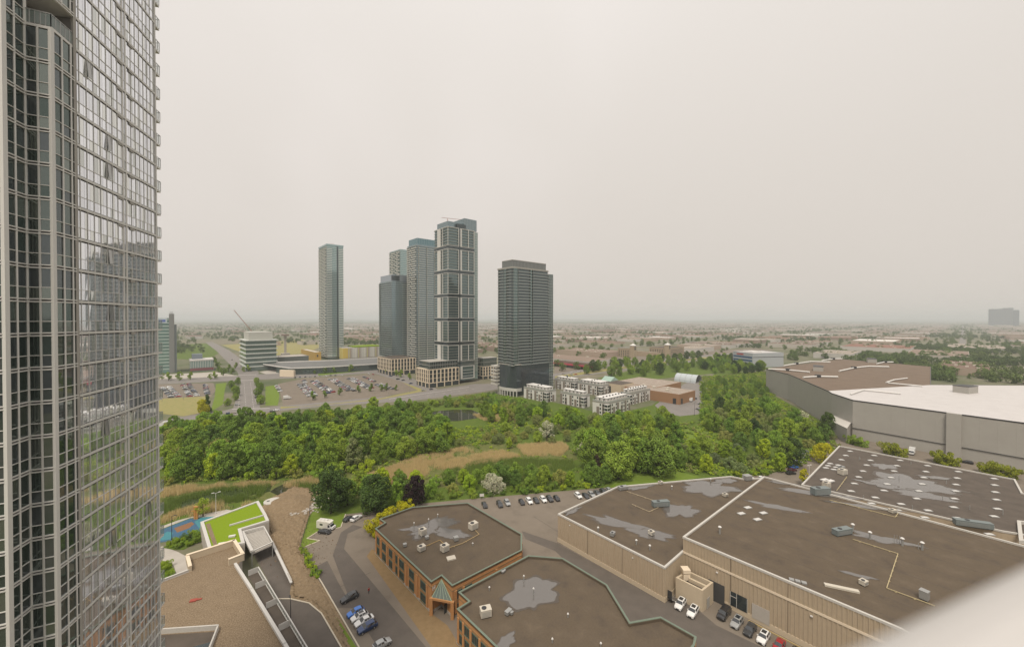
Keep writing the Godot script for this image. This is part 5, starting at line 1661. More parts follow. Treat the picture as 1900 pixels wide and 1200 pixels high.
# ---------------------------------------------------------------- middle distance
func block(called: String, label: String, cat: String, T: Dictionary, h: float, wall: Material, roof: Material, group := "") -> Node3D:
	var t := thing(called, label, cat, v3(T.c, 0), GRID, group)
	local_box(t, "wall", Vector3(0, 0, -T.a), Vector3(T.b, h, 0), wall)
	local_box(t, "roof", Vector3(0.4, h - 0.1, -T.a + 0.4), Vector3(T.b - 0.4, h + 0.08, -0.4), roof)
	var m := MB.new()
	m.rim(PackedVector2Array([Vector2(-0.1, 0.1), Vector2(T.b + 0.1, 0.1), Vector2(T.b + 0.1, -T.a - 0.1), Vector2(-0.1, -T.a - 0.1)]), PackedVector2Array([Vector2(0.4, -0.4), Vector2(T.b - 0.4, -0.4), Vector2(T.b - 0.4, -T.a + 0.4), Vector2(0.4, -T.a + 0.4)]), h - 0.3, h + 0.5)
	obj("parapet", m, wall, t)
	return t

func window_rows(t: Node3D, l: float, right: bool, ys: Array, step: float, w: float, h: float, mat: Material, start := 1.5):
	var x := start
	while x + w < l - 0.8:
		for y in ys:
			if right: local_box(t, "window", Vector3(x, y, 0.0), Vector3(x + w, y + h, 0.08), mat)
			else: local_box(t, "window", Vector3(-0.08, y, -x - w), Vector3(0.0, y + h, -x), mat)
		x += step

func townhouse_block(label: String, T: Dictionary):
	var h := 9.6
	var a: float = T.a
	var b: float = T.b
	var t := thing("townhouse_block", label, "townhouses", v3(T.c, 0), GRID)
	local_box(t, "wall", Vector3(0, 0, -a), Vector3(b, h, 0), M.white)
	var taupe := plain(lin(0.2, 0.17, 0.145), 0.8)
	# dark brick bays and corner oriels
	for face in [[b, true], [a, false]]:
		var l: float = face[0]
		var x := 0.0
		var i := 0
		while x < l - 4.5:
			var y1 := h - 3.6 if i % 2 else h - 0.8
			if face[1]: local_box(t, "brick_bay", Vector3(x + 2.2, 0, 0.0), Vector3(x + 4.8, y1, 0.12), taupe)
			else: local_box(t, "brick_bay", Vector3(-0.12, 0, -x - 4.8), Vector3(0.0, y1, -x - 2.2), taupe)
			for y in [0.9, 3.9, 6.9]:
				var wx := x + (0.5 if (i + int(y)) % 3 else 3.0)
				var px := 0.0 if wx < x + 2.2 else 0.12
				if face[1]: local_box(t, "window", Vector3(wx, y, px), Vector3(wx + 1.25, y + 1.7, px + 0.08), M.window)
				else: local_box(t, "window", Vector3(-px - 0.08, y, -wx - 1.25), Vector3(-px, y + 1.7, -wx), M.window)
			x += 5.4
			i += 1
	local_box(t, "oriel", Vector3(-1.0, 3.4, -2.2), Vector3(2.2, h - 0.6, 1.0), M.white)
	for y in [4.2, 6.9]:
		local_box(t, "oriel_window", Vector3(-0.8, y, 1.0), Vector3(2.0, y + 1.7, 1.06), M.window)
		local_box(t, "oriel_window", Vector3(-1.06, y, -2.0), Vector3(-1.0, y + 1.7, 0.8), M.window)
	local_box(t, "dark_eave", Vector3(-0.25, h, -a - 0.2), Vector3(b + 0.2, h + 0.35, 0.25), taupe)
	# terrace storey, set back, with glass guards and roof condensers
	local_box(t, "terrace_storey", Vector3(2.4, h + 0.35, -a + 1.5), Vector3(b - 1.5, h + 3.2, -2.4), M.white)
	local_box(t, "terrace_roof", Vector3(2.1, h + 3.2, -a + 1.2), Vector3(b - 1.2, h + 3.5, -2.1), M.white)
	var g := MB.new()
	g.box(Vector3(0, h + 0.35, -0.08), Vector3(b, h + 1.5, -0.02))
	g.box(Vector3(0.02, h + 0.35, -a), Vector3(0.08, h + 1.5, -0.1))
	obj("terrace_guard", g, plain(lin(0.42, 0.44, 0.42), 0.2, 0.2), t)
	var x2 := 3.0
	while x2 < b - 2.5:
		local_box(t, "terrace_divider", Vector3(x2, h + 0.35, -2.4), Vector3(x2 + 0.25, h + 2.3, -0.2), M.off_white)
		local_box(t, "terrace_door", Vector3(x2 + 0.8, h + 0.4, -2.4), Vector3(x2 + 2.4, h + 2.6, -2.34), M.window)
		local_box(t, "condenser", Vector3(x2 + 0.6, h + 3.5, -a * 0.5), Vector3(x2 + 1.7, h + 4.3, -a * 0.5 + 0.9), M.dark)
		x2 += 4.2
	var z2 := 3.0
	while z2 < a - 2.5:
		local_box(t, "terrace_divider", Vector3(0.2, h + 0.35, -z2 - 0.25), Vector3(2.4, h + 2.3, -z2), M.off_white)
		local_box(t, "terrace_door", Vector3(2.34, h + 0.4, -z2 - 2.4), Vector3(2.4, h + 2.6, -z2 - 0.8), M.window)
		z2 += 4.2

func middle_distance():
	# townhouses
	townhouse_block("white and taupe townhouses beside the foot of the dark tower", {"c": Vector2(31.04, -353.29), "a": 30, "b": 12.71, "h": 8.26})
	townhouse_block("taupe fronted townhouse row between two white rows", {"c": Vector2(60.59, -331.79), "a": 26.25, "b": 8.52, "h": 12.32})
	townhouse_block("white and taupe townhouses nearest the trees with a corner oriel", {"c": Vector2(73.9, -304.02), "a": 14.08, "b": 31.87, "h": 13.39})
	townhouse_block("white and taupe townhouses at the end next to the brick store", {"c": Vector2(102.42, -342.2), "a": 8.93, "b": 34.54, "h": 8})
	townhouse_block("white townhouse row behind the taupe fronted row", {"c": Vector2(86.76, -383.08), "a": 28.33, "b": 15.74, "h": 7.9})
	townhouse_block("white townhouse row farthest back beside the dark tower", {"c": Vector2(64.62, -405.88), "a": 27.23, "b": 10.25, "h": 6.7})
	# brick big-box store
	var T: Dictionary = {"c": Vector2(147.03, -344.36), "a": 54.89, "b": 41.16, "h": 9.95}
	var t := thing("brick_store", "long brown brick store with a pale patched roof behind the townhouses", "store", v3(T.c, 0), GRID)
	local_box(t, "wall", Vector3(0, 0, -T.a), Vector3(T.b * 0.75, 9, 0), M.brick_brown)
	local_box(t, "wall", Vector3(T.b * 0.4, 0, -T.a - 24), Vector3(T.b * 1.6, 9.4, -T.a * 0.55), M.brick_brown)
	var patch := grain(tones(0.3, 0.25, 0.21, 0.15), 16.0, 0.85, 0.02, 71, [lin(0.2, 0.16, 0.13) * Color(1, 1, 1, 0.8), lin(0.3, 0.25, 0.2) * Color(1, 1, 1, 0.1), lin(0.5, 0.45, 0.4) * Color(1, 1, 1, 0.85)], 75.0, 0.02)
	local_box(t, "roof", Vector3(0.4, 9, -T.a), Vector3(T.b * 0.75 - 0.4, 9.12, -0.4), patch)
	local_box(t, "roof", Vector3(T.b * 0.4 + 0.4, 9.4, -T.a - 23.6), Vector3(T.b * 1.6 - 0.4, 9.52, -T.a * 0.55 - 0.4), patch)
	local_box(t, "loading_door", Vector3(3, 0, 0.0), Vector3(6, 5, 0.1), M.dark)
	local_box(t, "loading_door", Vector3(-0.1, 0, -6), Vector3(0.0, 5, -3), M.dark)
	local_box(t, "front_block", Vector3(-6, 0, -T.a - 34), Vector3(T.b * 0.4, 11, -T.a - 0.2), M.beige_light)
	local_box(t, "front_roof", Vector3(-5.6, 11, -T.a - 33.6), Vector3(T.b * 0.4 - 0.4, 11.1, -T.a - 0.6), M.roof_grey)
	local_box(t, "front_glazing", Vector3(-6.1, 2, -T.a - 30), Vector3(-6.0, 8.5, -T.a - 12), M.window)
	for q in [[0.2, 0.3], [0.4, 0.6], [0.55, 0.85], [0.3, 0.75], [0.6, 0.4]]:
		local_box(t, "rooftop_unit", Vector3(T.b * q[0] * 0.75, 9.12, -T.a * q[1]), Vector3(T.b * q[0] * 0.75 + 3, 10.8, -T.a * q[1] + 2.5), M.unit)
	var g := MB.new()
	var gx = T.b * 0.12
	var gz: float = -T.a - 20
	for s in [[0.0, 1.0]]:
		g.quad(Vector3(gx, 11.1, gz), Vector3(gx + 7, 15, gz), Vector3(gx + 7, 15, gz - 12), Vector3(gx, 11.1, gz - 12))
		g.quad(Vector3(gx + 7, 15, gz), Vector3(gx + 14, 11.1, gz), Vector3(gx + 14, 11.1, gz - 12), Vector3(gx + 7, 15, gz - 12))
		g.tri(Vector3(gx, 11.1, gz), Vector3(gx + 7, 15, gz), Vector3(gx + 14, 11.1, gz))
		g.tri(Vector3(gx, 11.1, gz - 12), Vector3(gx + 7, 15, gz - 12), Vector3(gx + 14, 11.1, gz - 12))
	obj("green_gable", g, plain(lin(0.3, 0.42, 0.36), 0.6), t)
	# arched storage shelter
	var q3 := thing("arched_shelter", "grey arched fabric storage shelter behind the brick store", "shelter", Vector3(221.23, 0, -464.65), GRID)
	g = MB.new()
	var ribs := MB.new()
	for i in 10:
		var a0 := PI * i / 10.0
		var a1 := PI * (i + 1) / 10.0
		g.quad(Vector3(cos(a0) * 8, sin(a0) * 9, 0), Vector3(cos(a1) * 8, sin(a1) * 9, 0), Vector3(cos(a1) * 8, sin(a1) * 9, -26), Vector3(cos(a0) * 8, sin(a0) * 9, -26))
		for z in [0.0, -6.5, -13.0, -19.5, -26.0]:
			ribs.bar(Vector3(cos(a0) * 8.1, sin(a0) * 9.1, z), Vector3(cos(a1) * 8.1, sin(a1) * 9.1, z), 0.25, 0.25)
	obj("fabric", g, plain(lin(0.42, 0.46, 0.48), 0.5), q3)
	obj("ribs", ribs, M.metal, q3)
	g = MB.new()
	for i in 10:
		g.tri(Vector3(0, 0, -25.5), Vector3(cos(PI * i / 10.0) * 7.9, sin(PI * i / 10.0) * 8.9, -25.5), Vector3(cos(PI * (i + 1) / 10.0) * 7.9, sin(PI * (i + 1) / 10.0) * 8.9, -25.5))
	obj("end_wall", g, M.dark, q3)
	# white and blue box building
	T = {"c": Vector2(374, -610.03), "a": 40, "b": 58, "h": 25.12}
	t = block("box_building", "pale grey box building with a blue windowed side and white roof", "building", T, 22, plain(lin(0.36, 0.38, 0.4), 0.6), M.roof_white)
	t.rotation.y = 0.217
	var bl := plain(lin(0.06, 0.13, 0.26), 0.15, 0.3)
	for y in [4.0, 9.0, 14.0]:
		local_box(t, "window_band", Vector3(-0.12, y, -T.a + 1), Vector3(0.0, y + 2.6, -1), bl)
	local_box(t, "dark_stripe", Vector3(0.0, 15.5, 0.0), Vector3(T.b, 16.3, 0.1), M.dark)
	local_box(t, "red_sign", Vector3(-0.25, 18.2, -T.a * 0.8), Vector3(-0.02, 20.2, -T.a * 0.45), M.red)
	local_box(t, "plant_room", Vector3(T.b * 0.2, 21.1, -T.a * 0.8), Vector3(T.b * 0.5, 24, -T.a * 0.3), M.white)
	# hotel with two turrets
	for hx in [[{"c": Vector2(236.6, -763.48), "a": 35.52, "b": 3.39, "h": 19.9}, "tan hotel wing with a white capped turret on its left", true], [{"c": Vector2(312.32, -785.43), "a": 41.24, "b": 68.63, "h": 18.32}, "tan hotel wing with a white capped turret and long lower side", true]]:
		T = hx[0]
		t = block("hotel_wing", hx[1], "hotel", T, 17, plain(lin(0.3, 0.24, 0.165), 0.8), M.roof_grey)
		window_rows(t, T.b, true, [2, 5.2, 8.4, 11.6], 5.0, 2.0, 1.8, M.window)
		window_rows(t, T.a, false, [2, 5.2, 8.4, 11.6], 5.0, 2.0, 1.8, M.window)
		local_box(t, "turret", Vector3(-4, 0, -6), Vector3(5, 24, 3), plain(lin(0.33, 0.265, 0.18), 0.8))
		g = MB.new()
		for i in 4:
			var cs := [Vector3(-4.6, 24, -6.6), Vector3(5.6, 24, -6.6), Vector3(5.6, 24, 3.6), Vector3(-4.6, 24, 3.6)]
			g.tri(cs[i], cs[(i + 1) % 4], Vector3(0.5, 28, -1.5))
		obj("turret_cap", g, M.white, t)
		for y in [16.0, 19.5]:
			local_box(t, "turret_window", Vector3(-2.5, y, 3.0), Vector3(3.5, y + 2.2, 3.1), M.window)
	t = block("hotel_link", "low tan hotel block between the two turrets with pale roof edge", "hotel", {"c": Vector2(288.78, -774.3), "a": 50.11, "b": 7.84, "h": 13.81}, 9, plain(lin(0.33, 0.26, 0.18), 0.8), M.roof_white)
	# red-fronted strip mall
	T = {"c": Vector2(119.98, -571.71), "a": 79.85, "b": 11.33, "h": 10.21}
	t = block("strip_mall", "long brown strip mall with a bright red fascia", "shops", T, 8.5, plain(lin(0.17, 0.12, 0.1), 0.85), M.roof_brown)
	local_box(t, "red_fascia", Vector3(-2.0, 4.2, -T.a), Vector3(-0.1, 6.4, 0.0), plain(lin(0.42, 0.05, 0.08), 0.6))
	local_box(t, "shop_windows", Vector3(-0.1, 0.4, -T.a + 1), Vector3(0.0, 3.8, -1), M.window)
	left_side()

func left_side():
	# office tower with a pale crown sign, at the edge of the glass tower
	var T: Dictionary = {"c": Vector2(-481.74, -548.73), "a": 22, "b": 10.22, "h": 76.77}
	var t := thing("office_tower", "office tower with green glass bands, grey side slab and a blue sign", "tower", v3(T.c, 0), GRID)
	var teal := plain(lin(0.2, 0.33, 0.31), 0.1, 0.5)
	local_box(t, "glass_wall", Vector3(-T.b * 1.6, 0, -T.a), Vector3(T.b * 0.2, T.h, 0), teal)
	local_box(t, "concrete_slab", Vector3(T.b * 0.2, 0, -T.a * 0.6), Vector3(T.b * 0.75, T.h + 6, 0.6), plain(lin(0.2, 0.205, 0.2), 0.8))
	local_box(t, "side_block", Vector3(T.b * 0.75, 0, -T.a), Vector3(T.b, T.h - 9, -1), plain(lin(0.2, 0.23, 0.235), 0.3, 0.3))
	for i in 16:
		local_box(t, "spandrel", Vector3(-T.b * 1.6 - 0.3, 5 + i * 4.6, -T.a), Vector3(T.b * 0.2 - 0.05, 6.5 + i * 4.6, 0.25), plain(lin(0.38, 0.45, 0.42), 0.4))
	local_box(t, "sign_panel", Vector3(-T.b * 1.5, T.h - 7, 0.02), Vector3(-0.05, T.h, 0.3), plain(lin(0.45, 0.52, 0.56), 0.5))
	for i in 4:
		local_box(t, "sign_mark", Vector3(-T.b * 0.8 + i * 1.7, T.h - 5.2, 0.3), Vector3(-T.b * 0.8 + i * 1.7 + 1.3, T.h - 2.4, 0.5), plain(lin(0.02, 0.07, 0.4), 0.5))
	for i in 4:
		local_box(t, "antenna", Vector3(T.b * (0.3 + i * 0.1), T.h + 6, -2.2), Vector3(T.b * (0.3 + i * 0.1) + 0.3, T.h + 9, -1.9), M.dark)
	# low white-roofed pavilion
	T = {"c": Vector2(-459.34, -559.98), "a": 34, "b": 26.81, "h": 15.38}
	t = block("low_office", "low glass office with a white roof and a grey plant box", "building", T, 16, plain(lin(0.2, 0.29, 0.28), 0.2, 0.3), M.roof_white)
	local_box(t, "white_fascia", Vector3(-0.3, 15, -T.a - 0.2), Vector3(T.b + 0.2, 16.8, 0.3), M.white_paint)
	local_box(t, "red_base", Vector3(0, 1, 0.0), Vector3(T.b, 5, 0.15), plain(lin(0.2, 0.07, 0.08), 0.8))
	local_box(t, "plant_box", Vector3(T.b * 0.1, 16.1, -T.a * 0.8), Vector3(T.b * 0.55, 24, -T.a * 0.4), plain(lin(0.17, 0.2, 0.23), 0.7))
	for i in 14:
		local_box(t, "glazing_bar", Vector3(T.b * i / 14.0, 5.2, 0.0), Vector3(T.b * i / 14.0 + 0.4, 15, 0.12), M.white)
	# glazed office with projecting floors
	T = {"c": Vector2(-383.38, -565.78), "a": 59.2, "b": 38.25, "h": 44.26}
	t = thing("glass_office", "six-storey glass office with projecting white floor edges", "building", v3(T.c, 0), GRID)
	local_box(t, "glass_wall", Vector3(0, 0, -T.a), Vector3(T.b, T.h, 0), plain(lin(0.2, 0.27, 0.255), 0.1, 0.55))
	for i in 7:
		var y: float = T.h * (i + 1) / 7.0
		local_box(t, "floor_edge", Vector3(-1.6, y - 0.7, -T.a - 1.5), Vector3(T.b + 1.5, y + 0.7, 1.6), plain(lin(0.5, 0.52, 0.49), 0.5))
	local_box(t, "roof_screen", Vector3(4, T.h + 0.7, -T.a + 4), Vector3(T.b - 4, T.h + 12, -4), plain(lin(0.42, 0.42, 0.38), 0.7))
	# long station canopy
	t = thing("station", "long low transit station with a white curved double roof", "station", Vector3(-299.57, 0, -559.98))
	var o := t.position
	var g := MB.new()
	var ridge := [Vector3(-373.49, 9, -589.49), Vector3(-348.76, 10, -591.44), Vector3(-317.39, 11, -593.46), Vector3(-275.57, 11, -608.96), Vector3(-221.79, 11, -646.99), Vector3(-208.38, 11, -660.74)]
	var front := [Vector3(-366.75, 9, -578.84), Vector3(-331.74, 9, -552.24), Vector3(-298.54, 9, -530.89), Vector3(-260.6, 9, -542.89), Vector3(-199.66, 9, -582.35), Vector3(-187.08, 9, -593.13)]
	for i in 5:
		g.quad(ridge[i] - o, ridge[i + 1] - o, front[i + 1] - o, front[i] - o)
	obj("roof", g, plain(lin(0.13, 0.13, 0.125), 0.6), t)
	g = MB.new()
	for i in 5:
		g.bar(front[i] - o, front[i + 1] - o, 0.8, 1.4)
	obj("front_edge", g, M.white, t)
	g = MB.new()
	for i in 5:
		g.bar(ridge[i] - o + Vector3(0, 0.6, 0), ridge[i + 1] - o + Vector3(0, 0.6, 0), 0.8, 1.4)
	obj("rear_edge", g, M.white, t)
	g = MB.new()
	for i in range(1, 5):
		var p: Vector3 = front[i] - o
		var q: Vector3 = front[i + 1] - o
		g.quad(Vector3(p.x, 0, p.z), Vector3(q.x, 0, q.z), q, p)
	obj("glazing", g, M.dark_glass, t)
	g = MB.new()
	g.bar(Vector3(-304.68, 4.4, -516.53) - o, Vector3(-283.41, 4.4, -511.39) - o, 3.0, 8.6)
	obj("cream_wall", g, M.cream, t)
	# dark block behind the canopy, yellow building, coloured car park
	block("long_block", "long dark glass block with pale roof behind the station canopy", "building", {"c": Vector2(-372.32, -610.03), "a": 42.23, "b": 51.59, "h": 8.38}, 15, plain(lin(0.14, 0.16, 0.15), 0.3, 0.3), M.concrete)
	T = {"c": Vector2(-344.67, -686.72), "a": 95.53, "b": 9.99, "h": 9.43}
	t = block("yellow_building", "yellow building beside the slender tower", "building", T, 17, M.yellow, M.off_white)
	window_rows(t, T.b, true, [9.0], 5.0, 2.4, 4.0, M.dark, 3.0)
	T = {"c": Vector2(-311.34, -723.07), "a": 42.57, "b": 73.72, "h": 21.83}
	t = thing("panel_car_park", "parking structure clad in yellow, grey and white vertical panels with planted roof", "car park", v3(T.c, 0), GRID)
	local_box(t, "wall", Vector3(0, 0, -T.a), Vector3(T.b, T.h, 0), M.panel_grey)
	var pc := [[0.5, 0.38, 0.08], [0.45, 0.44, 0.41], [0.5, 0.49, 0.46], [0.36, 0.34, 0.31], [0.55, 0.54, 0.5], [0.33, 0.25, 0.22], [0.48, 0.47, 0.44], [0.42, 0.41, 0.2], [0.5, 0.49, 0.46], [0.38, 0.34, 0.3]]
	for i in 40:
		var c: Array = pc[0] if i < 5 else pc[1 + (i * 7) % 9]
		local_box(t, "panel", Vector3(T.b * i / 40.0, 3, 0.0), Vector3(T.b * (i + 0.92) / 40.0, T.h - 0.3 + (i % 3) * 0.25, 0.3), plain(lin(c[0], c[1], c[2]), 0.6))
	local_box(t, "yellow_end", Vector3(-0.3, 2, -T.a * 0.95), Vector3(0.0, T.h, -0.2), plain(lin(0.5, 0.42, 0.13), 0.6))
	local_box(t, "planted_roof", Vector3(T.b * 0.3, T.h, -T.a + 1), Vector3(T.b - 1, T.h + 2.0, -2), M.bright_grass)
	# crawler crane, monument column and site buildings
	var cr := thing("crane", "lattice crane boom leaning over the construction land", "crane", Vector3(-730.44, 0, -1148.47), GRID)
	g = MB.new()
	var base := Vector3(0, 3, 0)
	var tip: Vector3 = Vector3(-730.44, 0, -1148.47) * 0.0 + Vector3(-70, 100, 30)
	for k in [Vector3(1.2, 0, 0), Vector3(-1.2, 0, 0), Vector3(0, 2.0, 1)]:
		g.bar(base + k, tip + k * 0.3, 0.5, 0.5)
	for i in 16:
		var f := i / 16.0
		g.bar(base.lerp(tip, f) + Vector3(1.2, 0, 0), base.lerp(tip, f + 0.06) + Vector3(-1.2, 0, 0), 0.3, 0.3)
	obj("boom", g, plain(lin(0.35, 0.12, 0.06), 0.7), cr)
	local_box(cr, "cab", Vector3(-4, 0, -4), Vector3(4, 5, 4), M.dark)
	var mo := thing("monument_column", "tall pale column with a wide cap on open ground behind the station", "monument", Vector3(-396.47, 0, -686.72), GRID)
	local_box(mo, "base", Vector3(-6, 0, -6), Vector3(6, 16, 6), M.concrete)
	local_box(mo, "column", Vector3(-1.6, 16, -1.6), Vector3(1.6, 46, 1.6), M.concrete)
	local_box(mo, "cap", Vector3(-5, 46, -5), Vector3(5, 49, 5), plain(lin(0.22, 0.17, 0.14), 0.8))
	# distant towers on the right horizon
	for s in [[{"c": Vector2(5874.18, -4701.39), "a": 111.1, "b": 60, "h": 199.6}, "blue-grey apartment tower far off on the horizon"], [{"c": Vector2(5996.56, -4701.39), "a": 85.11, "b": 60, "h": 212.48}, "tallest of the blue-grey apartment towers far off on the horizon"], [{"c": Vector2(5587.57, -4329.53), "a": 44.44, "b": 60, "h": 177.89}, "narrow blue-grey apartment tower at the end of the far horizon group"]]:
		var d: Dictionary = s[0]
		var ft := thing("far_tower", s[1], "tower", v3(d.c, 0), GRID, "far apartment towers")
		local_box(ft, "wall", Vector3(0, 0, -d.a), Vector3(d.b, d.h, 0), plain(lin(0.05, 0.07, 0.1), 0.6))
		for i in 7:
			local_box(ft, "pale_stripe", Vector3(d.b * i / 7.0, 0, 0.0), Vector3(d.b * i / 7.0 + d.b * 0.04, d.h, 0.8), plain(lin(0.2, 0.24, 0.28), 0.6))

# ---------------------------------------------------------------- trees, shrubs, reeds
var protos := {}
var leaf := {}

func leaf_mat(called: String, r: float, g: float, b: float) -> StandardMaterial3D:
	if not leaf.has(called):
		var m := plain(lin(r, g, b), 0.7, 0.0, 0.3)
		m.vertex_color_use_as_albedo = true
		m.backlight_enabled = true
		m.backlight = Color(0.24, 0.3, 0.08)
		leaf[called] = m
	return leaf[called]

func vary(m: StandardMaterial3D, k: int) -> StandardMaterial3D:
	# one of five hues of the same foliage
	var key := "%s/%d" % [m.get_instance_id(), k]
	if not leaf.has(key):
		var v := m.duplicate()
		var c := m.albedo_color.srgb_to_linear()
		var f: Array = [[0.72, 0.8, 0.9], [0.9, 0.95, 1.0], [1.05, 1.0, 0.9], [1.16, 1.12, 0.9], [0.92, 1.04, 0.95]][k]
		v.albedo_color = lin(c.r * f[0], c.g * f[1], c.b * f[2])
		leaf[key] = v
	return leaf[key]

func crown_mesh(sd: int, rad: float, low: float, high: float, lobes: int, count: int, size: float, shape: String) -> ArrayMesh:
	# leaf sprays over the surface of many overlapping boughs; inner ones are left out
	var r := RandomNumberGenerator.new()
	r.seed = sd
	var cs := []
	for i in lobes:
		var f := (i + 0.5) / lobes
		var w := 1.0
		if shape == "round": w = sqrt(maxf(0.08, 1 - pow(f * 2.0 - 0.85, 2) * 0.9))
		elif shape == "cone": w = (1.0 - f) * 1.0 + 0.06
		elif shape == "oval": w = sin(PI * (0.15 + f * 0.8)) * 0.85
		elif shape == "flat": w = 0.7 + 0.45 * f
		var a := r.randf() * TAU
		var d := rad * w * sqrt(r.randf_range(0.1, 0.86))
		var y := lerpf(low, high, f)
		var lr := rad * r.randf_range(0.2, 0.46) * (0.55 + 0.45 * w)
		cs.append([Vector3(cos(a) * d, y - lr * 0.4, sin(a) * d), lr, r.randf_range(0.84, 1.14)])
	var m := MB.new()
	var made := 0
	var tries := 0
	while made < count and tries < count * 5:
		tries += 1
		var c: Array = cs[r.randi() % lobes]
		var dir := Vector3(r.randfn(), r.randfn() * 0.8 + 0.25, r.randfn()).normalized()
		var p: Vector3 = c[0] + dir * c[1] * r.randf_range(0.78, 1.08)
		var hidden := false
		for q in cs:
			if q != c and p.distance_to(q[0]) < q[1] * 0.72:
				hidden = true
				break
		if hidden: continue
		var nrm := (dir + Vector3(r.randfn(), r.randfn(), r.randfn()) * 0.45).normalized()
		var u := nrm.cross(Vector3(r.randfn(), r.randfn(), r.randfn())).normalized()
		var v := nrm.cross(u)
		var s := size * r.randf_range(0.55, 1.15)
		# a folded spray of two leaf faces
		var k := nrm * s * 0.22
		m.tri(p - u * s * 0.5, p + v * s * 0.42 + k, p + u * s * 0.5)
		m.tri(p - u * s * 0.5, p + u * s * 0.5, p - v * s * 0.42 + k)
		var tone: float = c[2] * r.randf_range(0.74, 1.26)
		m.tint(Color(tone * r.randf_range(0.9, 1.14), tone, tone * r.randf_range(0.85, 1.15)))
		made += 1
	return m.mesh()

func trunk_mesh(sd: int, rad: float, low: float, high: float) -> ArrayMesh:
	var r := RandomNumberGenerator.new()
	r.seed = sd
	var m := MB.new()
	var tr := 0.05 * rad + 0.06
	m.tube(Vector3.ZERO, Vector3(0, low, 0), tr * 1.35, tr, 7)
	m.tube(Vector3(0, low, 0), Vector3(0.1, lerpf(low, high, 0.7), 0.05), tr, tr * 0.3, 6)
	for i in 6:
		var a := r.randf() * TAU
		var y0 := lerpf(low * 0.8, high * 0.6, r.randf())
		var e := Vector3(cos(a) * rad * 0.6, y0 + rad * 0.5, sin(a) * rad * 0.6)
		m.tube(Vector3(0, y0, 0), e, tr * 0.5, tr * 0.14, 5)
	return m.mesh()

func proto(called: String, sd: int, rad: float, low: float, high: float, lobes: int, count: int, size: float, shape := "round"):
	protos[called] = [crown_mesh(sd, rad, low, high, lobes, count, size, shape), trunk_mesh(sd + 1, rad, low, high), rad]

func plant_tree(called: String, label: String, kind: String, at: Vector3, scale_: float, mat: Material, group := "", cat := "tree", squash := 1.0):
	var t := thing(called, label, cat, at, rng.randf() * TAU, group)
	t.scale = Vector3(scale_, scale_ * squash, scale_)
	obj("trunk", protos[kind][1], M.bark, t)
	obj("crown", protos[kind][0], mat, t)

func fill(poly: PackedVector2Array, gap: float, kinds: Array, called: String, label: Callable, group: String, smin: float, smax: float, sd: int, avoid := []):
	# trees scattered in a polygon, no two closer than gap
	var r := RandomNumberGenerator.new()
	r.seed = sd
	var lo := poly[0]
	var hi := poly[0]
	for p in poly:
		lo = lo.min(p)
		hi = hi.max(p)
	var got := []
	for i in 4000:
		var p := Vector2(r.randf_range(lo.x, hi.x), r.randf_range(lo.y, hi.y))
		if not inside(p, poly): continue
		var ok := true
		for q in got:
			if q.distance_squared_to(p) < gap * gap:
				ok = false
				break
		for v in avoid:
			if inside(p, v): ok = false
		if not ok: continue
		got.append(p)
		var k: Array = kinds[r.randi() % kinds.size()]
		plant_tree(called if called == "shrub" else k[4], label.call(k[2]), k[0], v3(p, 0), r.randf_range(smin, smax) * k[3] * (1.0 if called == "shrub" else 1.12), vary(k[1], r.randi() % 5), group, "shrub" if called == "shrub" else "tree", r.randf_range(0.9, 1.15))

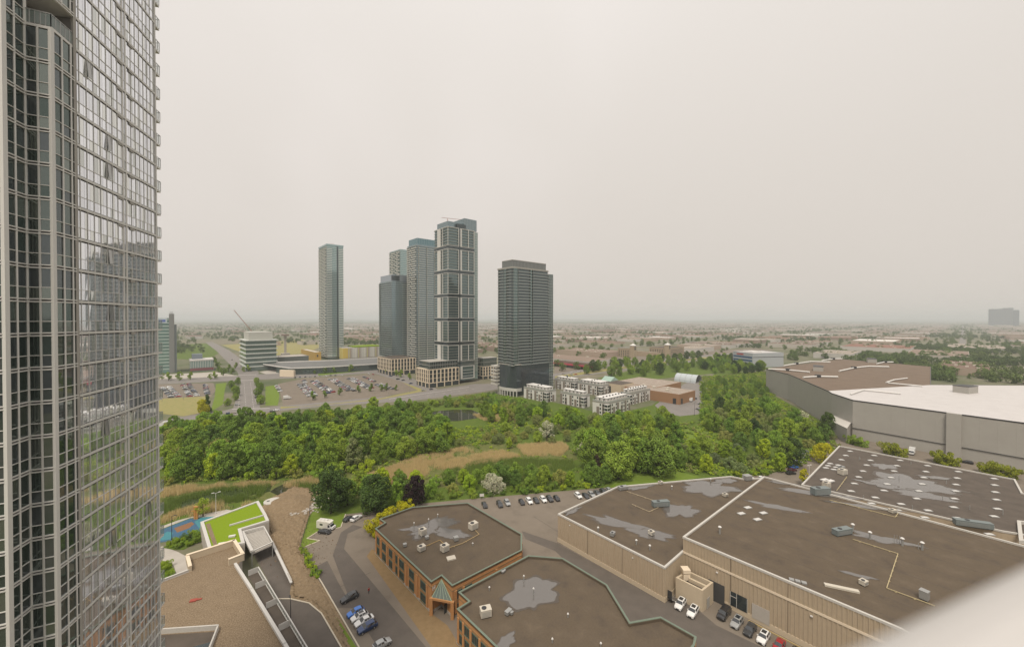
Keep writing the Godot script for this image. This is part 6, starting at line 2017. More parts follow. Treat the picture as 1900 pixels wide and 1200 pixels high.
func vegetation():
	for i in 3:
		proto("maple%d" % i, 100 + i * 7, 5.2, 2.6, 12.6 + i, 34, 5200, 0.66)
		proto("bush%d" % i, 200 + i * 7, 3.2, 0.6, 4.6, 16, 1700, 0.55, "flat")
	proto("oval0", 300, 4.4, 2.0, 13.0, 34, 4400, 0.68, "oval")
	proto("oval1", 307, 4.0, 2.0, 14.0, 24, 3400, 0.66, "oval")
	proto("willow0", 320, 6.0, 1.6, 10.0, 40, 5600, 0.55)
	proto("willow1", 327, 5.4, 1.2, 8.5, 28, 4200, 0.55)
	proto("cone0", 340, 3.4, 1.0, 12.5, 26, 3000, 0.6, "cone")
	proto("airy0", 350, 4.4, 2.5, 11.0, 20, 1100, 0.6)
	proto("small0", 360, 2.4, 1.4, 6.5, 12, 700, 0.6)
	var mid := leaf_mat("mid", 0.235, 0.335, 0.045)
	var dark := leaf_mat("dark", 0.17, 0.26, 0.042)
	var deep := leaf_mat("deep", 0.065, 0.11, 0.026)
	var lime := leaf_mat("lime", 0.31, 0.41, 0.03)
	var olive := leaf_mat("olive", 0.26, 0.285, 0.085)
	var rust := leaf_mat("rust", 0.16, 0.14, 0.045)
	var gold := leaf_mat("gold", 0.42, 0.4, 0.012)
	var purple := leaf_mat("purple", 0.028, 0.016, 0.018)
	var cream := leaf_mat("cream", 0.5, 0.5, 0.36)
	var grey := leaf_mat("grey", 0.21, 0.245, 0.1)
	var K := {
		"maple": ["maple0", mid, "mid green rounded", 1.0, "broadleaf_tree"], "maple1": ["maple1", mid, "mid green rounded", 1.0, "broadleaf_tree"], "mapled": ["maple2", dark, "dark green rounded", 1.0, "dark_tree"],
		"oval": ["oval0", mid, "tall mid green", 1.0, "tall_tree"], "ovald": ["oval1", dark, "tall dark green", 1.0, "tall_tree"], "lime": ["maple1", lime, "bright yellow-green", 0.9, "lime_green_tree"], "limeo": ["oval0", lime, "bright yellow-green", 0.8, "lime_green_tree"],
		"willow": ["willow0", olive, "soft olive green", 0.9, "willow_tree"], "willow1": ["willow1", olive, "soft olive green", 0.9, "willow_tree"], "grey": ["willow1", grey, "grey-green", 0.9, "willow_tree"], "deep": ["maple2", deep, "very dark green", 0.95, "dark_tree"],
		"bush": ["bush0", mid, "mid green bushy", 1.0, "shrub"], "bush1": ["bush1", dark, "dark green bushy", 1.0, "shrub"], "bushl": ["bush2", lime, "bright yellow-green bushy", 1.0, "shrub"], "busho": ["bush1", olive, "olive bushy", 1.0, "shrub"],
	}
	var wood := func(place: String) -> Callable:
		return func(look: String) -> String: return "%s tree %s" % [look, place]
	var shrubs := func(place: String) -> Callable:
		return func(look: String) -> String: return "%s shrub %s" % [look, place]
	# the wooded bank along the road
	var w1 := pv([-228.19, -255.51, -191.44, -262.91, -150.28, -280.53, -106.77, -299.01, -70.7, -294.16, -48.76, -262.91, -37.88, -233.57, -37.85, -215.09, -55.31, -211.74, -69.54, -202.28, -89.91, -192.26, -110.59, -186.96, -130.27, -185.68, -144.61, -184.42, -162.16, -181.34])
	fill(w1, 7.6, [K.maple, K.maple1, K.mapled, K.mapled, K.oval, K.ovald, K.maple, K.lime, K.willow], "park_tree", wood.call("on the wooded bank beside the far road"), "trees on the wooded bank", 0.6, 1.02, 11, [pv([-198.47, -222.12, -195.61, -227.7, -180.44, -213.4, -184.92, -206.9])])
	fill(pv([-166.59, -186.32, -131.16, -186.96, -101.69, -189.57, -72.32, -202.28, -69.24, -193.63, -88.2, -183.18, -108.36, -183.18, -135.86, -179.54, -157.45, -176.05]), 6.5, [K.bush, K.bush1, K.bush, K.bushl, K.busho], "shrub", shrubs.call("at the foot of the wooded bank"), "shrubs at the foot of the bank", 0.7, 1.2, 12)
	fill(pv([-238.23, -266.78, -199.11, -273.48, -155.89, -291.02, -106.76, -310.96, -85.01, -325.83, -76.86, -310.96, -101, -294.16, -146.52, -273.48, -186.07, -255.51, -221.96, -248.51]), 9.8, [K.lime, K.maple, K.willow, K.willow1], "park_tree", wood.call("along the top of the bank beside the road"), "trees along the road edge", 0.5, 0.75, 13)
	# olive thicket by the pond
	fill(pv([-54.08, -218.55, -48.57, -235.59, -23.69, -246.26, 3.61, -262.91, 18.24, -265.48, 50.57, -262.91, 48.15, -233.57, 19.26, -233.57, -16.33, -237.65, -28.89, -233.57, -39.06, -218.55]), 8.5, [K.willow1, K.willow, K.grey, K.willow1, K.maple, K.busho], "park_tree", wood.call("in the thicket between pond and reeds"), "trees between pond and reeds", 0.42, 0.66, 14)
	fill(pv([-89.06, -316.37, -71.37, -346.55, -25.75, -375.17, 4.91, -357.93, 21.72, -316.37, -8.35, -304.02, -24.75, -333.82, -69.17, -335.87]), 6.5, [K.bush, K.bush1, K.bush, K.busho], "shrub", shrubs.call("round the pond below the road"), "shrubs round the pond", 0.7, 1.2, 15)
	# in front of the townhouses
	fill(pv([-21.11, -307.45, 21.11, -307.45, 65.17, -279.09, 117.17, -294.16, 108.36, -262.91, 80.85, -245.15, 46.96, -262.91, 3.79, -276.26, -19.37, -281.98]), 8.6, [K.maple, K.lime, K.maple1, K.mapled, K.willow, K.bush], "park_tree", wood.call("below the white townhouses"), "trees below the townhouses", 0.5, 0.8, 16, [pv([38, -307.45, 68.68, -294.16, 53.13, -276.26])])
	# heart of the park on the right
	fill(pv([44.19, -229.63, 62.61, -253.13, 88.78, -248.51, 94.68, -229.63, 88.27, -203.8, 76.15, -190.91, 56.58, -186.96, 33.9, -189.57, 34.77, -202.28]), 9.3, [K.maple, K.mapled, K.oval, K.maple1, K.ovald, K.willow1], "park_tree", wood.call("between the reeds and the lawn"), "trees between reeds and lawn", 0.7, 1.1, 17, [pv([109.53, -255.51, 133.63, -281.98, 132.93, -262.91, 127.95, -231.58, 119.08, -222.12, 103.13, -223.95])])
	fill(pv([86.66, -210.1, 109.54, -227.7, 122.13, -222.12, 142.03, -229.63, 154.38, -215.95, 141.49, -197.86, 125.16, -189.57, 108.01, -186.96, 88.04, -188.26, 79.33, -192.26]), 8.3, [K.lime, K.maple, K.mapled, K.grey, K.lime, K.willow1, K.maple1], "park_tree", wood.call("beside the lawn behind the lower warehouse"), "trees behind the lower warehouse", 0.5, 0.8, 18, [pv([109.53, -255.51, 133.63, -281.98, 132.93, -262.91, 127.95, -231.58, 119.08, -222.12, 103.13, -223.95])])
	fill(pv([127.15, -262.91, 149.47, -304.02, 172.43, -321.98, 200.85, -314.55, 197.86, -291.02, 207.13, -255.51, 195.31, -237.65, 165.24, -218.55, 154.38, -215.95, 142.03, -229.63, 126.25, -229.63]), 10.0, [K.maple, K.mapled, K.willow, K.maple1, K.grey, K.mapled, K.willow1, K.deep], "park_tree", wood.call("in the wood before the huge grey building"), "trees before the grey building", 0.55, 0.92, 19, [pv([109.53, -255.51, 133.63, -281.98, 132.93, -262.91, 127.95, -231.58, 119.08, -222.12, 103.13, -223.95])])
	fill(pv([176.89, -357.93, 203.64, -421.57, 246.46, -472.7, 296.99, -481.03, 285.11, -442.06, 241.3, -370.08]), 10.0, [K.maple, K.mapled, K.maple1, K.mapled], "park_tree", wood.call("between the brick store lane and the grey building"), "trees by the store lane", 0.34, 0.55, 20)
	fill(pv([292.84, -610.03, 376.78, -723.07, 423.78, -686.72, 361.02, -559.98, 314.21, -532.67, 277.67, -532.67]), 13.4, [K.mapled, K.maple, K.deep], "park_tree", wood.call("beyond the brick store near the pale box building"), "trees near the box building", 0.6, 0.9, 21)
	# row along the front car park
	fill(pv([-35.27, -165.32, -27.9, -168.92, -11.73, -170.52, 11.88, -172.69, 36.57, -177.2, 44.46, -179.54, 43.42, -185.68, 28.1, -185.68, -4.97, -180.74, -24.7, -179.54, -36.33, -176.05]), 5.0, [K.maple, K.lime, K.willow1, K.bush, K.mapled, K.bushl, K.grey, K.maple1], "park_tree", wood.call("in the row behind the parked cars"), "trees behind the parked cars", 0.42, 0.72, 22)
	fill(pv([-33.32, -161.38, -13.65, -165.32, 11.62, -168.92, 38.38, -174.35, 42.8, -177.78, 11.84, -172.14, -16.22, -168.4, -34.03, -164.82]), 3.0, [K.bush, K.bushl, K.bush1], "shrub", shrubs.call("in the hedge behind the parked cars"), "hedge shrubs behind the parked cars", 0.35, 0.6, 23)
	fill(pv([107.63, -181.95, 136.79, -195.02, 145.72, -203.8, 136.3, -202.28, 108.01, -186.96]), 3.6, [K.bushl, K.bush], "shrub", shrubs.call("in the hedge by the back parking strip"), "hedge shrubs by the parking strip", 0.4, 0.65, 24)
	fill(pv([-66.88, -156.72, -68.58, -168.92, -59.98, -174.35, -38.76, -176.05, -34.95, -163.82, -45.57, -157.63, -53.17, -154.49]), 6.0, [K.maple, K.lime, K.maple1, K.mapled, K.bush], "park_tree", wood.call("behind the dark rounded trees and the brick office"), "trees behind the brick office", 0.45, 0.7, 25)
	# rough growth of the meadow
	undergrowth([mid, lime, olive, dark])
	# single trees one can pick out
	for s in [["park_tree", "large dark rounded tree next to the camper van", "maple2", Vector3(-70.07, 0, -151.46), 1.2, deep], ["park_tree", "large dark rounded tree behind two parked cars by the brick office", "maple0", Vector3(-53.69, 0, -152.32), 1.12, deep], ["copper_tree", "dark purple-leaved tree behind the yellow hedge", "maple1", Vector3(-38.96, 0, -158.09), 0.85, purple], ["park_tree", "fresh green tree above the dark rounded tree", "oval0", Vector3(-77.41, 0, -168.92), 1.0, mid], ["park_tree", "tall open tree in front of the wooded bank", "oval1", Vector3(-80.27, 0, -197.86), 1.1, grey], ["park_tree", "bright conical tree at the reed edge of the wooded bank", "cone0", Vector3(-42.4, 0, -220.32), 1.1, lime], ["park_tree", "big rounded tree standing above the lawn", "maple0", Vector3(50.23, 0, -184.42), 1.35, mid], ["park_tree", "big dense tree behind the rounded lawn tree", "maple2", Vector3(61.59, 0, -196.43), 1.4, mid], ["park_tree", "dark spreading tree at the corner of the lawn", "maple1", Vector3(69.95, 0, -186.96), 1.35, dark], ["park_tree", "small round bush-like tree on the lawn edge", "small0", Vector3(43.41, 0, -181.34), 1.3, dark], ["copper_tree", "reddish brown conifer beside the big lawn tree", "cone0", Vector3(40.36, 0, -185.68), 0.85, leaf_mat("brown", 0.05, 0.035, 0.022)], ["park_tree", "bright yellow-green small tree among the reeds", "oval0", Vector3(-1.56, 0, -227.7), 0.5, lime], ["park_tree", "dark round tree over the back parking strip", "maple2", Vector3(143.08, 0, -199.31), 1.0, deep], ["blossom_tree", "white flowering tree behind the row of parked cars", "willow0", Vector3(-8.19, 0, -169.98), 0.78, cream], ["blossom_tree", "white flowering tree among the park thicket", "airy0", Vector3(21.61, 0, -241.88), 1.1, cream], ["blossom_tree", "pale flowering tree in the wood before the grey building", "airy0", Vector3(195.06, 0, -262.91), 1.2, cream], ["blossom_tree", "sparse white flowering tree near the reeds", "airy0", Vector3(38.43, 0, -211.74), 0.8, cream], ["golden_shrub", "golden yellow hedge tree at the corner of the flat skylight roof", "willow1", Vector3(164.33, 0, -205.34), 1.15, gold], ["golden_shrub", "small golden bush by the back parking strip", "small0", Vector3(132.63, 0, -177.2), 1.1, gold], ["park_tree", "yellow tree beside dark conifers across the road", "maple1", Vector3(-245.54, 0, -310.96), 0.85, gold], ["park_tree", "dark conifer beside the yellow tree across the road", "cone0", Vector3(-247.33, 0, -318.22), 1.1, deep], ["park_tree", "small tree standing in the playground planting", "airy0", Vector3(-117.74, 0, -148.97), 0.62, lime]]:
		plant_tree(s[0], s[1], s[2], s[3], s[4], s[5])
	for s in [[Vector3(-46.92, 0, -136.23), 0.62], [Vector3(-47.12, 0, -144.98), 0.62], [Vector3(-43.61, 0, -149.38), 0.6], [Vector3(-40.7, 0, -153.18), 0.55], [Vector3(-49.67, 0, -138.67), 0.5]]:
		plant_tree("golden_shrub", "golden yellow spreading shrub against the brick office", "bush%d" % (rng.randi() % 3), s[0], s[1] * 1.5, gold, "golden shrubs at the brick office", "shrub")
	for s in [[Vector3(210.31, 0, -218.55), 1.0], [Vector3(212.32, 0, -215.09), 1.0], [Vector3(224.47, 0, -205.34), 1.0], [Vector3(226.7, 0, -202.28), 0.95], [Vector3(231.55, 0, -189.57), 1.0], [Vector3(233.52, 0, -186.96), 1.0], [Vector3(234.67, 0, -184.42), 0.9], [Vector3(223.08, 0, -202.28), 0.8]]:
		plant_tree("golden_shrub", "yellow-green shrub between the flat roof and the huge grey wall", "bush%d" % (rng.randi() % 3), s[0], s[1] * 1.2, leaf_mat("yellowish", 0.24, 0.27, 0.02), "yellow-green shrubs along the grey wall", "shrub")
	for s in [Vector3(205.45, 0, -233.57), Vector3(206.89, 0, -231.58), Vector3(205.76, 0, -237.65)]:
		plant_tree("shrub", "green shrub beside the grey annexe", "bush0", s, 1.0, mid, "shrubs beside the annexe", "shrub")
	# planting beside the playground and along the site fence
	fill(pv([-113.85, -129.08, -113.52, -132.88, -109.95, -137.61, -105.61, -133.54, -107.11, -128.46, -110.14, -127.26]), 2.2, [K.bush, K.bushl, K.bush1], "shrub", shrubs.call("in the planting by the playground"), "shrubs by the playground", 0.28, 0.5, 31)
	fill(pv([-68.26, -126.66, -67.04, -126.66, -57.17, -115.8, -56.06, -112.9, -58.35, -114.33]), 1.6, [K.bush, K.bushl], "shrub", shrubs.call("along the bare earth beside the car park"), "shrubs along the bare earth", 0.2, 0.36, 32)
	fill(pv([-103.21, -113.37, -106.53, -118.86, -104.11, -118.34, -100.08, -114.82, -98.84, -111.96]), 2.4, [K.bush, K.bushl], "shrub", shrubs.call("on the small lawn below the glass tower"), "shrubs below the glass tower", 0.25, 0.4, 33)
	# street trees across the road
	for s in pv([-246.65, -342.2, -258.18, -360.3, -272.9, -383.08, -288, -405.88, -303.2, -428.19, -319.55, -453.08, -222.19, -346.55, -235.07, -365.12, -248.88, -385.79, -264.33, -408.93, -281.76, -435.01, -299.02, -460.73]):
		plant_tree("street_tree", "green street tree in the double row along the boulevard", "maple%d" % (rng.randi() % 3), v3(s + Vector2(rng.randfn(), rng.randfn()) * 1.5, 0), rng.randf_range(0.4, 0.7), [mid, dark][rng.randi() % 2], "street trees along the boulevard")
	for s in pv([-418.63, -559.98, -398.47, -537.91, -384.18, -522.47, -521.72, -686.72, -481.67, -638.55, -446.04, -596.7, -404.04, -559.98, -383.71, -537.91]):
		plant_tree("street_tree", "green street tree farther along the boulevard", "small0", v3(s, 0), rng.randf_range(1.2, 1.7), dark, "far street trees of the boulevard")
	for s in pv([-185.45, -365.12, -179.21, -375.17, -170.65, -388.54, -157.59, -402.89, -147.04, -408.93, -136.38, -408.93, -132.75, -415.15, -122.5, -415.15, -270.07, -537.91, -259.34, -543.27, -249.15, -548.73]):
		plant_tree("car_park_tree", "small tree round the edge of the commuter car park", "small0", v3(s, 0), rng.randf_range(0.8, 1.3), dark, "trees round the commuter car park")
	for s in pv([-436.68, -489.66, -421.07, -481.03, -407.21, -481.03, -401.07, -489.66, -376.21, -489.66, -374.19, -494.1, -419.85, -596.7, -382.53, -559.98, -380.28, -565.78, -230.44, -559.98, -227.42, -571.71, -169.72, -537.91, -152.64, -517.52, -143.54, -507.89, -127.64, -489.66]):
		plant_tree("street_tree", "small tree by the low buildings across the road", "small0", v3(s, 0), rng.randf_range(1.1, 1.7), mid, "small trees across the road")
	# trees along the highway on the right
	for s in pv([115.22, -559.98, 125.47, -571.71, 140.77, -596.7, 153.78, -583.93, 163.68, -596.7, 179.89, -610.03, 195.12, -623.96, 202.48, -610.03, 101.83, -537.91, 249.56, -686.72, 265.13, -695.46, 280.14, -704.43, 295.54, -713.63, 309.36, -723.07, 326.56, -732.77, 341.18, -742.73, 352.39, -742.73, 234.26, -669.88, 331.78, -653.84, 358.07, -678.19, 391.65, -723.07, 238.21, -638.55, 260.04, -653.84, 188.31, -653.84, 170.37, -653.84, 176.89, -548.73, 192.03, -559.98, 210.01, -577.76, 225.87, -583.93, 245.53, -596.7, 266.06, -610.03, 284.3, -616.92, 302.98, -631.17, 162.34, -537.91, 143.35, -522.47, 131.34, -517.52, 234.28, -559.98, 254.86, -571.71, 294.63, -596.7, 173.94, -517.52, 200.95, -532.67]):
		plant_tree("roadside_tree", "roadside tree along the highway behind the brick store", "maple%d" % (rng.randi() % 3), v3(s, 0), rng.randf_range(0.8, 1.25), [mid, dark, deep][rng.randi() % 3], "roadside trees along the highway")
	reeds()

func undergrowth(mats: Array):
	var bush := crown_mesh(777, 1.6, 0.2, 1.7, 9, 150, 0.6, "flat")
	var polys := [pv([-163.57, -180.14, -117.25, -181.34, -87.14, -186.32, -59.29, -205.34, -36.05, -218.55, -16.33, -237.65, 37.06, -245.15, 39.3, -211.74, 32.59, -189.57, -11.73, -170.52, -33.82, -163.82, -68.86, -161.38, -86.36, -174.35]), pv([-18.97, -276.26, -14.74, -357.93, 26.84, -325.83, 70.08, -283.45, 112.91, -283.45, 143.9, -291.02, 123.64, -224.88, 101.89, -211.74, 87.33, -211.74, 84.22, -245.15, 49.38, -256.71, -18.06, -262.91]), pv([-221.96, -248.51, -144.35, -269.42, -80.22, -307.45, -43.35, -262.91, -34.93, -211.74, -87.14, -186.32, -161.09, -180.14]), pv([77.78, -195.02, 101.89, -211.74, 151.38, -211.74, 198.76, -245.15, 192.52, -229.63, 139.47, -195.02, 109.09, -184.42]), pv([243.87, -507.89, 361.02, -559.98, 248.92, -370.08, 216.73, -262.91, 126.42, -262.91]), pv([-54.08, -218.55, -52.66, -255.51, -26.3, -273.48, 3.79, -276.26, 3.29, -239.75, -28.65, -231.58])]
	var r := RandomNumberGenerator.new()
	r.seed = 404
	for k in mats.size():
		var xs := []
		for j in polys.size():
			var poly: PackedVector2Array = polys[j]
			var lo := poly[0]
			var hi := poly[0]
			for p in poly:
				lo = lo.min(p)
				hi = hi.max(p)
			for i in int((hi.x - lo.x) * (hi.y - lo.y) * [0.011, 0.026, 0.024, 0.05, 0.034, 0.05][j]):
				var p := Vector2(r.randf_range(lo.x, hi.x), r.randf_range(lo.y, hi.y))
				if not inside(p, poly): continue
				var s := r.randf_range(0.35, 1.0) * (1.0 if j else 0.7)
				xs.append(Transform3D(Basis(Vector3.UP, r.randf() * TAU).scaled(Vector3(s * 1.3, s * r.randf_range(0.6, 1.2), s * 1.3)), v3(p, 0)))
		var mm := MultiMesh.new()
		mm.transform_format = MultiMesh.TRANSFORM_3D
		mm.mesh = bush
		mm.instance_count = xs.size()
		for i in xs.size():
			mm.set_instance_transform(i, xs[i])
		var o := MultiMeshInstance3D.new()
		o.multimesh = mm
		o.material_override = mats[k]
		o.name = numbered("undergrowth")
		add_child(o)
		tag(o, ["mid green", "yellow-green", "olive", "dark green"][k] + " low undergrowth spread through the park", "undergrowth", "", "stuff")

func reeds():
	var m := MB.new()
	for i in 16:
		var p := Vector3(rng.randfn() * 0.55, 0, rng.randfn() * 0.55)
		var h := rng.randf_range(1.3, 2.5)
		var lean := Vector3(rng.randfn() * 0.22, 0, rng.randfn() * 0.22)
		var a := rng.randf() * TAU
		var w := Vector3(cos(a), 0, sin(a)) * 0.06
		m.tri(p - w, p + lean + Vector3(0, h, 0), p + w)
		var tone := rng.randf_range(0.75, 1.25)
		m.tint(Color(tone, tone * rng.randf_range(0.94, 1.04), tone))
	var tuft := m.mesh()
	var tan := leaf_mat("reed", 0.62, 0.49, 0.25)
	var sedge := leaf_mat("sedge", 0.17, 0.24, 0.05)
	reed_bed(tuft, tan, "dry tan reeds in the marsh beside the wooded bank", [pv([-74.36, -177.2, -65.64, -190.91, -49.88, -213.4, -28.17, -227.7, -21.2, -220.32, -34.66, -210.1, -40.23, -195.02, -42.84, -183.18, -59.98, -174.35]), pv([-40.52, -196.43, -29.11, -211.74, -6.11, -222.12, 4.4, -213.4, -13.91, -202.28, -29.5, -195.02]), pv([-74.37, -174.35, -72.35, -181.34, -63.39, -177.2, -65.09, -168.92])], 2.2, 1)
	reed_bed(tuft, tan, "dry tan reeds round the inner pond and thicket", [pv([3.18, -231.58, 29.39, -237.65, 33.18, -227.7, 26.61, -215.09, 7.39, -215.09]), pv([-29.55, -307.45, -4.18, -304.02, 3.95, -287.94, -19.77, -287.94]), pv([-200.1, -223.95, -195.3, -227.7, -182.15, -215.09, -186.33, -208.49])], 2.2, 2)
	reed_bed(tuft, tan, "dry reeds along the water below the wooded bank", [pv([-154.45, -172.69, -139.88, -178.36, -106.22, -179.54, -90.01, -186.96, -79.72, -186.96, -81.51, -179.54, -98.68, -174.91, -131.53, -173.79, -147, -164.32]), pv([-132.61, -148.15, -125.86, -157.63, -111.07, -161.38, -104.16, -157.63, -115.99, -153.18, -128.42, -143.44])], 1.6, 3)
	reed_bed(tuft, sedge, "green sedge covering the wet middle of the marsh", [pv([-33.9, -189.57, -19.76, -205.34, 2.89, -210.1, 31.29, -206.9, 32.65, -197.86, 15.43, -186.96, -12.6, -183.18]), pv([-144.39, -161.38, -129.87, -171.6, -109.71, -177.2, -105.97, -163.82, -119.35, -157.63, -134.44, -150.21]), pv([-99.96, -177.2, -78.12, -183.18, -71.97, -174.35, -81.36, -168.92])], 1.6, 4)

func reed_bed(tuft: ArrayMesh, mat: Material, label: String, polys: Array, density: float, sd: int):
	var r := RandomNumberGenerator.new()
	r.seed = sd + 900
	var noise := FastNoiseLite.new()
	noise.seed = sd
	noise.frequency = 0.05
	var xs := []
	for poly in polys:
		var lo: Vector2 = poly[0]
		var hi: Vector2 = poly[0]
		for p in poly:
			lo = lo.min(p)
			hi = hi.max(p)
		var k := int((hi.x - lo.x) * (hi.y - lo.y) * density)
		for i in mini(k, 30000):
			var p := Vector2(r.randf_range(lo.x, hi.x), r.randf_range(lo.y, hi.y))
			if inside(p, poly) and noise.get_noise_2d(p.x, p.y) > -0.22 + r.randf_range(-0.15, 0.1):
				var s := r.randf_range(0.7, 1.25)
				xs.append(Transform3D(Basis(Vector3.UP, r.randf() * TAU).scaled(Vector3(s, s * r.randf_range(0.8, 1.1), s)), v3(p, 0)))
	var mm := MultiMesh.new()
	mm.transform_format = MultiMesh.TRANSFORM_3D
	mm.mesh = tuft
	mm.instance_count = xs.size()
	for i in xs.size():
		mm.set_instance_transform(i, xs[i])
	var o := MultiMeshInstance3D.new()
	o.multimesh = mm
	o.material_override = mat
	o.name = numbered("reeds")
	add_child(o)
	tag(o, label, "reeds", "", "stuff")

# ---------------------------------------------------------------- flat industrial land to the horizon
func far_land():
	var r := RandomNumberGenerator.new()
	r.seed = 77
	var cols := [[Vector3(0.17, 0.115, 0.088), "brown"], [Vector3(0.22, 0.165, 0.13), "tan"], [Vector3(0.14, 0.122, 0.11), "grey"], [Vector3(0.6, 0.57, 0.54), "white"], [Vector3(0.22, 0.115, 0.085), "reddish"], [Vector3(0.3, 0.255, 0.215), "pale"]]
	var mats := []
	for c in cols:
		var q: Vector3 = c[0]
		mats.append(grain(tones(q.x, q.y, q.z, 0.14), 45.0, 0.85, 0.03, 300 + mats.size()))
	var wallm := [plain(lin(0.36, 0.28, 0.22), 0.85), plain(lin(0.42, 0.385, 0.34), 0.85), plain(lin(0.24, 0.18, 0.14), 0.85), plain(lin(0.45, 0.43, 0.4), 0.85)]
	var rest := MB.new()
	var made := 0
	var clear := [pv([-329.13, -177.2, -675.74, -428.19, -731.8, -808.68, -393.56, -1148.47, 79.32, -723.07, 55.74, -507.89, 268.85, -559.98, 402.21, -623.96, 634.56, -873.29, 574.46, -686.72, 562.65, -532.67, 584.2, -370.08, 321.99, -133.54, 21.62, -27.92, -115.99, -27.92]), pv([-834.34, -1148.47, -393.56, -1148.47, -241.5, -704.43, -369.29, -507.89]), pv([-1116.22, -1380.38, -1115.23, -1535.37, -345.66, -559.98, -362.32, -507.89]), pv([45.4, -472.7, 69.13, -559.98, 211.29, -669.88, 669.62, -1039.32, 628.76, -917.25, 442.61, -686.72, 174.19, -507.89]), pv([178.48, -723.07, 256.45, -1039.32, 535.24, -1148.47, 366.16, -785.43]), pv([311.09, -559.98, 526.96, -949.1, 676.59, -949.1, 399.43, -559.98])]
	var built := []
	# the large halls that can be picked out behind the grey building
	for s in [[{"c": Vector2(886, -873.29), "a": 121.41, "b": 160, "h": 5.99}, 9.0, 4, "long reddish brown hall roof beyond the huge grey building"], [{"c": Vector2(620.13, -507.89), "a": 45, "b": 140, "h": 6.98}, 9.0, 0, "brown hall with pale walls to the right of the white roof"], [{"c": Vector2(800.47, -686.72), "a": 80, "b": 180, "h": 3.77}, 9.0, 1, "wide tan hall roof beyond the green hedge line"], [{"c": Vector2(624.66, -723.07), "a": 56.64, "b": 110, "h": 7.94}, 10.0, 5, "pale cluster hall just behind the brown cold store roof"], [{"c": Vector2(400.68, -859.55), "a": 49.07, "b": 100, "h": 7.08}, 10.0, 5, "cream-walled hall behind the hotel"], [{"c": Vector2(177.97, -763.48), "a": 127.5, "b": 73.74, "h": 6.29}, 9.0, 1, "long tan plaza roof behind the red strip mall"], [{"c": Vector2(-613.95, -1148.47), "a": 60, "b": 59.23, "h": 11.03}, 9.0, 2, "low dark hall on the open ground by the slender tower"], [{"c": Vector2(1101.51, -873.29), "a": 90, "b": 200, "h": 5.99}, 9.0, 5, "pale hall below the far blue-grey towers"], [{"c": Vector2(1117.71, -1148.47), "a": 96.78, "b": 160, "h": 6.3}, 9.0, 3, "white-roofed hall far beyond the reddish hall"]]:
		var T: Dictionary = s[0]
		var t := block("industrial_hall", s[3], "warehouse", T, s[1], wallm[r.randi() % 4], mats[s[2]])
		built.append([T.c + (GV * T.b - GU * T.a) * 0.5, maxf(T.a, T.b) * 0.6])
		for i in 8:
			local_box(t, "rooftop_unit", Vector3(T.b * (0.1 + 0.1 * i), s[1] + 0.1, -T.a * (0.2 + 0.6 * fmod(i * 0.37, 1.0)) - 3), Vector3(T.b * (0.1 + 0.1 * i) + 4, s[1] + 1.8, -T.a * (0.2 + 0.6 * fmod(i * 0.37, 1.0))), M.unit)
	var rows := []
	var cu := 150.0
	var cv := 74.0
	for iu in range(-75, 48):
		for iv in range(-13, 168):
			if iu % 4 == 0 or iv % 6 == 0:   # streets
				continue
			var c := GU * (iu * cu) + GV * (iv * cv)
			if c.y > -430 or absf(c.x) > -c.y * 1.5 + 100:
				continue
			rows.append(c)
	rows.sort_custom(func(p, q): return p.length_squared() < q.length_squared())
	for c in rows:
		var d: float = c.length()
		if d > 8500: break
		var leftish: bool = c.x < -c.y * -0.5 and c.x < -0.12 * d
		if r.randf() > (0.16 if leftish else 0.86): continue
		var skip := false
		for z in clear:
			if inside(c, z): skip = true
		for q in built:
			if q[0].distance_to(c) < q[1] + 55: skip = true
		if skip: continue
		var a := r.randf_range(60, 146)
		var b := r.randf_range(34, 71)
		var h := r.randf_range(6.0, 10.5)
		var k: int = [0, 0, 1, 2, 4, 5, 1, 0, 3, 5][r.randi() % 10]
		if made < 230:
			var t := thing("industrial_unit", "%s-roofed flat industrial building on the plain towards the horizon" % cols[k][1], "warehouse", v3(c + (GU * a - GV * b) * 0.5, 0), GRID, "%s-roofed industrial buildings" % cols[k][1])
			local_box(t, "wall", Vector3(0, 0, -a), Vector3(b, h, 0), wallm[r.randi() % 4])
			local_box(t, "roof", Vector3(0.5, h, -a + 0.5), Vector3(b - 0.5, h + 0.35, -0.5), mats[k])
			if d < 1500:
				for i in r.randi_range(2, 5):
					var x := r.randf_range(0.1, 0.85) * b
					var z := r.randf_range(0.1, 0.85) * a
					local_box(t, "rooftop_unit", Vector3(x, h + 0.35, -z), Vector3(x + r.randf_range(2, 6), h + 2.2, -z + r.randf_range(2, 5)), M.unit)
			made += 1
		else:
			var q: Vector3 = cols[k][0]
			var p := v3(c, 0)
			var ux := Vector3(GV.x, 0, GV.y) * b * 0.5
			var uz := Vector3(GU.x, 0, GU.y) * a * 0.5
			var e := [p - ux - uz, p + ux - uz, p + ux + uz, p - ux + uz]
			for i in 4:
				var up := Vector3(0, h, 0)
				rest.quad(e[i], e[(i + 1) % 4], e[(i + 1) % 4] + up, e[i] + up)
			rest.tint(Color(0.38, 0.34, 0.3))
			var up2 := Vector3(0, h, 0)
			rest.quad(e[0] + up2, e[1] + up2, e[2] + up2, e[3] + up2)
			rest.tint(Color(q.x, q.y, q.z))
	var vm := plain(Color.WHITE, 0.9)
	vm.vertex_color_use_as_albedo = true
	tag(obj("distant_roofs", rest, vm), "mass of small flat roofs fading into the haze", "buildings", "", "stuff")
	# streets of the district
	var st := MB.new()
	for iu in range(-72, 48, 4):
		district_street(st, GU * (iu * cu), GV, -12 * cv, 150 * cv)
	for iv in range(-12, 168, 6):
		district_street(st, GV * (iv * cv), GU, -72 * cu, 48 * cu)
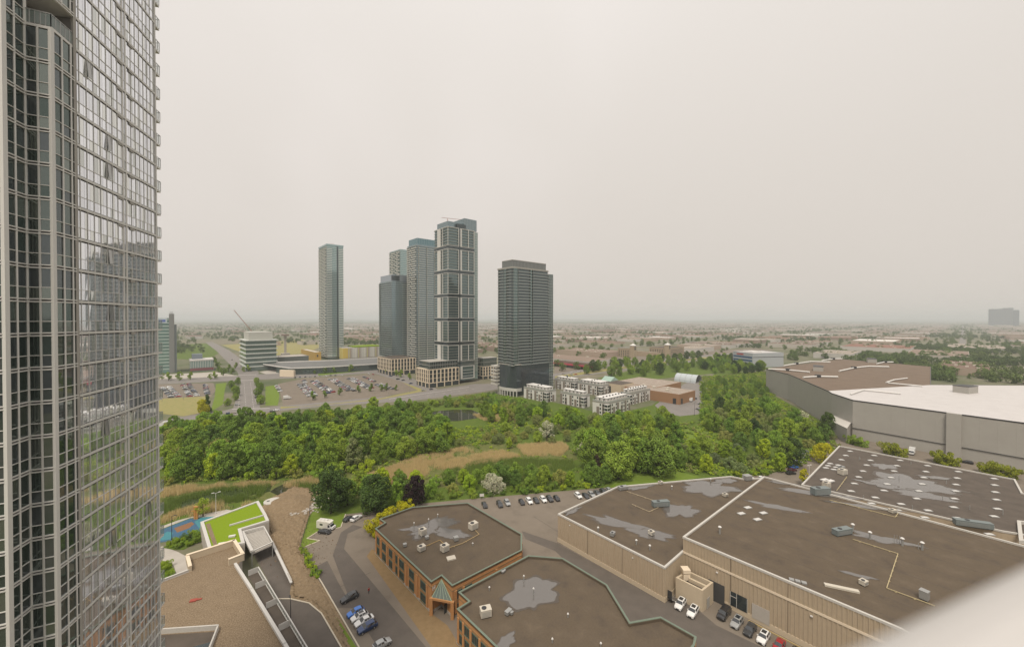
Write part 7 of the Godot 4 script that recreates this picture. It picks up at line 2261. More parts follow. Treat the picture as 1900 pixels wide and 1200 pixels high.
	struct("district_streets", st, M.road)
	far_trees(r, clear)
	# low wooded rises on the horizon
	for s in [[-26000.0, 26000.0, 11000.0, 26.0, 1], [-26000.0, 26000.0, 15500.0, 62.0, 2], [-24000.0, 2000.0, 7000.0, 16.0, 3]]:
		var hn := FastNoiseLite.new()
		hn.seed = s[4] * 13
		hn.frequency = 0.00035
		var hb := MB.new()
		var n := 150
		for i in n:
			var x0: float = lerpf(s[0], s[1], float(i) / n)
			var x1: float = lerpf(s[0], s[1], float(i + 1) / n)
			var h0: float = s[3] * (1.0 + 0.8 * hn.get_noise_1d(x0))
			var h1: float = s[3] * (1.0 + 0.8 * hn.get_noise_1d(x1))
			hb.quad(Vector3(x0, 0, -s[2] + 500), Vector3(x1, 0, -s[2] + 500), Vector3(x1, h1, -s[2]), Vector3(x0, h0, -s[2]))
			hb.quad(Vector3(x0, h0, -s[2]), Vector3(x1, h1, -s[2]), Vector3(x1, 0, -s[2] - 1500), Vector3(x0, 0, -s[2] - 1500))
		struct("hills", hb, grain(tones(0.075, 0.1, 0.05, 0.4), 500.0, 0.95, 0.05, 400 + s[4]))

func district_street(b: MB, c: Vector2, d: Vector2, t0: float, t1: float):
	var s := Vector2(-d.y, d.x) * 7.0
	# only where the district lies
	var t := t0
	while t < t1:
		var p := c + d * t
		var q := c + d * (t + 200.0)
		if p.y < -900 and p.x > p.y * -0.1 and absf(p.x) < -p.y * 1.5 and p.length() < 7000:
			b.quad(v3(p - s, 0.03), v3(p + s, 0.03), v3(q + s, 0.03), v3(q - s, 0.03))
		t += 200.0

func far_trees(r: RandomNumberGenerator, clear: Array):
	var tree := crown_mesh(900, 5.0, 2.0, 10.0, 14, 260, 1.7, "round")
	var noise := FastNoiseLite.new()
	noise.seed = 5
	noise.frequency = 0.0022
	var sets := [[], [], []]
	var labels := ["trees scattered between the distant buildings", "tree belts and hedge lines on the plain", "darker woods towards the horizon"]
	for i in 46000:
		var z := -lerpf(430.0, 9000.0, pow(r.randf(), 1.7))
		var x := r.randf_range(-1.45, 1.45) * -z
		var p := Vector2(x, z)
		var skip := false
		for q in clear:
			if inside(p, q): skip = true
		if skip: continue
		var u := p.dot(GU)
		var v := p.dot(GV)
		var nu := absf(fposmod(u + 300.0, 600.0) - 300.0)
		var nv := absf(fposmod(v + 222.0, 444.0) - 222.0)
		var k := noise.get_noise_2d(x, z)
		var street: bool = (nu < 26 and nu > 12) or (nv < 26 and nv > 12)
		var belt: bool = absf(fposmod(u + 100, 1475.0) - 700.0) < 40.0 and p.x > 0
		if belt: sets[1].append(p)
		elif k > 0.24: sets[2].append(p)
		elif street and r.randf() < 0.55: sets[0].append(p)
		elif r.randf() < (0.2 if p.x < 0 else 0.1): sets[0].append(p)
	for s in pv([699.03, -723.07, 733.29, -742.73, 769.46, -763.48, 807.71, -785.43, 836.96, -796.89, 880.09, -820.82, 925.88, -846.24, 974.6, -873.29, 1026.52, -902.11, 1082, -932.9, 1141.38, -965.87, 1205.12, -1001.25, 1273.7, -1039.32, 1347.69, -1080.39, 1427.77, -1124.84, 1482.93, -1148.47, 649.8, -686.72, 609.75, -653.84, 569.96, -532.67, 546.97, -507.89, 606.82, -559.98, 529.35, -485.31, 608.53, -571.71, 652.25, -669.88, 705.17, -704.43, 743.65, -723.07, 784.21, -742.73, 838.75, -774.3, 898.12, -808.68, 948.34, -833.34, 1001.71, -859.55, 1058.54, -887.46, 1138.27, -932.9, 1204.94, -965.87, 1276.49, -1001.25, 1353.48, -1039.32, 701.42, -763.48, 720.72, -808.68, 670.01, -763.48, 718.87, -859.55, 741.93, -917.25, 682.46, -873.29, 691.63, -917.25, 587.66, -808.68, 515.6, -723.07]):
		for k in 7:
			sets[1].append(s + Vector2(r.randfn() * 9.0, r.randfn() * 9.0))
	var mats := [leaf_mat("far0", 0.13, 0.18, 0.05), leaf_mat("far1", 0.11, 0.165, 0.045), leaf_mat("far2", 0.095, 0.14, 0.045)]
	for i in 3:
		var mm := MultiMesh.new()
		mm.transform_format = MultiMesh.TRANSFORM_3D
		mm.mesh = tree
		mm.instance_count = sets[i].size()
		for j in sets[i].size():
			var sc := r.randf_range(0.65, 1.25)
			mm.set_instance_transform(j, Transform3D(Basis(Vector3.UP, r.randf() * TAU).scaled(Vector3(sc, sc, sc)), v3(sets[i][j], -0.4)))
		var o := MultiMeshInstance3D.new()
		o.multimesh = mm
		o.material_override = mats[i]
		o.name = numbered("distant_trees")
		add_child(o)
		tag(o, labels[i], "trees", "", "stuff")

# ---------------------------------------------------------------- vehicles
# a body is lofted through cross-sections along x (front at +x); each section: x, half width, sill, belt line, roof height, roof half width
func car_shape(kind: String) -> Array:
	match kind:
		"sedan": return [[2.32, 0.55, 0.32, 0.5, 0.55, 0.5], [2.2, 0.82, 0.22, 0.62, 0.7, 0.72], [1.5, 0.9, 0.2, 0.78, 0.86, 0.8], [0.95, 0.91, 0.2, 0.88, 0.98, 0.8], [0.2, 0.91, 0.2, 0.9, 1.42, 0.6], [-0.5, 0.91, 0.2, 0.92, 1.46, 0.62], [-1.1, 0.91, 0.2, 0.94, 1.38, 0.6], [-1.75, 0.9, 0.22, 0.96, 1.05, 0.76], [-2.2, 0.84, 0.3, 0.92, 1.0, 0.72], [-2.34, 0.7, 0.4, 0.8, 0.86, 0.62]]
		"suv": return [[2.34, 0.6, 0.4, 0.62, 0.7, 0.55], [2.22, 0.86, 0.28, 0.8, 0.9, 0.76], [1.5, 0.94, 0.25, 0.95, 1.06, 0.84], [1.0, 0.95, 0.25, 1.02, 1.14, 0.84], [0.35, 0.95, 0.25, 1.04, 1.62, 0.66], [-0.6, 0.95, 0.25, 1.06, 1.72, 0.68], [-1.6, 0.95, 0.25, 1.1, 1.66, 0.66], [-2.15, 0.93, 0.3, 1.1, 1.2, 0.78], [-2.34, 0.86, 0.38, 0.95, 1.05, 0.7]]
		"hatch": return [[2.05, 0.55, 0.34, 0.52, 0.6, 0.5], [1.95, 0.8, 0.24, 0.68, 0.76, 0.7], [1.35, 0.88, 0.22, 0.84, 0.94, 0.78], [0.9, 0.89, 0.22, 0.92, 1.02, 0.78], [0.25, 0.89, 0.22, 0.94, 1.48, 0.6], [-0.5, 0.89, 0.22, 0.96, 1.54, 0.62], [-1.4, 0.89, 0.22, 1.0, 1.46, 0.6], [-1.95, 0.87, 0.28, 1.0, 1.08, 0.74], [-2.1, 0.8, 0.36, 0.85, 0.95, 0.66]]
		_: return [[2.6, 0.62, 0.42, 0.7, 0.8, 0.58], [2.48, 0.9, 0.28, 0.9, 1.0, 0.8], [1.95, 0.98, 0.26, 1.08, 1.2, 0.88], [1.5, 0.98, 0.26, 1.15, 1.3, 0.88], [0.85, 0.98, 0.26, 1.16, 1.86, 0.74], [-0.6, 0.98, 0.26, 1.18, 1.96, 0.76], [-2.1, 0.98, 0.26, 1.2, 1.92, 0.76], [-2.5, 0.95, 0.3, 1.2, 1.4, 0.82], [-2.6, 0.9, 0.38, 1.0, 1.15, 0.78]]

func car_ring(s: Array, side: float) -> Array:
	# points up one flank: sill, widest, belt, roof edge, roof crown
	return [Vector3(s[0], s[2], side * s[1] * 0.93), Vector3(s[0], lerpf(s[2], s[3], 0.55), side * s[1]), Vector3(s[0], s[3], side * s[1] * 0.97), Vector3(s[0], s[4] - 0.05, side * s[5]), Vector3(s[0], s[4], side * s[5] * 0.7), Vector3(s[0], s[4] + 0.015, 0)]

func car_parts(kind: String) -> Dictionary:
	var st := car_shape(kind)
	var body := MB.new()
	var side := {1.0: MB.new(), -1.0: MB.new()}
	var screen := MB.new()
	var rear := MB.new()
	var roofs := []
	for i in st.size():
		roofs.append(st[i][4] - st[i][3] > 0.3)
	for i in st.size() - 1:
		for sd in [1.0, -1.0]:
			var p := car_ring(st[i], sd)
			var q := car_ring(st[i + 1], sd)
			for j in 5:
				var both: bool = roofs[i] and roofs[i + 1]
				var one: bool = roofs[i] != roofs[i + 1]
				if j == 2 and both:
					# side glass inside a painted frame
					var a0: Vector3 = p[2].lerp(p[3], 0.1)
					var a1: Vector3 = p[2].lerp(p[3], 0.86)
					var b0: Vector3 = q[2].lerp(q[3], 0.1)
					var b1: Vector3 = q[2].lerp(q[3], 0.86)
					var gap := 0.06
					var c0 := a0.lerp(b0, gap)
					var c1 := a1.lerp(b1, gap)
					var d0 := b0.lerp(a0, gap)
					var d1 := b1.lerp(a1, gap)
					body.quad(p[2], q[2], b0, a0)
					body.quad(a1, b1, q[3], p[3])
					body.quad(a0, c0, c1, a1)
					body.quad(d0, b0, b1, d1)
					side[sd].quad(c0, d0, d1, c1)
				elif j >= 2 and one:
					var m: MB = screen if i < st.size() / 2 else rear
					if j == 2: body.quad(p[2], q[2], q[3], p[3]) if false else side[sd].tri(p[2] if roofs[i] else q[2], p[3] if roofs[i] else q[3], q[3] if roofs[i] else p[3])
					if j == 2: body.quad(p[2], q[2], q[3] if roofs[i] else q[3], p[3] if not roofs[i] else p[2])
					else: m.quad(p[j], q[j], q[j + 1], p[j + 1])
				else:
					body.quad(p[j], q[j], q[j + 1], p[j + 1])
	# closed ends and underside
	for k in [0, st.size() - 1]:
		var l := car_ring(st[k], 1.0)
		var r := car_ring(st[k], -1.0)
		for j in 5:
			body.quad(l[j], l[j + 1], r[j + 1], r[j])
	for i in st.size() - 1:
		var l := car_ring(st[i], 1.0)
		var r := car_ring(st[i], -1.0)
		var l2 := car_ring(st[i + 1], 1.0)
		var r2 := car_ring(st[i + 1], -1.0)
		body.quad(l[0], l2[0], r2[0], r[0])
	return {"body": body.mesh(), "side_l": side[1.0].mesh(), "side_r": side[-1.0].mesh(), "screen": screen.mesh(), "rear": rear.mesh(), "len": st[0][0], "tail": st[-1][0], "w": st[3][1], "belt": st[1][3], "roof": st[5]}

func wheel_mesh(r: float) -> Array:
	var a := MB.new()
	a.tube(Vector3(0, 0, -0.11), Vector3(0, 0, 0.11), r, r, 14)
	var b := MB.new()
	b.tube(Vector3(0, 0, -0.12), Vector3(0, 0, 0.12), r * 0.62, r * 0.62, 10)
	return [a.mesh(), b.mesh()]

var paints := {}
func paint(c: String) -> Material:
	if not paints.has(c):
		var v: Dictionary = {"white": [0.68, 0.68, 0.67], "silver": [0.36, 0.37, 0.37], "grey": [0.12, 0.125, 0.13], "dark grey": [0.045, 0.048, 0.052], "black": [0.016, 0.016, 0.018], "blue": [0.02, 0.045, 0.13], "bright blue": [0.03, 0.16, 0.55], "red": [0.3, 0.012, 0.018], "maroon": [0.1, 0.015, 0.02], "beige": [0.35, 0.31, 0.25], "cream": [0.62, 0.6, 0.54], "orange": [0.5, 0.12, 0.03]}
		var q: Array = v[c]
		var m := plain(lin(q[0], q[1], q[2]), 0.32, 0.25 if c in ["silver", "grey", "dark grey", "blue"] else 0.0)
		m.clearcoat_enabled = true
		m.clearcoat = 0.7
		m.clearcoat_roughness = 0.06
		paints[c] = m
	return paints[c]

var car_kits := {}
func car(kind: String, col: String, at: Vector3, turn: float, label: String, group := "", sunroof := false):
	if not car_kits.has(kind): car_kits[kind] = [car_parts(kind), wheel_mesh(0.33 if kind != "van" else 0.36)]
	var k: Dictionary = car_kits[kind][0]
	var w: Array = car_kits[kind][1]
	var t := thing("parked_car", label, "van" if kind == "van" else "car", Vector3(at.x, 0.02, at.z), turn, group)
	obj("body", k.body, paint(col), t)
	obj("windscreen", k.screen, M.car_glass, t)
	obj("rear_window", k.rear, M.car_glass, t)
	obj("side_windows", k.side_l, M.car_glass, t)
	obj("side_windows", k.side_r, M.car_glass, t)
	for x in [k.len * 0.62, k.tail * 0.6]:
		for z in [k.w - 0.09, -k.w + 0.09]:
			var o := obj("wheel", w[0], M.tyre, t, Vector3(x, 0.32, z))
			obj("rim", w[1], M.rim, o)
	for z in [1, -1]:
		var b := MB.new()
		b.box(Vector3(k.len - 0.24, k.belt - 0.14, z * k.w * 0.62 - 0.17), Vector3(k.len - 0.06, k.belt + 0.02, z * k.w * 0.62 + 0.17))
		obj("headlight", b, M.lens, t)
		b = MB.new()
		b.box(Vector3(k.tail + 0.04, k.belt + 0.02, z * k.w * 0.7 - 0.16), Vector3(k.tail + 0.2, k.belt + 0.2, z * k.w * 0.7 + 0.14))
		obj("taillight", b, M.red, t)
		b = MB.new()
		b.box(Vector3(0.72, k.belt + 0.26, z * (k.w + 0.06) - 0.09), Vector3(0.9, k.belt + 0.4, z * (k.w + 0.06) + 0.09))
		obj("mirror", b, paint(col), t)
	var g := MB.new()
	g.box(Vector3(k.len - 0.1, 0.34, -k.w * 0.4), Vector3(k.len + 0.02, k.belt - 0.1, k.w * 0.4))
	obj("grille", g, M.dark, t)
	if sunroof:
		var r: Array = k.roof
		var b := MB.new()
		b.box(Vector3(r[0] - 0.55, r[4] + 0.005, -r[5] * 0.7), Vector3(r[0] + 0.6, r[4] + 0.03, r[5] * 0.7))
		obj("sunroof", b, M.car_glass, t)

var far_cars := []
func far_car_mesh(kind: String) -> ArrayMesh:
	var k := car_parts(kind)
	var m := ArrayMesh.new()
	var glass := SurfaceTool.new()
	glass.begin(Mesh.PRIMITIVE_TRIANGLES)
	for g in [k.screen, k.rear, k.side_l, k.side_r]:
		glass.append_from(g, 0, Transform3D())
	m.add_surface_from_arrays(Mesh.PRIMITIVE_TRIANGLES, k.body.surface_get_arrays(0))
	glass.commit(m)
	var ty := SurfaceTool.new()
	ty.begin(Mesh.PRIMITIVE_TRIANGLES)
	var w := wheel_mesh(0.33)
	for x in [k.len * 0.62, k.tail * 0.6]:
		for z in [k.w - 0.09, -k.w + 0.09]:
			ty.append_from(w[0], 0, Transform3D(Basis(), Vector3(x, 0.32, z)))
	ty.commit(m)
	return m

func small_car(at: Vector3, turn: float, r: RandomNumberGenerator, place: String, group: String, col := ""):
	if far_cars.is_empty():
		for k in ["sedan", "suv", "hatch"]:
			far_cars.append(far_car_mesh(k))
	if col == "": col = ["white", "white", "white", "silver", "silver", "grey", "grey", "dark grey", "black", "black", "blue", "red", "beige"][r.randi() % 13]
	var o := MeshInstance3D.new()
	o.mesh = far_cars[r.randi() % 3]
	o.set_surface_override_material(0, paint(col))
	o.set_surface_override_material(1, M.car_glass)
	o.set_surface_override_material(2, M.tyre)
	o.name = numbered("moving_car" if group == "cars on the road" else "commuter_car" if group == "cars in the commuter car park" else "parked_car")
	add_child(o)
	o.position = Vector3(at.x, 0.035, at.z)
	o.rotation.y = turn
	tag(o, "%s car %s" % [col, place], "car", group)

func car_rows(rows: Array, r: RandomNumberGenerator, place: String, group: String, chance: float):
	# each row: start, end, how many cars abreast
	for q in rows:
		var a: Vector3 = q[0]
		var b: Vector3 = q[1]
		var d := (b - a).normalized()
		var s := Vector3(GV.x, 0, GV.y)
		var n := int((b - a).length() / 2.75)
		for i in n + 1:
			for j in q[2]:
				if r.randf() < chance:
					small_car(a + d * (i * 2.75) + s * (j * 5.3 + r.randf_range(-0.3, 0.3)), GRID + (PI if r.randf() < 0.5 else 0.0) + r.randf_range(-0.03, 0.03), r, place, group)

func vehicles():
	M.car_glass = plain(lin(0.02, 0.023, 0.026), 0.05, 0.0, 0.8)
	M.lens = plain(lin(0.5, 0.5, 0.5), 0.12, 0.3)
	var r := RandomNumberGenerator.new()
	r.seed = 31
	var out := GRID + PI   # front away from the wall, towards the lane
	# by the taller warehouse
	car("suv", "white", Vector3(44.1, 0.8, -102.09), out + 0.12, "white car with black roof glass beside the block enclosure", "", true)
	car("suv", "white", Vector3(46.12, 0.8, -99.42), out + 0.1, "white car parked between a white car and the enclosure corner", "", true)
	car("van", "black", Vector3(53.68, 0.8, -98.69), out, "black minivan in front of the dock opening")
	car("suv", "silver", Vector3(55.32, 0.8, -95.85), out, "silver car with black roof glass under the entrance glazing", "", true)
	car("suv", "dark grey", Vector3(57.08, 0.8, -93.49), out, "dark grey car between a silver car and a white car")
	car("suv", "white", Vector3(58.87, 0.8, -91.25), out, "white car with a dark sunroof next to the red car", "", true)
	car("sedan", "red", Vector3(60.97, 0.8, -88.96), out, "red car beside the taller warehouse")
	car("sedan", "black", Vector3(62.99, 0.8, -86.65), out, "black car parked next to the red car")
	# left edge of the car park
	car("suv", "dark grey", Vector3(-43.54, 0.8, -104.48), GRID + PI + 0.05, "dark grey estate car standing apart near the kerb")
	car("hatch", "bright blue", Vector3(-39.87, 0.8, -99.24), GRID + PI, "bright blue car at the kerb beside white cars")
	car("hatch", "white", Vector3(-38.34, 0.8, -97.78), GRID + PI, "white car with roof glass between the blue car and another white car", "", true)
	car("sedan", "white", Vector3(-36.59, 0.8, -96.37), GRID + PI, "white sedan between a white car and a dark blue car")
	car("suv", "blue", Vector3(-35.04, 0.8, -94.32), GRID + PI, "dark blue car with grey roof at the grass strip")
	car("hatch", "silver", Vector3(-29.82, 0.8, -89.56), GRID, "silver hatchback parked the other way round")
	car("hatch", "dark grey", Vector3(-61.19, 0.8, -146.17), 1.15, "dark grey car under the dark rounded trees")
	car("suv", "white", Vector3(-58.33, 0.8, -146.57), 1.15, "white car under the dark rounded trees")
	car("sedan", "black", Vector3(-65.77, 0.8, -137.19), GRID - 0.9, "black car beside the white camper van")
	# row along the trees
	var cols := ["black", "dark grey", "silver", "black", "white", "dark grey", "white", "dark grey", "black", "white", "dark grey", "silver", "grey", "dark grey", "silver"]
	var look := ["black car at the end of the row by the white notice board", "dark grey car next to the silver estate in the tree row", "silver estate car in the row along the trees", "small black car next to a gap in the tree row", "white car first of three close together along the trees", "dark grey car between two white cars along the trees", "white car between two dark grey cars along the trees", "dark grey car beside the last black car of the group", "black car closing the group along the trees", "white car at the start of the second group by the warehouse corner", "dark grey car next to the white car by the warehouse corner", "silver car in the second group along the trees", "mid grey car in the second group along the trees", "dark car half hidden by the warehouse roof", "silver car last before the warehouse roof hides the row"]
	var spots := [Vector3(-11.03, 0.7, -157.07), Vector3(-4.99, 0.7, -157.53), Vector3(-1.97, 0.7, -158.93), Vector3(3.95, 0.7, -159.4), Vector3(7.06, 0.7, -160.36), Vector3(9.96, 0.7, -160.84), Vector3(12.92, 0.7, -161.8), Vector3(15.64, 0.7, -162.29), Vector3(18.6, 0.7, -162.79), Vector3(27.98, 0.7, -165.29), Vector3(31.16, 0.7, -165.29), Vector3(33.87, 0.7, -166.31), Vector3(36.73, 0.7, -167.87), Vector3(39.52, 0.7, -168.93), Vector3(42.47, 0.7, -170.53)]
	for i in spots.size():
		car(["sedan", "suv", "suv", "hatch", "suv", "hatch", "suv", "suv", "hatch", "suv", "sedan", "suv", "sedan", "suv", "hatch"][i], cols[i], spots[i], -1.25, look[i], "cars parked along the trees")
	# back parking strip
	var strip := [[Vector3(135.22, 0.7, -189.79), "black"], [Vector3(138.93, 0.7, -193.9), "maroon"], [Vector3(142.01, 0.7, -197.45), "bright blue"], [Vector3(145.49, 0.7, -201.14), "red"], [Vector3(148.81, 0.7, -204.19), "white"], [Vector3(156.95, 0.7, -211.41), "silver"], [Vector3(161.27, 0.7, -215.64), "white"], [Vector3(165.46, 0.7, -220.05), "grey"]]
	for s in strip:
		small_car(s[0], 0.15, r, "in the strip beside the dark wood", "cars in the back parking strip", s[1])
	for s in [Vector3(112.09, 0.7, -182.7), Vector3(116.9, 0.7, -183.95)]:
		small_car(s, 0.9, r, "behind the meeting of two warehouse roofs", "white cars behind the warehouse roofs", "white")
	small_car(Vector3(208.76, 0.7, -234.41), 2.2, r, "by the wall of the huge grey building", "car by the grey wall", "silver")
	small_car(Vector3(237.25, 0.7, -204.19), 2.2, r, "parked alone at the huge grey wall", "car at the grey wall", "black")
	small_car(Vector3(173.83, 0.7, -221.86), 1.0, r, "half hidden by the golden hedge", "car by the golden hedge", "white")
	# commuter car parks across the road
	car_rows([[Vector3(-246.81, 0, -453.08), Vector3(-196.33, 0, -380.4), 2], [Vector3(-241.27, 0, -472.7), Vector3(-183.93, 0, -394.15), 2], [Vector3(-227.74, 0, -489.66), Vector3(-168.23, 0, -405.88), 2], [Vector3(-206.08, 0, -494.1), Vector3(-156.25, 0, -424.85), 2], [Vector3(-155.38, 0, -449.34), Vector3(-132.04, 0, -418.34), 2], [Vector3(-262.96, 0, -438.51), Vector3(-237.77, 0, -402.89), 1], [Vector3(-256.07, 0, -481.03), Vector3(-239.47, 0, -456.87), 1], [Vector3(-190.92, 0, -507.89), Vector3(-163.33, 0, -468.64), 1]], r, "in a row of the commuter car park", "cars in the commuter car park", 0.8)
	car_rows([[Vector3(-384.96, 0, -431.57), Vector3(-325.47, 0, -375.17), 2], [Vector3(-377.35, 0, -449.34), Vector3(-312.25, 0, -380.4), 2], [Vector3(-351.45, 0, -449.34), Vector3(-304, 0, -391.32), 1]], r, "in the smaller car park next to the glass tower", "cars in the smaller car park", 0.75)
	for s in [Vector3(-278.22, 0, -503.21), Vector3(-274.53, 0, -507.89), Vector3(-267.56, 0, -507.89), Vector3(-261.29, 0, -507.89), Vector3(-257.41, 0, -512.66), Vector3(-252.75, 0, -517.52), Vector3(-245.65, 0, -517.52), Vector3(-241.54, 0, -522.47), Vector3(-235.09, 0, -522.47), Vector3(-226.49, 0, -522.47), Vector3(-168.63, 0, -472.7), Vector3(-196.28, 0, -537.91), Vector3(-188.52, 0, -532.67), Vector3(-287.78, 0, -537.91)]:
		small_car(s, GRID + 1.57 + r.randf_range(-0.1, 0.1), r, "along the far edge of the commuter car park", "cars along the far edge")
	for s in pv([-224.61, -310.96, -222.46, -312.74, -193.65, -321.98, -194.45, -318.22, -93.3, -412.02, -86.12, -418.34, -159.74, -517.52, -142.42, -489.66, -133.32, -481.03, -117.86, -456.87, -239.61, -342.2, -243.59, -375.17, -233.45, -360.3, -255.34, -394.15, -442.69, -603.29, -412.49, -571.71, -396.36, -559.98, -515.6, -723.07, 82.8, -548.73, 96.02, -559.98, 70.1, -537.91, 114.58, -596.7]):
		small_car(v3(s, 0), GRID + (0.0 if s.x > -260 else 1.57), r, "on the roads across the park", "cars on the road")
	for s in pv([62.71, -507.89, 67.52, -512.66, 72.42, -517.52, 79.6, -527.52, 86.22, -532.67, 57.46, -498.61, 53.29, -456.87, 59.93, -464.65, 65.59, -468.64, 73.27, -476.83, 172.72, -370.08, 217.1, -445.67, 208.27, -421.57, 154.35, -325.83, 176.15, -383.08, 166.52, -346.55, 194.64, -402.89]):
		small_car(v3(s, 0), GRID + r.randf() * 3.0, r, "near the brick store and red strip mall", "cars near the stores")
	camper(Vector3(-66.64, 0.9, -140.24))
	box_truck("white box truck in front of the huge grey wall", Vector3(223.23, 1.2, -218.57), -2.45, 6.5)
	box_truck("white truck by the loading doors of the brick store", Vector3(164.23, 1.2, -359.28), 1.0, 7.0)
	box_truck("white van at the end of the commuter car park", Vector3(-211.82, 1.2, -369.17), GRID, 6.0)
	semi_trailer()

func camper(at: Vector3):
	var t := thing("camper_van", "white camper van at the grass corner by the dark rounded tree", "camper van", Vector3(at.x, 0, at.z), GRID - 0.95)
	local_box(t, "body", Vector3(-3.2, 0.5, -1.15), Vector3(1.4, 3.0, 1.15), paint("cream"))
	var b := MB.new()
	b.quad(Vector3(1.4, 3.0, -1.15), Vector3(1.4, 3.0, 1.15), Vector3(2.2, 2.7, 1.1), Vector3(2.2, 2.7, -1.1))
	b.quad(Vector3(2.2, 2.7, -1.1), Vector3(2.2, 2.7, 1.1), Vector3(1.9, 2.0, 1.1), Vector3(1.9, 2.0, -1.1))
	b.tri(Vector3(1.4, 3.0, 1.15), Vector3(2.2, 2.7, 1.1), Vector3(1.4, 2.0, 1.15))
	b.tri(Vector3(1.4, 3.0, -1.15), Vector3(2.2, 2.7, -1.1), Vector3(1.4, 2.0, -1.15))
	obj("overcab", b, paint("cream"), t)
	local_box(t, "cab", Vector3(1.4, 0.5, -1.0), Vector3(2.2, 1.95, 1.0), paint("white"))
	local_box(t, "bonnet", Vector3(2.2, 0.5, -0.95), Vector3(3.3, 1.3, 0.95), paint("white"))
	b = MB.new()
	b.quad(Vector3(2.21, 1.9, -0.9), Vector3(2.21, 1.9, 0.9), Vector3(2.75, 1.31, 0.9), Vector3(2.75, 1.31, -0.9))
	obj("windscreen", b, M.car_glass, t)
	for z in [1.155, -1.155]:
		local_box(t, "window", Vector3(-1.8, 1.6, minf(z, z * 0.99)), Vector3(-0.6, 2.2, maxf(z, z * 0.99) + 0.01), M.car_glass)
		local_box(t, "cab_window", Vector3(1.45, 1.3, minf(z, z * 0.88)), Vector3(2.1, 1.85, maxf(z, z * 0.88)), M.car_glass)
	local_box(t, "roof_vent", Vector3(-1.6, 3.0, -0.4), Vector3(-0.8, 3.2, 0.4), M.white)
	local_box(t, "roof_unit", Vector3(-0.3, 3.0, -0.4), Vector3(0.6, 3.3, 0.4), M.white)
	var w := wheel_mesh(0.38)
	for x in [-2.0, 2.5]:
		for z in [0.95, -0.95]:
			obj("rim", w[1], M.rim, obj("wheel", w[0], M.tyre, t, Vector3(x, 0.38, z)))

func box_truck(label: String, at: Vector3, turn: float, l: float):
	var t := thing("box_truck", label, "truck", Vector3(at.x, 0, at.z), turn)
	local_box(t, "cargo_box", Vector3(-l / 2, 0.9, -1.2), Vector3(l / 2 - 2.0, 3.3, 1.2), paint("white"))
	local_box(t, "cab", Vector3(l / 2 - 1.9, 0.5, -1.05), Vector3(l / 2 - 0.6, 2.3, 1.05), paint("white"))
	local_box(t, "bonnet", Vector3(l / 2 - 0.6, 0.5, -1.0), Vector3(l / 2 + 0.5, 1.35, 1.0), paint("white"))
	var b := MB.new()
	b.quad(Vector3(l / 2 - 0.59, 2.2, -0.95), Vector3(l / 2 - 0.59, 2.2, 0.95), Vector3(l / 2 - 0.2, 1.36, 0.95), Vector3(l / 2 - 0.2, 1.36, -0.95))
	obj("windscreen", b, M.car_glass, t)
	local_box(t, "bumper", Vector3(l / 2 + 0.5, 0.45, -1.0), Vector3(l / 2 + 0.62, 0.7, 1.0), M.dark)
	local_box(t, "chassis", Vector3(-l / 2 + 0.1, 0.5, -0.9), Vector3(l / 2 - 0.6, 0.9, 0.9), M.dark)
	var w := wheel_mesh(0.45)
	for x in [-l / 2 + 1.4, l / 2 - 0.5]:
		for z in [1.0, -1.0]:
			obj("rim", w[1], M.rim, obj("wheel", w[0], M.tyre, t, Vector3(x, 0.45, z)))

func semi_trailer():
	var at: Vector3 = Vector3(-243.22, 1.5, -270.73)
	var t := thing("semi_trailer", "white trailer truck with a purple ring mark on the road beside the glass tower", "truck", Vector3(at.x, 0, at.z), 0.62)
	local_box(t, "trailer", Vector3(-8, 1.2, -1.3), Vector3(8, 4.1, 1.3), paint("white"))
	local_box(t, "chassis", Vector3(-7.8, 0.7, -0.9), Vector3(8, 1.2, 0.9), M.dark)
	var b := MB.new()
	for i in 16:
		var a0 := TAU * i / 16.0
		var a1 := TAU * (i + 1) / 16.0
		b.quad(Vector3(3.5 + cos(a0) * 1.5, 2.7 + sin(a0) * 1.1, 1.33), Vector3(3.5 + cos(a1) * 1.5, 2.7 + sin(a1) * 1.1, 1.33), Vector3(3.5 + cos(a1) * 1.0, 2.7 + sin(a1) * 0.7, 1.33), Vector3(3.5 + cos(a0) * 1.0, 2.7 + sin(a0) * 0.7, 1.33))
	obj("ring_mark", b, plain(lin(0.1, 0.05, 0.22), 0.6), t)
	local_box(t, "cab", Vector3(8.6, 0.6, -1.2), Vector3(11.0, 3.4, 1.2), paint("white"))
	local_box(t, "windscreen", Vector3(11.0, 2.0, -1.0), Vector3(11.06, 3.1, 1.0), M.car_glass)
	var w := wheel_mesh(0.5)
	for x in [-6.5, -5.2, 6.6, 10.0]:
		for z in [1.05, -1.05]:
			obj("rim", w[1], M.rim, obj("wheel", w[0], M.tyre, t, Vector3(x, 0.5, z)))

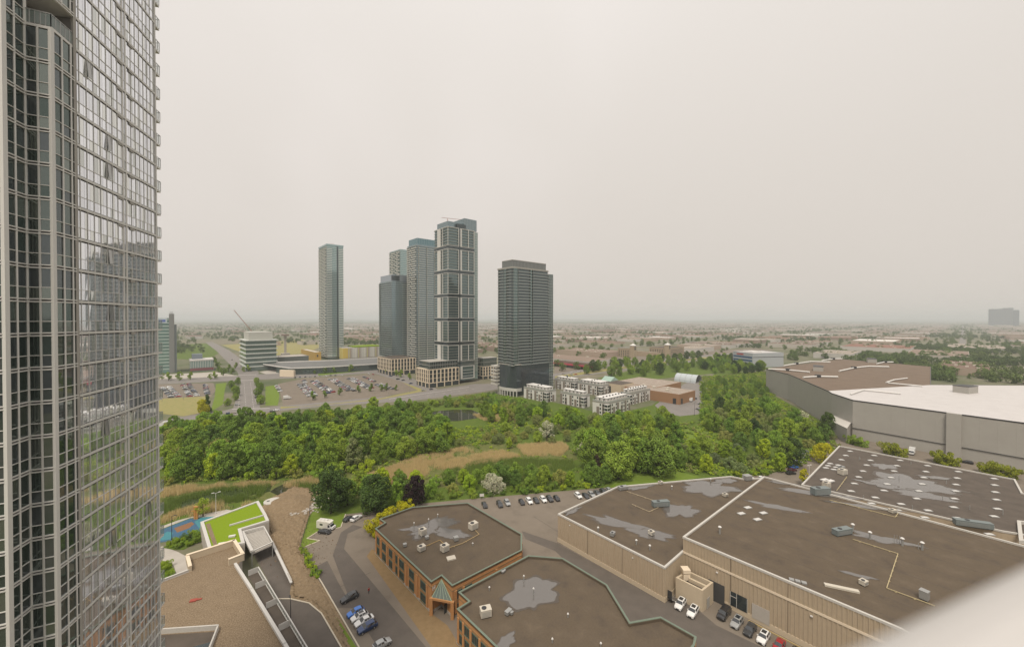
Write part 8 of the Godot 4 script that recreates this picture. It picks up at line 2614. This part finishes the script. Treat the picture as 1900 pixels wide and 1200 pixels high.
# ---------------------------------------------------------------- small things
func small_things():
	person(Vector3(-39.22, 0, -106.87))
	# notice board by the tree row
	var n := thing("notice_board", "white notice board on two posts beside the first parked car", "sign", Vector3(-12.55, 0, -162.84), 0.2)
	local_box(n, "panel", Vector3(-0.9, 1.3, -0.04), Vector3(0.9, 2.5, 0.04), M.white)
	for x in [-0.7, 0.7]:
		local_box(n, "post", Vector3(x - 0.05, 0, -0.05), Vector3(x + 0.05, 2.45, -0.045), M.metal) if false else local_box(n, "post", Vector3(x - 0.05, 0, -0.12), Vector3(x + 0.05, 2.4, -0.05), M.metal)
	# bicycle-like stack and stairs at the lower hall door
	var s := thing("door_stairs", "steel stairs with railings at the lower warehouse side door", "stairs", Vector3(43.22, 0, -104.38), GRID + PI / 2)
	for i in 6:
		local_box(s, "step", Vector3(-0.7, 0.2 * i, -0.3 * i - 0.3), Vector3(0.7, 0.2 * i + 0.08, -0.3 * i), M.metal)
	for x in [-0.72, 0.72]:
		var b := MB.new()
		b.bar(Vector3(x, 1.0, 0.0), Vector3(x, 2.2, -1.9), 0.06, 0.06)
		for i in 4:
			b.bar(Vector3(x, 0.1 + 0.4 * i, -0.6 * i), Vector3(x, 1.05 + 0.4 * i, -0.6 * i), 0.05, 0.05)
		obj("railing", b, M.metal, s)
	local_box(s, "door", Vector3(-0.6, 1.2, -2.1), Vector3(0.6, 3.4, -2.0), M.black)
	# concrete lid and rubble on the bare earth
	var t := thing("concrete_lid", "pale concrete lid with two holes lying on the bare earth", "slab", Vector3(-98.56, 0, -160.91), 0.4)
	var b2 := MB.new()
	b2.tube(Vector3.ZERO, Vector3(0, 0.5, 0), 3.2, 3.2, 20)
	obj("slab", b2, M.off_white, t)
	for x in [-1.5, 1.4]:
		b2 = MB.new()
		b2.tube(Vector3(x, 0.5, -0.3), Vector3(x, 0.515, -0.3), 0.6, 0.6, 10)
		obj("painted_hole", b2, M.black, t)  # dark disc on top of the slab, painting the darkness inside a hole
	var m := MB.new()
	for i in 260:
		var f := rng.randf()
		var c: Vector3 = Vector3(-81.79, 0, -152.32).lerp(Vector3(-82.3, 0, -163.82), f) + Vector3(rng.randfn() * 2.6, 0, rng.randfn() * 1.6)
		var e := rng.randf_range(0.15, 0.5)
		var h := Vector3(e * rng.randf_range(0.6, 1.2), e * 0.7, e)
		m.box(c - h, c + h)
	tag(obj("rubble", m, M.concrete), "grey stone rubble spread on the bare earth", "rubble", "", "stuff")
	# spoil heap and tyre ruts of the building site
	m = MB.new()
	var o: Vector3 = Vector3(-89.75, 0, -159.02)
	var fn := FastNoiseLite.new()
	fn.seed = 3
	fn.frequency = 0.12
	var k := 26
	for i in k:
		for j in k:
			var q := []
			for w in [[i, j], [i + 1, j], [i + 1, j + 1], [i, j + 1]]:
				var x: float = (w[0] * 2.0 / k - 1) * 11
				var z: float = (w[1] * 2.0 / k - 1) * 8
				var d := maxf(0, 1 - (x * x / 121.0 + z * z / 64.0))
				q.append(Vector3(x, d * (1.5 + 0.9 * fn.get_noise_2d(x, z)) - 0.02, z))
			m.quad(q[0], q[1], q[2], q[3])
	tag(obj("spoil_heap", m, M.dirt, null, o, -0.5), "low heap of brown soil on the building site", "soil heap")
	m = MB.new()
	for i in 700:
		var c: Vector3 = Vector3(-80.23, 0, -138.67).lerp(Vector3(-63.8, 0, -120.18), rng.randf()) + Vector3(rng.randfn() * 4.5, 0, rng.randfn() * 4.0)
		var a := rng.randf() * TAU
		var u := Vector3(cos(a), 0, sin(a)) * rng.randf_range(0.2, 0.9)
		var hh := rng.randf_range(0.1, 0.5)
		m.tri(c - u * 0.3, c + u * 0.3, c + u * 0.6 + Vector3(rng.randfn() * 0.1, hh, rng.randfn() * 0.1))
	tag(obj("dry_weeds", m, plain(lin(0.2, 0.13, 0.07), 0.9)), "dry brown weeds scattered over the bare earth", "weeds", "", "stuff")
	# fence of the building site
	fence("thin wire fence between bare earth and car park", [Vector3(-80.91, 0, -156.72), Vector3(-75.88, 0, -146.15), Vector3(-71.74, 0, -134.2), Vector3(-69.76, 0, -128.46), Vector3(-62.22, 0, -119.39), Vector3(-55.63, 0, -112.66)], 1.8)
	fence("dark railing along the path by the water", [Vector3(-111.12, 0, -155.82), Vector3(-115.18, 0, -154.93), Vector3(-118.49, 0, -152.32), Vector3(-119.55, 0, -150.21)], 1.2)
	# lamp posts across the road
	for p in pv([-205.66, -428.19, -194.34, -456.87, -157.72, -442.06, -212.52, -397.02, -120.94, -383.08, -319.39, -357.93, -305.74, -365.12, -78.86, -442.06, -105.06, -402.89, -63.22, -460.73]):
		lamp_post_far(v3(p, 0))
	lamp_post(Vector3(142.33, 0, -305.72), 10.0, 0.4, "tall dark lamp post at the end of the brick store lane", false)
	lamp_post(Vector3(136.35, 0, -179.54), 8.0, 0.4, "pale double headed lamp post by the small golden bush", true)

func lamp_post_far(at: Vector3):
	var t := thing("lamp_post", "tall thin grey lamp post at the commuter car park or road", "lamp post", at, 0.5, "lamp posts across the road")
	var b := MB.new()
	b.tube(Vector3.ZERO, Vector3(0, 11, 0), 0.14, 0.09, 6)
	obj("pole", b, M.metal, t)
	b = MB.new()
	b.bar(Vector3(-1.4, 11, 0), Vector3(1.4, 11, 0), 0.2, 0.14)
	obj("lamp_head", b, M.metal, t)

func fence(label: String, p: Array, h: float):
	var t := thing("fence", label, "fence", p[0])
	for i in p.size() - 1:
		var a: Vector3 = p[i] - p[0]
		var e: Vector3 = p[i + 1] - p[0]
		var n := maxi(1, int((e - a).length() / 2.6))
		for j in n:
			var q := a.lerp(e, float(j) / n)
			local_box(t, "post", q + Vector3(-0.05, 0, -0.05), q + Vector3(0.05, h, 0.05), M.dark)
		for y in [h * 0.3, h * 0.65, h * 0.97]:
			var b := MB.new()
			b.bar(a + Vector3(0, y, 0), e + Vector3(0, y, 0), 0.03, 0.03)
			obj("rail", b, M.dark, t)

# a standing figure as one surface: tapered capsules joined by a smooth minimum, meshed with surface nets
func person(at: Vector3):
	var bones := [
		[Vector3(0, 0.98, 0), Vector3(0, 1.4, 0.02), 0.15, 0.165], [Vector3(-0.17, 1.42, 0), Vector3(0.17, 1.42, 0), 0.075, 0.075], [Vector3(0, 1.45, 0), Vector3(0, 1.58, 0.02), 0.06, 0.055], [Vector3(0, 1.64, 0.02), Vector3(0, 1.7, 0.03), 0.095, 0.1], [Vector3(0, 1.64, 0.12), Vector3(0, 1.66, 0.135), 0.02, 0.015],
		[Vector3(-0.21, 1.4, 0), Vector3(-0.27, 1.12, -0.03), 0.055, 0.045], [Vector3(-0.27, 1.12, -0.03), Vector3(-0.25, 0.88, 0.1), 0.042, 0.034], [Vector3(-0.25, 0.86, 0.11), Vector3(-0.24, 0.76, 0.15), 0.04, 0.028], [Vector3(0.21, 1.4, 0), Vector3(0.27, 1.12, -0.05), 0.055, 0.045], [Vector3(0.27, 1.12, -0.05), Vector3(0.26, 0.88, 0.04), 0.042, 0.034], [Vector3(0.26, 0.86, 0.05), Vector3(0.25, 0.76, 0.09), 0.04, 0.028],
		[Vector3(-0.1, 0.94, 0), Vector3(-0.11, 0.5, 0.1), 0.095, 0.062], [Vector3(-0.11, 0.5, 0.1), Vector3(-0.11, 0.09, 0.14), 0.06, 0.04], [Vector3(-0.11, 0.05, 0.12), Vector3(-0.11, 0.04, 0.3), 0.045, 0.035], [Vector3(0.1, 0.94, 0), Vector3(0.11, 0.5, -0.04), 0.095, 0.062], [Vector3(0.11, 0.5, -0.04), Vector3(0.11, 0.1, -0.24), 0.06, 0.04], [Vector3(0.11, 0.06, -0.26), Vector3(0.11, 0.04, -0.09), 0.045, 0.035]]
	var cell := 0.03
	var lo := Vector3(-0.42, -0.03, -0.42)
	var n := Vector3i(29, 64, 29)
	var f := PackedFloat32Array()
	f.resize(n.x * n.y * n.z)
	for y in n.y:
		for z in n.z:
			for x in n.x:
				var p := lo + Vector3(x, y, z) * cell
				var s := 0.0
				for b in bones:
					var ab: Vector3 = b[1] - b[0]
					var h := clampf((p - b[0]).dot(ab) / ab.length_squared(), 0, 1)
					s += exp(-34.0 * (p.distance_to(b[0] + ab * h) - lerpf(b[2], b[3], h)))
				f[(y * n.z + z) * n.x + x] = -log(maxf(s, 1e-12)) / 34.0
	var verts := {}
	var at_ := func(x: int, y: int, z: int) -> float: return f[(y * n.z + z) * n.x + x]
	for y in n.y - 1:
		for z in n.z - 1:
			for x in n.x - 1:
				var sum := Vector3.ZERO
				var c := 0
				for e in [[0, 0, 0, 1, 0, 0], [0, 1, 0, 1, 1, 0], [0, 0, 1, 1, 0, 1], [0, 1, 1, 1, 1, 1], [0, 0, 0, 0, 1, 0], [1, 0, 0, 1, 1, 0], [0, 0, 1, 0, 1, 1], [1, 0, 1, 1, 1, 1], [0, 0, 0, 0, 0, 1], [1, 0, 0, 1, 0, 1], [0, 1, 0, 0, 1, 1], [1, 1, 0, 1, 1, 1]]:
					var a: float = at_.call(x + e[0], y + e[1], z + e[2])
					var b: float = at_.call(x + e[3], y + e[4], z + e[5])
					if (a < 0) != (b < 0):
						sum += Vector3(x + e[0], y + e[1], z + e[2]).lerp(Vector3(x + e[3], y + e[4], z + e[5]), a / (a - b))
						c += 1
				if c: verts[Vector3i(x, y, z)] = lo + sum / c * cell
	var m := MB.new()
	for k in verts:
		for d in [[Vector3i(1, 0, 0), Vector3i(0, 1, 0), Vector3i(0, 0, 1)], [Vector3i(0, 1, 0), Vector3i(1, 0, 0), Vector3i(0, 0, 1)], [Vector3i(0, 0, 1), Vector3i(1, 0, 0), Vector3i(0, 1, 0)]]:
			var p0: Vector3i = k
			var p1: Vector3i = p0 + d[0]
			var a: float = at_.call(p0.x, p0.y, p0.z)
			if p1.x >= n.x or p1.y >= n.y or p1.z >= n.z: continue
			var b: float = at_.call(p1.x, p1.y, p1.z)
			if (a < 0) == (b < 0): continue
			var q := [p0, p0 - d[1], p0 - d[1] - d[2], p0 - d[2]]
			if verts.has(q[1]) and verts.has(q[2]) and verts.has(q[3]):
				m.quad(verts[q[0]], verts[q[1]], verts[q[2]], verts[q[3]])
				var y: float = verts[q[0]].y
				var ax: float = absf(verts[q[0]].x)
				var col := Color(0.015, 0.015, 0.02)
				if y > 0.94: col = Color(0.32, 0.03, 0.035)
				if y > 1.5 or (y < 0.9 and ax > 0.2): col = Color(0.36, 0.2, 0.13)
				if y > 1.72 or (y > 1.6 and verts[q[0]].z < -0.02): col = Color(0.02, 0.015, 0.012)
				m.tint(col)
	var pm := plain(Color.WHITE, 0.8)
	pm.vertex_color_use_as_albedo = true
	var t := thing("person", "person in a red top and dark trousers walking across the car park", "person", Vector3(at.x, 0.03, at.z), 0.9)
	obj("body", m, pm, t)
